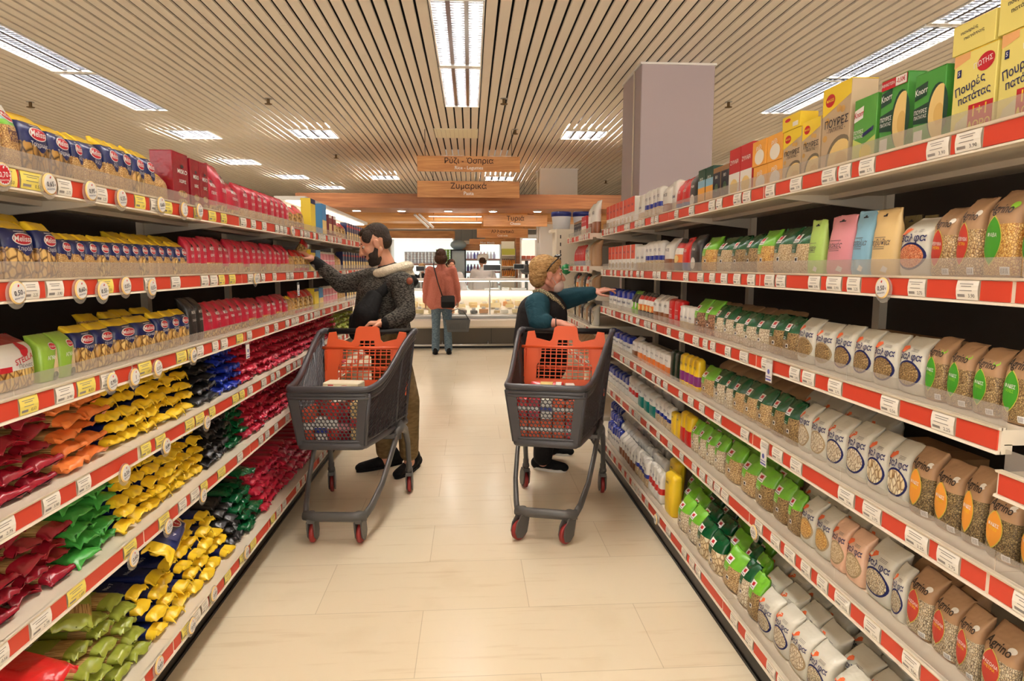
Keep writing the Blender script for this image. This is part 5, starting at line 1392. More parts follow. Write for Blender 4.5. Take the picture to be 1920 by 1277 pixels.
# shopping inside the carts
def incart(c, name, mesh, loc, rz, label, cat, rot=(0, 0), grp=None):
    a = c.rotation_euler[2]; x = c.location.x + loc[0] * math.cos(a) - loc[1] * math.sin(a); y = c.location.y + loc[0] * math.sin(a) + loc[1] * math.cos(a)
    o = link(name, mesh, None, (x, y, loc[2]), (rot[0], rot[1], a + rz)); tag(o, label, cat, grp); return o
def brick(w, d, h, c, band, bz=(.3, .6), word=None):
    mb = MB(); mb.cbox(-w / 2, w / 2, -d / 2, d / 2, 0, h, c, .004)
    mb.box(-w / 2 - .0006, w / 2 + .0006, -d / 2 - .0006, d / 2 + .0006, h * bz[0], h * bz[1], band)
    if word: decal(mb, text2d(word, w * .22, True), 0, h * .8, m_whiteink, lambda x, z: -d / 2, .001)
    return mb
r5 = random.Random(3)
g1 = 'groceries in the left cart'
cols = [(c_red, m_whiteink, 'red and white packet'), (c_orrcard, m_whiteink, 'orange and white packet'), (m_white, c_blu, 'white and blue carton'), (c_dcrim, c_pink, 'dark red packet'), (c_sand, m_redink, 'sand and red packet'), (c_crim, m_whiteink, 'crimson packet')]
k = 0
pos = [(-.125, .03, 1), (-.055, .02, 2), (.0, .035, 0), (.062, .03, 3), (.125, .03, 4), (-.13, .12, 1), (-.06, .12, 0), (.01, .13, 5), (.08, .12, 0), (.14, .12, 3), (-.12, .21, 5), (-.03, .22, 2), (.06, .21, 1), (.14, .21, 4)]
for x, y, ci in pos:
    c_, b_, d_ = cols[ci]; h = r5.uniform(.15, .21) if ci != 2 else .12
    k += 1
    incart(c1, 'grocery_packet', brick(.057, .07, h, c_, b_, (.35, .6)), (x, y, .556 - y * .05), r5.uniform(-.1, .1), '%s in the man\'s cart, %s row, %s across' % (d_, ordw(1 + (y > .1) + (y > .2)), ordw(1 + k % 5)), 'grocery packet', (0, 0), g1)
for i, (x, y, z, rz_) in enumerate(((-.03, .1, .775, .1), (.01, .2, .79, -.1))):
    mb = MB(); mb.cbox(-.1, .1, -.05, .05, 0, .04, M('cream_carton', (238, 228, 200), .6), .005); mb.box(-.07, -.04, -.052, -.049, .01, .03, m_redink)
    decal(mb, ellipse2d(.025, .008, 14), .02, .02, m_redink, lambda x, z: -.05, .001)
    incart(c1, 'flat_carton', mb, (x, y, z), rz_, ('nearer' if i == 0 else 'rear') + ' flat cream carton lying on top in the man\'s cart', 'carton', (0, 0), g1)
for i in range(5):
    incart(c1, 'biscuit_packet', brick(.06, .05, .13, cols[(i + 1) % 6][0], cols[(i + 3) % 6][1]), (-.16 + .08 * i, .36, .56), r5.uniform(-.2, .2), 'tall packet standing behind the flat cartons, %s across' % ordw(i + 1), 'grocery packet', (0, 0), g1)
g2 = 'groceries in the right cart'
k = 0
for lx in range(5):
    for ly in range(3):
        for lz in range(2):
            if lz == 1 and ly == 2: continue
            k += 1
            ci = (1, 0, 1, 5, 1, 2, 1)[(lx * 2 + ly + lz) % 7]
            incart(c2, 'grocery_packet', brick(.06, .07, .105, cols[ci][0] if ci != 1 else m_orange, cols[ci][1], (.4, .62)), (-.13 + .065 * lx, .02 + .085 * ly, .553 + .107 * lz - ly * .004), r5.uniform(-.05, .05),
                   '%s packet in the woman\'s cart, %s layer, row %s, %s across' % ('orange' if ci == 1 else 'red' if ci in (0, 5) else 'white', ('lower', 'upper')[lz], ('one', 'two', 'three')[ly], ordw(lx + 1)), 'grocery packet', (0, 0), g2)
mb = MB(); mb.lathe([(.036, 0), (.038, .003), (.038, .05), (.038, .12), (.038, .167), (.036, .17)], c_red, 20, axis='x'); mb.lathe([(.0385, .05), (.0385, .115)], c_mash, 20, axis='x'); mb.lathe([(.0386, .13), (.0386, .16)], m_white, 20, axis='x')
incart(c2, 'tin_can', mb, (-.09, .05, .808), .05, 'red and cream tin lying on its side on top of the cart', 'tin', (0, 0), g2)
for i in range(3): incart(c2, 'small_packet', brick(.05, .05, .05, cols[i][0], cols[i][1]), (.1 + .001 * i, .02 + i * .07, .77), .1 * i, '%s small packet from the front on top of the woman\'s groceries' % ordw(i + 1), 'grocery packet', (0, 0), g2)

# ------------------------------------------------------------------ hanging signs
m_wood = wood('honey_wood', (196, 130, 74), (226, 166, 104), (.8, 6, 9)); m_wood2 = wood('brown_wood', (140, 84, 46), (172, 110, 64), (.5, 6, 9)); m_wood3 = wood('light_wood', (196, 136, 72), (228, 172, 102), (.5, 6, 9))
m_signink = M('sign_brown_ink', (66, 36, 18), .6)
def sign(px0, px1, py0, py1, Y, top, bot, label, wires=True, s1=.44, s2=.28, ztop=CEIL_Z):
    a, b = at_y(px0, py0, Y), at_y(px1, py1, Y)
    w_, h_ = abs(b.x - a.x), abs(a.z - b.z)
    cx, cz = (a.x + b.x) / 2, (a.z + b.z) / 2
    t = empty('hanging_sign', (cx, Y, cz - h_ / 2))
    mb = MB(); mb.cbox(-w_ / 2, w_ / 2, -.012, .012, 0, h_, m_wood, .003); link('board', mb, t)
    fr = lambda x, z: -.012
    mb = MB()
    if top: decal(mb, text2d(top, h_ * s1 * 1.15, True), 0, h_ * .68, m_signink, fr, .0015)
    if bot: decal(mb, text2d(bot, h_ * s2 * 1.1, True), 0, h_ * .24, m_whiteink, fr, .0015)
    if mb.v: link('lettering', mb, t)
    if wires:
        for x in (-w_ * .42, w_ * .42):
            mb = MB(); mb.tube([(x, 0, h_ * .98), (x, 0, ztop - (cz - h_ / 2))], .002, m_ink, 5); link('suspension_wire', mb, t)
    tag(t, label, 'sign', 'wooden department signs')
    return t
sign(782, 975, 292, 323, 9.0, 'Ρύζι - Όσπρια', 'Rice - Legumes', 'wooden hanging sign reading Rice - Legumes, the topmost of the two')
sign(782, 974, 339, 371, 9.05, 'Ζυμαρικά', 'Pasta', 'wooden hanging sign reading Pasta, just below the rice sign')
sign(906, 1026, 403, 425, 11.0, 'Τυριά', 'Cheese', 'wooden hanging sign reading Cheese under the beam', s1=.5, ztop=2.33)

# ------------------------------------------------------------------ wooden pergola beams with downlights
def beam(name, x0, x1, y0, y1, z0, z1, mat):
    mb = MB(); mb.cbox(x0, x1, y0, y1, z0, z1, mat, .004); return struct(name, mb)
beam('beam_1', -2.62, 3.4, 10.0, 10.9, 2.33, 2.545, m_wood2)
beam('beam_2', -2.62, 3.4, 11.3, 11.9, 2.22, 2.5, m_wood3)
beam('beam_3', -2.62, -2.3, 10.9, 17.0, 2.3, 2.5, m_wood3)
beam('beam_4', -2.3, 3.4, 13.4, 13.8, 2.22, 2.45, m_wood3)
for x in (-1.2, 1.0, 2.6): beam('beam_%d' % (6 + int(x * 2)), x, x + .1, 10.9, 11.3, 2.34, 2.48, m_wood2)
mb = MB(); mb.lathe([(.07, 0), (.075, .004), (.075, .012)], m_white, 20); me_r = mb.mesh('trim_ring')
mb = MB(); mb.lathe([(.058, -.001), (.058, .003)], m_spot, 20); me_g = mb.mesh('lamp_glass')
for i, px in enumerate((668, 752, 840, 925, 1010, 1090)):
    p = at_z(px, 394, 2.33)
    t = link('downlight', me_r, None, (p.x, 10.45, 2.318)); link('lamp_glass', me_g, t)
    tag(t, 'round lit downlight, %s from the pasta side under the wooden beam' % ordw(i + 1), 'downlight', 'downlights under the beam')
# white ladder-like tray and slim fluorescent fitting between the beams
mb = MB(); p0, p1 = at_y(777, 397, 11.0), at_y(803, 423, 11.0)
mb.tube([(p0.x, 10.95, 2.31), (p1.x, 11.1, 2.1)], .02, m_white, 6); mb.tube([(p0.x + .08, 10.95, 2.31), (p1.x + .08, 11.1, 2.1)], .02, m_white, 6)
tag(link('cable_tray', mb), 'slanting white bracket hanging under the wooden beam', 'bracket')
for i, y in enumerate((404, 415)):
    a, b = at_y(802, y, 11.15), at_y(905, y, 11.15)
    mb = MB(); mb.cbox(a.x, b.x, 11.13, 11.2, a.z - .015, a.z + .015, m_wood3, .003); mb.tube([(a.x + .1, 11.165, a.z), (a.x + .1, 11.165, CEIL_Z - .01)], .004, m_ink, 5); mb.tube([(b.x - .1, 11.165, a.z), (b.x - .1, 11.165, CEIL_Z - .01)], .004, m_ink, 5); mb.box(a.x + .02, b.x - .02, 11.128, 11.2, a.z - .02, a.z - .013, m_glow)
    tag(link('strip_light', mb), ('upper' if i == 0 else 'lower') + ' slim lit strip beside the cheese sign', 'strip light')
# ------------------------------------------------------------------ people: overlapping limbs fused into one continuous skin
def fuse(name, mb, voxel, mat, smooth=6, parent=None):
    me = mb.mesh(name + '_raw')
    o = bpy.data.objects.new(name, me); COL.objects.link(o)
    md = o.modifiers.new('r', 'REMESH'); md.mode = 'VOXEL'; md.voxel_size = voxel; md.use_smooth_shade = True
    if smooth:
        sm = o.modifiers.new('s', 'SMOOTH'); sm.factor = .5; sm.iterations = smooth
    bpy.context.view_layer.update()
    ev = o.evaluated_get(bpy.context.evaluated_depsgraph_get())
    out = bpy.data.meshes.new_from_object(ev)
    bpy.data.objects.remove(o); bpy.data.meshes.remove(me)
    out.name = name; out.materials.clear(); out.materials.append(mat)
    n = len(out.polygons); out.polygons.foreach_set('use_smooth', [True] * n); out.polygons.foreach_set('material_index', [0] * n)
    o = bpy.data.objects.new(name, out); COL.objects.link(o); o.parent = parent
    return o
def settle(t):
    """parts were modelled in place; give them their offset from the thing's base"""
    for ch in t.children: ch.location = Vector(ch.location) - Vector(t.location)
def cap(mb, a, ra, b, rb, mat=None, n=12):
    a, b = Vector(a), Vector(b); d = (b - a); L = d.length
    if L < 1e-5: return
    d /= L
    up = Vector((0, 0, 1)) if abs(d.z) < .9 else Vector((0, 1, 0))
    s = d.cross(up).normalized(); u = s.cross(d)
    rings = []
    for k in range(1, 5): t = k / 5 * PI / 2; rings.append((a - d * ra * math.cos(t), ra * math.sin(t)))
    rings += [(a, ra), (b, rb)]
    for k in range(4, 0, -1): t = k / 5 * PI / 2; rings.append((b + d * rb * math.cos(t), rb * math.sin(t)))
    vs = [c + s * (r * math.cos(2 * PI * k / n)) + u * (r * math.sin(2 * PI * k / n)) for c, r in rings for k in range(n)]
    fs = [tuple(range(n)), tuple((len(rings) - 1) * n + k for k in reversed(range(n)))]
    for i in range(len(rings) - 1):
        for k in range(n):
            k2 = (k + 1) % n; fs.append((i * n + k, (i + 1) * n + k, (i + 1) * n + k2, i * n + k2))
    mb.add(vs, fs, mat or m_white, True)
def chain(mb, pts, rs):
    for i in range(len(pts) - 1): cap(mb, pts[i], rs[i], pts[i + 1], rs[i + 1])
def frame(o, face, up=(0, 0, 1)):
    """matrix: local +Y looks along FACE, +Z up"""
    y = Vector(face).normalized(); x = y.cross(Vector(up)).normalized(); z = x.cross(y)
    return Matrix.Translation(o) @ Matrix((x, y, z)).transposed().to_4x4()
def head(mb, M_, s=1.0, female=False):
    R3 = M_.to_3x3()
    def E(c, r): mb.ell(M_ @ (Vector(c) * s), [q * s for q in r], m_white, 18, 12, R3)
    def Cp(a, ra, b, rb): cap(mb, M_ @ (Vector(a) * s), ra * s, M_ @ (Vector(b) * s), rb * s)
    E((0, -.015, .03), (.074, .095, .09)); E((0, .03, -.025), (.06, .064, .085)); E((0, .036, -.08), (.045, .044, .034)); E((0, .066, -.1), (.022, .02, .018))
    Cp((0, .09, .012), .009, (0, .112, -.026), .0125); Cp((-.012, .1, -.03), .008, (.012, .1, -.03), .008)
    Cp((-.034, .078, .03), .012, (.034, .078, .03), .012); E((-.036, .062, -.018), (.026, .024, .026)); E((.036, .062, -.018), (.026, .024, .026))
    Cp((-.018, .086, -.058), .0075, (.018, .086, -.058), .0075); Cp((-.015, .085, -.069), .008, (.015, .085, -.069), .008)
    for sd in (-1, 1):
        E((sd * .076, -.004, -.008), (.009, .02, .031)); E((sd * .08, -.014, .002), (.007, .012, .018)); Cp((sd * .04, .02, -.07), .02, (sd * .056, -.01, -.05), .02)
def eyes(M_, s, parent):
    for sd in (-1, 1):
        mb = MB(); mb.ell(M_ @ (Vector((sd * .031, .0725, .008)) * s), [.0102 * s] * 3, M('eye_white', (225, 218, 210), .3), 12, 8)
        mb.ell(M_ @ (Vector((sd * .031, .0802, .006)) * s), [.006 * s] * 3, M('iris', (50, 34, 24), .2), 10, 6); link('eye', mb, parent)
        mb = MB(); cap(mb, M_ @ (Vector((sd * .014, .0895, .031)) * s), .0035 * s, M_ @ (Vector((sd * .048, .077, .031)) * s), .0035 * s, m_hairk); link('eyebrow', mb, parent)
m_hairk = M('dark_hair', (38, 28, 22), .7)
def hand(mb, wrist, d, palm_n, thumb, curl=.5, spread=.12, s=1.0, point=False):
    """d: wrist to knuckles; palm_n: the way the palm faces; thumb: side the thumb leaves from"""
    d = Vector(d).normalized(); pn = Vector(palm_n).normalized(); sd = d.cross(pn).normalized()
    if sd.dot(Vector(thumb)) < 0: sd = -sd
    pn = (pn - d * pn.dot(d)).normalized()
    w_ = Vector(wrist)
    cap(mb, w_, .024 * s, w_ + d * .03 * s, .026 * s)
    for q in (-.026, -.009, .009, .026): cap(mb, w_ + d * .025 * s + sd * q * .6 * s, .0155 * s, w_ + d * .088 * s + sd * q * s, .0125 * s)
    for i, (q, L) in enumerate(((.03, .072), (.010, .08), (-.010, .075), (-.029, .06))):
        a = w_ + d * .09 * s + sd * q * s; c = curl * (1 + .12 * i)
        if point and i == 0: c = .08
        dd = (d + sd * spread * (q / .03)).normalized(); r = .0088 * s; L *= s
        for j, (fr_, tt) in enumerate(((.44, .75), (.32, 1.0), (.24, .8))):
            ang = c * tt; ax = dd.cross(pn).normalized()
            dd = (Matrix.Rotation(ang, 3, ax) @ dd).normalized()
            b = a + dd * L * fr_; cap(mb, a, r, b, r * .93, n=10); a = b; r *= .93
    a = w_ + d * .028 * s + sd * .022 * s
    b = a + (d * .55 + sd * .75 + pn * .3).normalized() * .042 * s; cap(mb, a, .0145 * s, b, .0105 * s)
    c_ = b + (d * .85 + sd * .15 + pn * (.25 + curl * .5)).normalized() * .032 * s; cap(mb, b, .0105 * s, c_, .009 * s)
    cap(mb, c_, .009 * s, c_ + (d * .8 - sd * .2 + pn * (.2 + curl * .6)).normalized() * .024 * s, .0075 * s)
def cloth(name, col, rough=.9, c2=None, scale=60, bump=.4, wr=14):
    if name in _mats: return _mats[name]
    m = M(name, col, rough); p = m.node_tree.nodes['Principled BSDF']; p.inputs['Specular IOR Level'].default_value = .25
    tc = nd(m, 'ShaderNodeTexCoord')
    n = nd(m, 'ShaderNodeTexNoise'); n.inputs['Scale'].default_value = wr; n.inputs['Detail'].default_value = 3; n.inputs['Distortion'].default_value = 1.0
    lk(m, tc.outputs['Object'], n.inputs['Vector'])
    b = nd(m, 'ShaderNodeBump'); b.inputs['Strength'].default_value = bump; b.inputs['Distance'].default_value = .02
    lk(m, n.outputs['Fac'], b.inputs['Height']); lk(m, b.outputs[0], p.inputs['Normal'])
    if c2:
        n2 = nd(m, 'ShaderNodeTexNoise'); n2.inputs['Scale'].default_value = scale; n2.inputs['Detail'].default_value = 4
        mp = nd(m, 'ShaderNodeMapping'); mp.inputs['Scale'].default_value = (1, 1, 2.6); lk(m, tc.outputs['Object'], mp.inputs['Vector']); lk(m, mp.outputs[0], n2.inputs['Vector'])
        r = ramp(m, [(.42, rgb(*col)), (.6, rgb(*c2))]); lk(m, n2.outputs['Fac'], r.inputs[0]); lk(m, r.outputs[0], p.inputs['Base Color'])
    return m
m_skin = M('skin', (206, 150, 122), .5); m_skin.node_tree.nodes['Principled BSDF'].inputs['Subsurface Weight'].default_value = .08
m_skin2 = M('rosy_skin', (214, 150, 128), .5)
m_heather = cloth('heather_grey', (34, 32, 30), .95, (92, 88, 82), 70, .5)
m_blackc = cloth('black_cloth', (20, 19, 20), .85); m_khaki = cloth('khaki_cloth', (108, 88, 56), .9, (124, 102, 68), 20, .6)
m_teal = cloth('teal_cloth', (24, 62, 74), .85); m_vest = cloth('dark_vest', (34, 31, 32), .8, None, 30, .7, 9); m_fleece = cloth('white_fleece', (232, 220, 196), .95, None, 30, .8, 60)
m_denim = cloth('denim', (84, 104, 122), .9, (112, 132, 146), 30); m_pinkc = cloth('dusty_pink_wool', (184, 108, 94), .95, (198, 124, 108), 70); m_whitec = cloth('white_coat', (226, 222, 220), .9)
m_bluec = cloth('blue_cloth', (40, 110, 190), .85); m_blond = cloth('blond_hair', (150, 112, 68), .6, (196, 158, 106), 40, .7, 40); m_brownh = cloth('brown_hair', (50, 30, 20), .6, (72, 44, 30), 40, .7, 40)
m_hairs = cloth('short_dark_hair', (34, 26, 20), .7, (58, 44, 34), 80, .6, 70)

def Q(px, py, Y): return at_y(px, py, Y)
# ---- the bearded man
t = empty('person', (-.6, 4.47, 0))
tag(t, 'bearded man in dark grey heather jacket reaching to the shelf, hand on cart', 'person')
hM = frame(Q(703, 457, 4.43), Vector((-.95, -.16, -.46)), (0, 0, 1))
Hs = 1.06
neck0, neck1 = Q(716, 476, 4.46), Q(731, 508, 4.48)
shL, shR = Q(753, 532, 4.30), Q(700, 523, 4.62); chest, waist, pel = Q(727, 550, 4.47), Q(722, 600, 4.48), Q(728, 640, 4.48)
elL, wrL = Q(762, 588, 4.22), Q(722, 606, 4.13); elR, wrR = Q(640, 533, 4.60), Q(590, 490, 4.52)
hipL, hipR = pel + Vector((.03, -.09, -.02)), pel + Vector((-.02, .09, -.02))
knL, anL = Q(764, 750, 4.38), Q(767, 855, 4.42); knR, anR = Q(720, 745, 4.52), Q(722, 852, 4.56)
B = MB()
head(B, hM, Hs)
chain(B, [neck0, neck1, chest], [.055, .06, .12]); chain(B, [chest, waist, pel], [.13, .12, .12])
for s_, e_, w_ in ((shL, elL, wrL), (shR, elR, wrR)): chain(B, [chest + (s_ - chest) * .5, s_, e_, w_], [.07, .05, .038, .027])
for h_, k_, a_ in ((hipL, knL, anL), (hipR, knR, anR)): chain(B, [h_, k_, a_, a_ - Vector((0, 0, .04))], [.08, .055, .036, .04])
hand(B, wrL, (Q(692, 607, 4.13) - wrL).normalized() + Vector((0, 0, .05)), (0, 0, -1), (0, -1, 0), 1.0, .1, 1.05)
hand(B, wrR, (Q(562, 470, 4.47) - wrR), (-.3, -.1, -1), (.2, -1, 0), .55, .12, 1.08)
fuse('body', B, .0042, m_skin, 4, t)
eyes(hM, Hs, t)
# hair, beard
R3 = hM.to_3x3()
mb = MB(); mb.ell(hM @ Vector((0, -.03, .045)), (.0785, .096, .087), m_white, 18, 12, R3); mb.ell(hM @ Vector((0, -.064, .0)), (.068, .056, .066), m_white, 18, 12, R3); mb.ell(hM @ Vector((0, .022, .092)), (.056, .05, .032), m_white, 16, 10, R3)
for sd in (-1, 1): mb.ell(hM @ Vector((sd * .0585, .024, .056)), (.02, .046, .042), m_white, 12, 8, R3)
fuse('hair', mb, .005, m_hairs, 3, t)
mb = MB(); mb.ell(hM @ Vector((0, .045, -.092)), (.056, .054, .04), m_white, 16, 10, R3)
for sd in (-1, 1): cap(mb, hM @ Vector((sd * .05, .04, -.08)), .022, hM @ Vector((sd * .07, .006, -.03)), .014)
[mb.ell(hM @ Vector((sd * .045, .046, -.064)), (.02, .034, .032), m_white, 12, 8, R3) for sd in (-1, 1)]
cap(mb, hM @ Vector((-.022, .096, -.052)), .007, hM @ Vector((.022, .096, -.052)), .007); cap(mb, hM @ Vector((0, .075, -.11)), .026, hM @ Vector((0, .04, -.11)), .03)
fuse('beard', mb, .0045, m_hairk, 3, t)
# jacket
mb = MB()
chain(mb, [neck1 + Vector((0, 0, -.03)), chest, waist, pel + Vector((0, 0, .0))], [.1, .165, .16, .16]); chain(mb, [Q(705, 548, 4.46), Q(700, 600, 4.46), Q(708, 636, 4.46)], [.13, .14, .13])
for s_ in (shL, shR): cap(mb, chest + Vector((0, 0, .03)), .13, s_, .078)
cap(mb, waist + Vector((.03, 0, 0)), .14, pel + Vector((.02, 0, -.03)), .155)
chain(mb, [shL, elL, wrL + (elL - wrL) * .16], [.083, .062, .045]); chain(mb, [shR, elR, wrR + (elR - wrR) * .2], [.083, .064, .045])
fuse('jacket', mb, .008, m_heather, 5, t)
mb = MB(); cap(mb, wrL + (elL - wrL) * .2, .044, wrL + (elL - wrL) * .02, .038)
o = fuse('cuff', mb, .006, m_blackc, 2, t)
mb = MB(); cap(mb, wrR + (elR - wrR) * .24, .046, wrR + (elR - wrR) * .02, .039); fuse('cuff', mb, .006, m_blackc, 2, t)
# hood: white fleece lining with a dark outside
hd = Q(752, 505, 4.50)
mb = MB()
for k in range(17):
    a = -2.3 + 4.6 * k / 16
    p = Q(735, 512, 4.48) + Vector((.105 * math.cos(a), .12 * math.sin(a), .02 + .03 * math.cos(a)))
    mb.ell(p, (.05, .056, .034), m_white, 14, 8)
mb.ell(Q(757, 512, 4.5), (.085, .11, .055), m_white, 16, 10, Matrix.Rotation(.5, 3, 'Y'))
fuse('hood_lining', mb, .006, m_fleece, 16, t)
mb = MB(); mb.ell(Q(761, 521, 4.5), (.09, .12, .055), m_white, 16, 10, Matrix.Rotation(.55, 3, 'Y')); mb.ell(Q(772, 528, 4.5), (.05, .08, .03), m_white, 12, 8)
fuse('hood', mb, .006, m_blackc, 4, t)
mb = MB(); mb.ell(Q(768, 527, 4.225), (.022, .012, .024), M('brown_leather', (130, 66, 42), .6), 14, 8); link('sleeve_patch', mb, t)
# trousers, shoes
mb = MB()
chain(mb, [pel + Vector((.01, 0, .02)), hipL, knL, anL + Vector((0, 0, .03))], [.13, .115, .085, .068]); chain(mb, [pel, hipR, knR, anR + Vector((0, 0, .03))], [.13, .115, .085, .066])
fuse('trousers', mb, .009, m_khaki, 4, t)
def shoe(name, heel, toe, mat, parent, sole=None, w_=.045):
    h, e = Vector(heel), Vector(toe); h.z = e.z = 0
    d = (e - h).normalized(); mb = MB()
    for f, r, z in ((0, .038, .045), (.25, .042, .05), (.5, .044, .042), (.75, .046, .034), (1, .036, .03)):
        p = h.lerp(e, .08 + f * .84); mb.ell((p.x, p.y, z), (r, r, z * .95), m_white, 14, 8)
    cap(mb, h.lerp(e, .12) + Vector((0, 0, .045)), .038, h.lerp(e, .22) + Vector((0, 0, .1)), .044)
    cap(mb, h.lerp(e, .3) + Vector((0, 0, .05)), .04, h.lerp(e, .9) + Vector((0, 0, .034)), .032)
    o = fuse(name, mb, .006, mat, 3, parent)
    mb = MB(); s_ = Vector((-d.y, d.x, 0)); pts = []
    for k in range(20):
        a = 2 * PI * k / 20; c, s2 = math.cos(a), math.sin(a)
        p = h.lerp(e, .5) + d * ((e - h).length * .5 * math.copysign(abs(c) ** .8, c)) + s_ * (.046 * (1.0 if c > -.2 else .85) * s2); pts.append((p.x, p.y))
    mb.prism(pts, .0005, .018, sole or mat, smooth=False); link('sole', mb, o)
    return o
shoe('shoe', at_z(755, 868, 0), at_z(668, 886, 0), m_blackc, t); shoe('shoe', at_z(786, 872, 0), at_z(742, 899, 0), m_blackc, t)
settle(t)
# crossbody bag (worn, a thing of its own)
mb = MB(); q = Q(686, 590, 4.25)
chain(mb, [Q(700, 560, 4.27), Q(686, 590, 4.23), Q(676, 618, 4.26)], [.06, .085, .075]); cap(mb, Q(668, 600, 4.32), .05, Q(668, 625, 4.34), .05)
bg = fuse('crossbody_bag', mb, .008, m_blackc, 3); tag(bg, 'black crossbody bag worn across the bearded man\'s chest', 'bag')
mb = MB(); mb.tube([Q(697, 560, 4.245), Q(715, 548, 4.27), Q(738, 528, 4.33), Q(750, 514, 4.42), Q(757, 512, 4.5)], .034, m_blackc, 8, flat=(.35, 1)); link('strap', mb, bg)
# the packet the man takes
mp_ = TP['clear_pasta']
o = copy_thing([v for k_, v in MASTER.items() if k_[0] == 'clear_pasta'][0], Q(556, 474, 4.5) - Vector((0, 0, .03))); o.rotation_euler = (0.3, .5, 1.2); o.scale = (.9, .9, .8)
tag(o, 'red-ended pasta bag held in the bearded man\'s raised hand', 'pasta bag'); o['group'] = 'pasta bags held'

# ---- the older woman
t = empty('person', (.55, 4.45, 0))
tag(t, 'older woman in dark vest and teal sleeves pointing at the shelf', 'person')
hM = frame(Q(1027, 515, 4.43), Vector((.97, .12, -.06)), (-.06, 0, 1)); Hs = 1.05; R3 = hM.to_3x3()
neck0, neck1 = Q(1020, 535, 4.45), Q(1014, 556, 4.46)
shN, shF = Q(1008, 572, 4.27), Q(1040, 566, 4.58); chest, waist, pel = Q(1020, 588, 4.43), Q(1020, 640, 4.45), Q(1018, 680, 4.45)
elN, wrN = Q(1010, 604, 4.18), Q(1052, 607, 4.12); elF, wrF = Q(1080, 556, 4.60), Q(1112, 549, 4.58)
knN, anN = Q(1024, 765, 4.40), Q(1018, 855, 4.40); knF, anF = Q(1030, 760, 4.60), Q(1034, 836, 4.64)
B = MB(); head(B, hM, Hs, True)
chain(B, [neck0, neck1, chest], [.052, .06, .12]); chain(B, [chest, waist, pel], [.14, .14, .14])
for s_, e_, w_ in ((shN, elN, wrN), (shF, elF, wrF)): chain(B, [chest + (s_ - chest) * .5, s_, e_, w_], [.07, .05, .04, .027])
for h_, k_, a_ in ((pel + Vector((0, -.08, 0)), knN, anN), (pel + Vector((0, .08, 0)), knF, anF)): chain(B, [h_, k_, a_, a_ - Vector((0, 0, .04))], [.08, .055, .036, .038])
hand(B, wrN, (Q(1076, 613, 4.07) - wrN), (0, 0, -1), (0, 1, 0), .9, .1, .98)
hand(B, wrF, (Q(1142, 541, 4.55) - wrF), (.2, .2, -1), (.1, -1, .3), .35, .14, 1.0, point=True)
fuse('body', B, .0042, m_skin2, 4, t); eyes(hM, Hs, t)
mb = MB(); mb.ell(hM @ Vector((0, -.03, .045)), (.09, .108, .094), m_white, 18, 12, R3); mb.ell(hM @ Vector((0, -.068, -.012)), (.08, .066, .085), m_white, 18, 12, R3); mb.ell(hM @ Vector((0, .045, .088)), (.062, .045, .036), m_white, 14, 10, R3)
fuse('hair', mb, .005, m_blond, 4, t)
mb = MB(); mb.ell(hM @ Vector((0, .062, -.072)), (.056, .06, .05), m_white, 18, 12, R3); fuse('face_mask', mb, .005, M('mask_cloth', (220, 196, 186), .8), 2, t)
mb = MB()
for sd in (-1, 1): cap(mb, hM @ Vector((sd * .054, .05, -.06)), .002, hM @ Vector((sd * .084, -.008, .01)), .002, m_whitec, 6)
link('mask_strap', mb, t)
mb = MB(); mk = M('sunglass_black', (20, 16, 15), .25)
for sd in (-1, 1):
    mb.ell(hM @ Vector((sd * .034, .062, .132)), (.03, .01, .02), mk, 14, 8, R3 @ Matrix.Rotation(-.9, 3, 'X')); mb.tube([hM @ Vector((sd * .07, .052, .118)), hM @ Vector((sd * .094, .0, .07)), hM @ Vector((sd * .088, -.03, .02))], .004, mk, 6)
cap(mb, hM @ Vector((-.02, .066, .134)), .004, hM @ Vector((.02, .066, .134)), .004, mk, 6)
sg = link('sunglasses', mb); tag(sg, 'black sunglasses pushed up on the older woman\'s hair', 'sunglasses')
mb = MB()
chain(mb, [neck1 + Vector((0, 0, -.035)), chest, waist, pel], [.085, .165, .17, .175]); cap(mb, chest + Vector((0, 0, .02)), .13, shN, .07); cap(mb, chest + Vector((0, 0, .02)), .13, shF, .07)
cap(mb, chest + Vector((-.05, 0, 0)), .14, waist + Vector((-.06, 0, 0)), .16)
fuse('vest', mb, .008, m_vest, 5, t)
mb = MB(); chain(mb, [shN, elN, wrN + (elN - wrN) * .72], [.088, .068, .062]); chain(mb, [shF, elF, wrF + (elF - wrF) * .12], [.084, .07, .05])
fuse('sleeves', mb, .007, m_teal, 4, t)
mb = MB(); m_trim = cloth('patterned_trim', (30, 28, 26), .8, (206, 190, 150), 120)
mb.tube([Q(1000, 548, 4.37), Q(1013, 545, 4.33), Q(1030, 553, 4.30), Q(1045, 565, 4.32), Q(1056, 580, 4.34)], .014, m_trim, 8, flat=(.5, 1.2)); link('collar_trim', mb, t)
mb = MB(); mb.tube([Q(1042, 601, 4.115) + Vector((0, 0, .018)), Q(1042, 606, 4.088), Q(1043, 615, 4.11), Q(1043, 607, 4.145), Q(1042, 601, 4.12) + Vector((0, 0, .018))], .0035, m_black, 6); link('bracelet', mb, t)
mb = MB(); chain(mb, [pel, pel + Vector((0, -.08, 0)), knN, anN + Vector((0, 0, .0))], [.15, .12, .085, .07]); chain(mb, [pel, pel + Vector((0, .08, 0)), knF, anF], [.15, .12, .085, .07])
fuse('trousers', mb, .009, m_blackc, 4, t)
shoe('shoe', at_z(1000, 878, 0), at_z(1062, 885, 0), m_blackc, t, m_white); shoe('shoe', at_z(1022, 850, 0), at_z(1072, 854, 0), m_blackc, t, m_white)

settle(t)
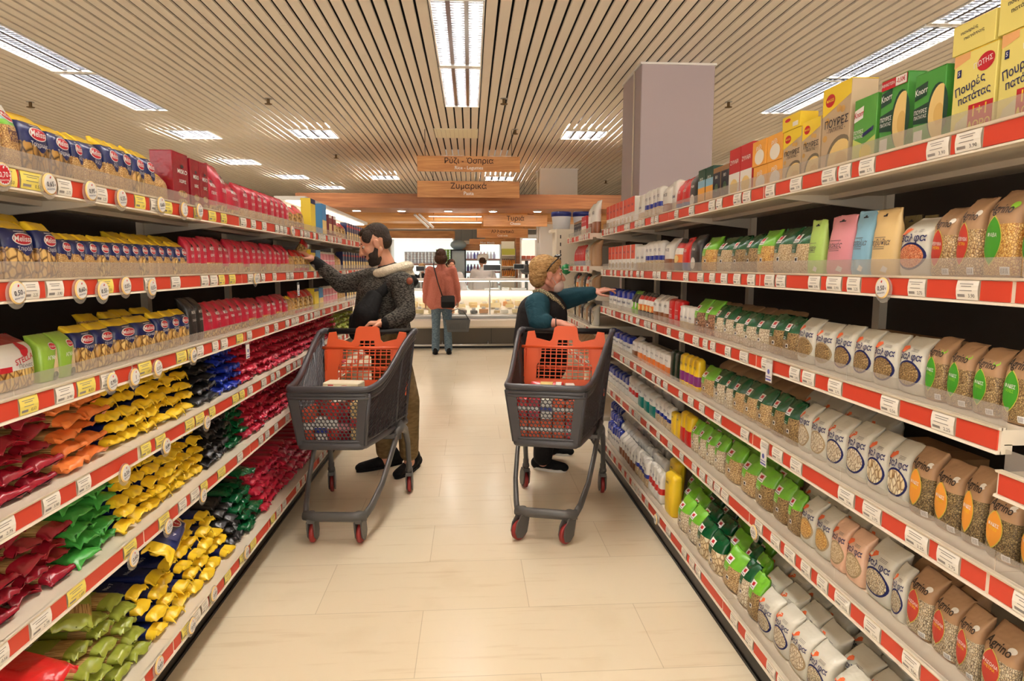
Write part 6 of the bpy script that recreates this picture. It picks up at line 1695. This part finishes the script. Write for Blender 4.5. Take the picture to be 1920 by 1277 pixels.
# ---- simple standing figures further off, still jointed and whole
def figure(base, height, face, top, trousers, hair, label, arms, bend=0.0, coat_len=.42, hair_long=False, cap_=False, voxel=.012, sleeves=None, shoe_m=None):
    b = Vector(base); f = Vector(face).normalized(); side = f.cross(Vector((0, 0, 1))); h = height; U = Vector((0, 0, 1))
    t = empty('person', b); tag(t, label, 'person')
    L = lambda x, y, z: b + side * (x * h) + f * (y * h) + U * (z * h)
    fw = bend
    hd = L(0, .02 + fw * 1.0, .93 - fw * .35); nk = L(0, fw * .8, .85 - fw * .25); ch = L(0, fw * .6, .74 - fw * .15); ws = L(0, fw * .2, .6); pv = L(0, 0, .52)
    Bm = MB(); hm = frame(hd, f + Vector((0, 0, -fw)), (0, 0, 1)); head(Bm, hm, h / 1.72)
    chain(Bm, [hd - U * .05, nk, ch], [.05, .055, .1]); chain(Bm, [ch, ws, pv], [.11, .1, .11])
    tp = MB(); chain(tp, [nk - U * .03, ch, ws, L(0, 0, 1 - .38 - .1)], [.075, .135, .13, .15])
    cap(tp, L(-.05, fw * .5, .77), .1, L(.05, fw * .5, .77), .1)
    for sd in (-1, 1): chain(tp, [L(sd * .045, fw * .4, .7), L(sd * .05, 0, .56), L(sd * .065, 0, .9 - coat_len)], [.125, .13, .135])
    tp.ell(L(0, 0, .87 - coat_len), (.24, .16, .05), m_white, 18, 8)
    for sd in (-1, 1):
        sh = L(sd * .105, fw * .7, .80 - fw * .2); el, wr = [L(*q) for q in arms[(sd + 1) // 2]]
        chain(Bm, [ch, sh, el, wr], [.07, .045, .035, .026]); chain(tp, [ch, sh, el, wr + (el - wr) * .1], [.1, .078, .062, .052])
        hand(Bm, wr, (wr - el), -side * sd, f, .5, .1, .95)
        hp, kn, an = L(sd * .05, 0, .5), L(sd * .055, .01, .27), L(sd * .06, 0, .05); chain(Bm, [pv, hp, kn, an], [.09, .075, .05, .038])
    fuse('body', Bm, .008, m_skin, 3, t); fuse('coat', tp, voxel, top, 4, t)
    tr = MB()
    for sd in (-1, 1): chain(tr, [pv, L(sd * .05, 0, .5), L(sd * .055, .01, .27), L(sd * .062, 0, .05)], [.1, .092, .068, .066]); 
    fuse('trousers', tr, voxel, trousers, 3, t)
    hr = MB(); R_ = hm.to_3x3(); k = h / 1.72
    hr.ell(hm @ (Vector((0, -.03, .045)) * k), [q * k for q in (.09, .105, .095)], m_white, 16, 10, R_)
    if hair_long: hr.ell(hm @ (Vector((0, -.045, -.03)) * k), [q * k for q in (.108, .1, .1)], m_white, 16, 10, R_)
    fuse('hair', hr, .008, hair, 3, t)
    if cap_:
        cm = MB(); cm.lathe([(.112, .03), (.118, .08), (.112, .13), (.08, .16)], m_white, 20, mtx=R_, loc=hm.translation); link('white_cap', cm, t)
    for sd in (-1, 1): shoe('shoe', L(sd * .062, -.045, 0), L(sd * .07, .105, 0), shoe_m or m_blackc, t)
    settle(t)
    return t
pk = at_z(829, 664, 0)
figure((pk.x, pk.y, 0), 1.72, (-.05, 1, 0), m_pinkc, m_denim, m_brownh, 'woman in dusty pink coat and jeans seen from behind at the cheese counter', (((-.145, .0, .64), (-.15, .03, .50)), ((.148, .01, .64), (.158, .07, .51))), coat_len=.40, hair_long=True)
# her bag and basket
q = at_y(840, 566, pk.y - .17)
mb = MB(); mb.cbox(-.11, .11, -.04, .04, -.1, .1, m_blackc, .02); bg = link('crossbody_bag', mb, None, q); tag(bg, 'small black crossbody bag on the hip of the woman in pink', 'bag')
mb = MB(); mb.tube([(q.x * 0 - .09, .0, .09), (-.16, -.02, .32), (-.22, .03, .55), (-.235, .12, .62)], .009, m_black, 6); mb.box(-.1, .1, -.045, -.041, .0, .09, m_black); link('strap', mb, bg)
q = at_y(858, 610, pk.y - .02)
mb = MB(); m_bask = M('grey_basket', (84, 86, 88), .5)
w0, w1, d0, d1, hh = .17, .2, .1, .125, .2
vs = [(-w0, -d0, 0), (w0, -d0, 0), (w0, d0, 0), (-w0, d0, 0), (-w1, -d1, hh), (w1, -d1, hh), (w1, d1, hh), (-w1, d1, hh)]
vi = [(x * .95, y * .93, z if z else .008) for x, y, z in vs]
mb.add(vs + vi, [(0, 3, 2, 1), (0, 1, 5, 4), (1, 2, 6, 5), (2, 3, 7, 6), (3, 0, 4, 7), (8, 9, 10, 11), (12, 13, 9, 8)[::1], (13, 14, 10, 9), (14, 15, 11, 10), (15, 12, 8, 11), (4, 5, 13, 12), (5, 6, 14, 13), (6, 7, 15, 14), (7, 4, 12, 15)], m_bask)
for i in range(9): mb.box(-.15 + .035 * i, -.135 + .035 * i, -d0 - .02, -d0 - .006, .04, .15, m_bask)
bk = link('shopping_basket', mb, None, (q.x, q.y, q.z - .1), (0, 0, .1)); tag(bk, 'dark grey hand basket carried by the woman in pink', 'basket')
mb = MB(); mb.tube([(-.19, 0, .19), (-.1, .0, .33), (.0, .02, .37), (.1, 0, .33), (.19, 0, .19)], .007, m_black, 6); link('basket_handle', mb, bk)
# counter staff and shoppers beyond the counter
def stand(px, py_head, Y, height): p = at_y(px, py_head, Y); return (p.x, Y, p.z - height * .93)
z0 = lambda p: (p[0], p[1], 0)
figure(z0(stand(905, 490, 13.3, 1.72)), 1.66, (.1, 1, 0), m_whitec, m_whitec, m_brownh, 'shop assistant in white coat and white cap behind the cheese counter', (((-.16, .05, .62), (-.12, .16, .58)), ((.16, .05, .62), (.12, .16, .58))), cap_=True, voxel=.014)
figure(z0(stand(846, 500, 13.0, 1.66)), 1.58, (.2, -1, 0), m_whitec, m_whitec, m_brownh, 'shop assistant in white facing the woman in pink across the counter', (((-.16, .05, .62), (-.1, .16, .6)), ((.16, .05, .62), (.1, .16, .6))), voxel=.014)
figure(z0(stand(858, 492, 15.2, 1.66)), 1.6, (-.9, -.3, 0), m_bluec, m_blackc, m_hairs, 'shopper in bright blue top leaning over near the glass-door cabinet', (((-.13, .2, .58), (-.1, .3, .5)), ((.13, .2, .58), (.1, .3, .5))), bend=.12, voxel=.014)
figure(z0(stand(791, 505, 14.2, 1.56)), 1.5, (.3, 1, 0), m_blackc, m_blackc, m_blond, 'fair-haired shopper in dark clothes between the man and the woman in pink', (((-.16, .05, .62), (-.12, .16, .55)), ((.16, .05, .62), (.12, .16, .55))), voxel=.014)
# ------------------------------------------------------------------ cheese counter
m_ctr = M('counter_white', (226, 214, 198), .4); m_ctrd = M('counter_dark', (88, 80, 70), .5); m_steel = M('steel_tray', (200, 200, 198), .3, .6)
CX0, CX1, CY0, CY1 = -3.0, 1.2, 11.18, 12.25
t = empty('cheese_counter', (CX0, CY0, 0)); tag(t, 'long glass-fronted refrigerated cheese counter with pale bumper and dark base', 'counter')
def cbx(name, x0, x1, y0, y1, z0_, z1_, mat, c=.005, par=t):
    mb = MB(); mb.cbox(x0 - CX0, x1 - CX0, y0 - CY0, y1 - CY0, z0_, z1_, mat, c); return link(name, mb, par)
cbx('base', CX0, CX1, CY0 + .1, CY1, .06, .37, m_ctrd)
for i in range(1, 5): cbx('base_joint', CX0 + i * .84 - .004, CX0 + i * .84 + .004, CY0 + .094, CY0 + .1, .07, .36, m_black, .001)
cbx('plinth', CX0 + .02, CX1 - .02, CY0 + .16, CY1 - .1, 0, .06, m_black)
mb = MB(); mb.tube([(0, -.02, .075), (CX1 - CX0, -.02, .075)], .02, m_chrome, 10)
for i in range(6): mb.tube([(.1 + .8 * i, .1, .12), (.1 + .8 * i, -.02, .075)], .012, m_chrome, 6)
link('foot_rail', mb, t)
cbx('bumper', CX0, CX1, CY0 - .02, CY0 + .14, .37, .535, m_ctr, .03)
cbx('front_rail', CX0, CX1, CY0, CY0 + .06, .56, .60, m_steel, .01)
cbx('deck', CX0, CX1, CY0 + .05, CY1, .52, .575, m_steel)
mb = MB(); mb.prism([(.1, .575), (CY1 - CY0 - .3, .575), (CY1 - CY0 - .3, .72), (.62, .72), (.36, .64), (.1, .60)], .0, CX1 - CX0, m_ctr, axis='x'); link('display_step', mb, t)
cbx('top_ledge', CX0, CX1, CY0 + .1, CY0 + .5, 1.19, 1.235, m_white, .01)
cbx('serving_top', CX0, CX1, CY1 - .3, CY1, .575, 1.0, m_ctr)
cbx('light_strip', CX0 + .05, CX1 - .05, CY0 + .2, CY0 + .3, 1.178, 1.189, m_glow, .002); cbx('light_strip', CX0 + .05, CX1 - .05, CY1 - .36, CY1 - .3, .93, .96, m_glow, .002)  # both strips added to brighten the cheeses
mb = MB(); mb.box(0, CX1 - CX0, .02, .026, .6, 1.2, m_glass); link('front_glass', mb, t)
for i in range(6): cbx('glass_post', CX0 + i * .83, CX0 + i * .83 + .025, CY0 + .02, CY0 + .045, .6, 1.2, m_chrome, .004)
r6 = random.Random(17)
CH = [('pale cheese block', (236, 214, 160)), ('white cheese block', (240, 234, 220)), ('golden cheese wedge', (226, 184, 110)), ('cream cheese wheel', (228, 206, 160)), ('orange cheese block', (226, 150, 74)), ('dark-rinded cheese wheel', (70, 54, 44)), ('straw cheese wedge', (222, 198, 132))]
def cheese(kind, s, col):
    m = M('cheese_%d_%d_%d' % col, col, .5); mb = MB()
    if 'wheel' in kind: mb.lathe([(s * .9, 0), (s, s * .12), (s, s * .6), (s * .9, s * .72)], m, 18)
    elif 'wedge' in kind: mb.prism([(-s, -s * .6), (s, -s * .6), (s * .1, s * .9)], 0, s * .8, m)
    else: mb.cbox(-s, s, -s * .6, s * .6, 0, s * .9, m, .006)
    return mb
def zdeck(d): return .601 if d < .3 else (.652 if d < .45 else .722)
n_ = 0
for row_, dd in enumerate((.17, .45 + .03, .66)):
    x = CX0 + .12; i = 0
    while x < CX1 - .12:
        kind, col = CH[r6.randrange(len(CH))]; s = r6.uniform(.055, .095) * (1 + .15 * row_)
        zz = (.624, .702, .721)[row_]
        o = link('cheese', cheese(kind, s, col), None, (x, CY0 + dd, zz), (0, 0, r6.uniform(-.4, .4))); i += 1
        tag(o, '%s, %s along the %s row of the cheese counter' % (kind, ordw(i), ('front', 'middle', 'back')[row_]), 'cheese', 'cheeses in the counter')
        if r6.random() < .5:
            mb = MB(); mb.box(-.035, .035, 0, .002, 0, .045, m_white); mb.box(-.025, .025, -.001, 0, .012, .018, m_ink); mb.box(-.03, .03, 0, .02, 0, .002, m_white); link('price_card', mb, o, (0, -.03, s * .92 if 'wheel' not in kind else s * .75))
        if row_ > 0 and r6.random() < .6:
            k2, c2 = CH[r6.randrange(2)]
            o2 = link('cheese', cheese('block', s * .62, c2), None, (x + r6.uniform(-.01, .01), CY0 + dd + .01, zz + s * (.92 if 'wheel' not in kind else .75)), (0, 0, r6.uniform(-.5, .5)))
            tag(o2, 'small white cheese piece on top of the %s cheese of the %s row' % (ordw(i), ('front', 'middle', 'back')[row_]), 'cheese', 'cheeses in the counter')
        x += s * 2.25 + r6.uniform(.02, .06)
# things on the counter ledge: scales and displays
def scale_(px, py, w_, h_, lab):
    p = at_y(px, py, 11.9)
    t = empty('shop_scale', (p.x, 12.08, 1.001)); tag(t, lab, 'scale', 'scales on the serving top')
    mb = MB(); mb.tube([(0, 0, 0), (0, 0, p.z - 1.0)], .018, m_chrome, 8); mb.cbox(-.14, .14, -.12, .12, 0, .04, m_steel, .005); link('post', mb, t)
    mb = MB(); mb.cbox(-w_ / 2, w_ / 2, -.05, 0, p.z - 1.0 - h_ / 2, p.z - 1.0 + h_ / 2, m_steel, .006); mb.box(-w_ * .46, w_ * .46, -.052, -.05, p.z - 1.0 - h_ * .4, p.z - 1.0 + h_ * .4, M('display_black', (26, 30, 34), .2)); link('display', mb, t)
scale_(923, 502, .34, .12, 'scale with wide black display beside the assistant in the cap'); scale_(974, 500, .2, .1, 'scale with small black display near the older woman\'s head'); scale_(787, 504, .16, .1, 'scale with black display beside the fair-haired shopper')
p = at_y(989, 505, 11.9); mb = MB(); mb.ell((0, 0, 0), (.12, .07, .1), M('dark_grey_enamel', (56, 54, 54), .4), 20, 12); mb.box(-.03, .03, -.02, .02, .08, .16, m_black); mb.tube([(0, .02, -.09), (0, .02, 1.0 - p.z)], .03, M('dark_grey_enamel'), 8)
tag(link('round_scale', mb, None, (p.x, 12.1, p.z)), 'round dark grey scale head on the serving top', 'scale')
mb = MB(); mb.cbox(-.07, .07, -.1, .1, 0, .05, m_steel, .005); p = at_y(948, 517, 11.9); tag(link('steel_tray', mb, None, (p.x, 12.05, 1.001)), 'low steel tray on the serving top in front of the orange jars', 'tray')

# ------------------------------------------------------------------ chilled wall cases and shelves far behind
m_caseglow = M('glowing_case_back', (240, 250, 246), .5, emit=((.9, 1.0, .97), .55))  # emission in the back panel stands in for the case lighting
def case(name, px0, px1, py0, py1, Y, label, shelves, header=None, glow=m_caseglow, depth=.7):
    a, b = at_y(px0, py0, Y), at_y(px1, py1, Y); W_, H_ = b.x - a.x, a.z
    t = empty(name, (a.x, Y, 0)); tag(t, label, 'display case')
    for nm_, q in (('side_panel', (-.03, 0)), ('side_panel', (W_, W_ + .03))): mb = MB(); mb.cbox(q[0], q[1], 0, depth, 0, H_, m_white, .004); link(nm_, mb, t)
    mb = MB(); mb.box(0, W_, depth - .03, depth, .1, H_, glow); link('glowing_back', mb, t)
    mb = MB(); mb.cbox(-.03, W_ + .03, -.02, depth, H_, H_ + .1, header or m_white, .005); link('header', mb, t)
    mb = MB(); mb.cbox(-.03, W_ + .03, -.02, depth, 0, .45, m_ctrd, .005); link('base', mb, t)
    mb = MB(); mb.box(.03, W_ - .03, .0, .05, H_ - .012, H_ - .001, m_glow); link('light_strip', mb, t)  # glowing strip added under the header to light the contents
    for z in shelves: mb = MB(); mb.cbox(0, W_, .12, depth - .03, z - .025, z, m_white, .003); mb.box(0, W_, .112, .12, z - .03, z + .02, m_pinkrail); link('shelf', mb, t)
    return t, a.x, W_
m_pinkrail = M('pale_rail', (196, 150, 140), .5)
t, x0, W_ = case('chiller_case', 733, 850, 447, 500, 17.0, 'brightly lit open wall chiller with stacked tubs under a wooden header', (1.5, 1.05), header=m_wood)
mb = MB(); mb.box(-.05, W_ + .05, -.05, -.02, 2.19, 2.36, m_wood); link('wooden_header', mb, t)
tubs = {'w': M('tub_white', (228, 226, 232), .4), 'g': M('tub_green', (150, 196, 80), .4)}
mt = {}
for kk, mm in tubs.items():
    mb = MB(); mb.lathe([(.038, 0), (.044, .055), (.0445, .06), (.042, .064)], mm, 14); mb.lathe([(.0435, .055), (.0448, .057), (.0448, .0605)], m_navyink if kk == 'w' else m_white, 14); mt[kk] = mb.mesh('tub')
n_ = 0
for c in range(14):
    for L in range(5 if c < 9 else 6):
        kk = 'w' if c < 9 else 'g'; n_ += 1
        tag(link('tub', mt[kk], None, (x0 + .36 + c * .092, 17.25, 1.501 + L * .0655)), '%s tub, %s stack along, %s up, in the bright wall chiller' % ('white' if kk == 'w' else 'green', ordw(c + 1), ordw(L + 1)), 'tub', 'stacked tubs in the wall chiller')
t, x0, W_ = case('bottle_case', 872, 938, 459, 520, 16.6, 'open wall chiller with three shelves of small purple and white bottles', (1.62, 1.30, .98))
bt = []
for cc in ((206, 198, 226), (120, 110, 180), (216, 150, 170), (235, 235, 240)):
    mb = MB(); m_ = M('bottle_%d' % cc[0], cc, .3); mb.lathe([(.034, 0), (.036, .02), (.036, .12), (.018, .16), (.018, .18)], m_, 12); mb.lathe([(.02, .18), (.02, .2)], m_white, 10); bt.append(mb.mesh('bottle'))
for s_, z in enumerate((1.62, 1.30, .98)):
    for c in range(int(W_ / .085) - 1):
        tag(link('bottle', bt[(c // 2 + s_) % 4], None, (x0 + .07 + c * .085, 16.6 + .22, z + .001)), 'small bottle, %s along the %s shelf of the purple bottle chiller' % (ordw(c + 1), ('top', 'middle', 'bottom')[s_]), 'bottle', 'bottles in the purple chiller')
# glass-door cabinet
a, b = at_y(845, 468, 15.8), at_y(874, 520, 15.8)
t = empty('glass_door_cabinet', (a.x, 15.8, 0)); tag(t, 'black-framed glass-door drinks cabinet behind the shopper in blue', 'cabinet')
W_ = b.x - a.x; mb = MB(); mb.box(0, W_, .02, .5, .1, a.z, M('cabinet_inside', (190, 205, 208), .4)); link('body', mb, t)
mb = MB()
for q in ((0, .03, .1, a.z), (W_ - .03, W_, .1, a.z), (0, W_, a.z - .03, a.z), (0, W_, .1, .14)): mb.box(q[0], q[1], -.01, .02, q[2], q[3], m_black)
mb.box(.03, W_ - .03, .0, .004, .14, a.z - .03, m_glass); mb.box(0, W_, 0, .5, 0, .1, m_black); d_ = link('door', mb, t)
mb = MB(); mb.tube([(W_ - .05, -.03, .9), (W_ - .05, -.03, 1.3)], .01, m_chrome, 6); link('handle', mb, d_)
mb = MB(); mb.ell((0, 0, .06), (.2, .15, .12), M('pale_sack', (170, 190, 200), .6), 16, 10); tag(link('sack', mb, None, (a.x + W_ / 2, 16.0, a.z + .06)), 'pale blue wrapped sack on top of the glass-door cabinet', 'sack')
# jar shelf
a, b = at_y(941, 460, 14.6), at_y(966, 512, 14.6); W_ = b.x - a.x
t = empty('jar_shelf', (a.x, 14.6, 0)); tag(t, 'narrow shelf of orange-brown jars left of the wooden post', 'shelf')
mb = MB(); mb.cbox(0, W_, .28, .3, 0, a.z + .1, m_cream, .003); link('back', mb, t)
for z in (.7, 1.22, 1.45, 1.7): mb = MB(); mb.cbox(0, W_, 0, .28, z - .02, z, m_cream, .003); link('shelf', mb, t)
mb = MB(); m_j = M('amber_jar', (196, 118, 36), .2, coat=.4); mb.lathe([(.018, 0), (.02, .02), (.02, .11), (.015, .14)], m_j, 10); mb.lathe([(.0165, .14), (.0165, .165)], M('jar_lid', (90, 46, 24), .4), 10); jm = mb.mesh('jar')
for s_, z in enumerate((1.22, 1.45)):
    for c in range(int(W_ / .043)): tag(link('jar', jm, None, (a.x + .025 + c * .043, 14.66, z + .001)), 'amber jar, %s along the %s shelf beside the wooden post' % (ordw(c + 1), ('lower', 'upper')[s_]), 'jar', 'amber jars beside the post')
mb = MB(); mb.cbox(0, W_, .02, .26, 0, .14, M('yellow_green_carton', (176, 170, 60), .5), .004); tag(link('carton', mb, None, (a.x, 14.6, 1.701)), 'yellow-green cartons on top of the jar shelf', 'carton')
mb = MB(); mb.cbox(0, .1, 0, .1, 0, 2.3, m_wood2, .004); p = at_y(967, 480, 14.9); tag(link('wooden_post', mb, None, (p.x, 14.9, 0)), 'brown wooden post beside the amber jar shelf', 'post')
# meat case
t, x0, W_ = case('meat_case', 978, 1008, 448, 520, 14.8, 'pinkish lit meat case right of the wooden post', (1.6, 1.3), glow=M('warm_glowing_back', (240, 220, 200), .5, emit=((1, .86, .72), .6)))  # warm emission in the back panel stands in for the meat case light
for s_, z in enumerate((1.6, 1.3)):
    for c in range(3):
        mb = MB(); mb.cbox(-.05, .05, -.04, .04, 0, .09, M('meat_pack', (214, 110, 84), .4), .012); tag(link('meat_pack', mb, None, (x0 + .07 + c * .11, 15.05, z + .001)), 'reddish meat pack, %s on the %s shelf of the meat case' % (ordw(c + 1), ('upper', 'lower')[s_]), 'meat pack', 'packs in the meat case')
# further signs
sign(894, 990, 429, 446, 13.2, 'Αλλαντικά', 'Cold cuts', 'dim wooden sign hanging behind and below the cheese sign', ztop=CEIL_Z)
sign(880, 948, 448, 458, 15.4, None, 'Hot Meals', 'small wooden sign reading Hot Meals above the bottle chiller', s2=.6)
sign(862, 900, 458, 470, 16.2, None, None, 'plain wooden fascia board over the glass-door cabinet')
mb = MB(); mb.cbox(.4, 3.0, 17.45, 17.55, 1.9, 2.3, m_wood, .004); mb.cbox(2.8, 3.0, 17.46, 17.54, 0, 1.9, m_wood, .004); mb.cbox(.9, 1.1, 17.46, 17.54, 0, 1.9, m_wood, .004); tag(link('wooden_fascia', mb), 'honey-coloured wooden fascia far behind the cheese sign', 'fascia')
# white tiled upright and buckets near the end panel
mb = MB(); m_bk = M('bucket_white', (225, 225, 230), .35); mb.lathe([(.085, 0), (.1, .14), (.102, .145)], m_bk, 20); mb.lathe([(.106, .13), (.106, .17), (.1, .178)], M('bucket_lid', (24, 34, 110), .35), 20); bm_ = mb.mesh('bucket')
for i, x in enumerate((.955, 1.175)):
    tag(link('bucket', bm_, None, (x - .02, 6.62, 1.822)), 'white bucket with navy lid, %s one on the end panel shelf' % ('first' if i == 0 else 'second'), 'bucket', 'navy-lidded buckets')
mb = MB(); mb.cbox(.82, 1.3, 6.53, 6.75, 1.79, 1.82, m_cream, .003); mb.box(.86, .9, 6.53, 6.75, 0, 1.79, m_cream); mb.box(1.24, 1.28, 6.53, 6.75, 0, 1.79, m_cream); tag(link('bucket_stand', mb), 'cream stand behind the end panel carrying the buckets', 'stand')
# packs on the protruding unit
def unit_row(z, items, where):
    seen = {}
    for Y, tp, h, w_ in items:
        w0_, d0_, h0_ = DIM[tp]; seen[tp] = seen.get(tp, 0) + 1
        place(tp, 1, .955 + .05 + d0_ / 2, Y, z + .0005 + SHZ, '%s, %s from camera, %s far-unit shelf' % (DESC[tp], ordw(seen[tp]), where), 'packs on the far proud unit', (w_ / w0_, 1, h / h0_), pr.uniform(-.05, .05), 0)
unit_row(UZ[0], [(5.27, 'white_brown', .27, .13), (5.45, 'white_brown', .26, .13)] + [(5.62 + .08 * i, 'redbox', .17, .075) for i in range(3)] + [(5.88 + .08 * i, 'brownbox', .15, .075) for i in range(5)], 'top')
unit_row(UZ[1], [(5.26, 'brown_back', .22, .13), (5.42, 'brown_back', .22, .13), (5.58, 'al_beanb', .2, .12)] + [(5.74 + .09 * i, 'red_slim', .19, .08) for i in range(6)], 'second')
unit_row(UZ[2], [(5.28 + .13 * i, ('brown_back', 'al_beanb', 'snack_mix', 'black_oval')[i % 4], .17, .12) for i in range(8)], 'third')
unit_row(UZ[3], [(5.28 + .13 * i, ('al_beanb', 'black_oval', 'brown_back')[i % 3], .18, .12) for i in range(8)], 'fourth')
unit_row(UZ[4], [(5.3 + .14 * i, 'brown_back', .2, .12) for i in range(7)], 'fifth')
for i, z in enumerate((UZ[1] + .02, UZ[2] - .09)):
    mb = MB(); mb.lathe([(.05, -.002), (.05, .002)], M('green_disc', (40, 140, 80), .3), 24, axis='y'); decal(mb, rect2d(.05, .01), 0, .0, m_white, lambda x, z: -.002, .001)
    t = empty('offer_disc', (.935, 6.25, z)); link('price_disc', mb, t); mb = MB(); mb.box(-.01, .01, .002, .02, -.06, .06, m_clear); link('clip', mb, t); tag(t, ('upper' if i == 0 else 'lower') + ' green round disc at the far end of the proud unit', 'price disc')
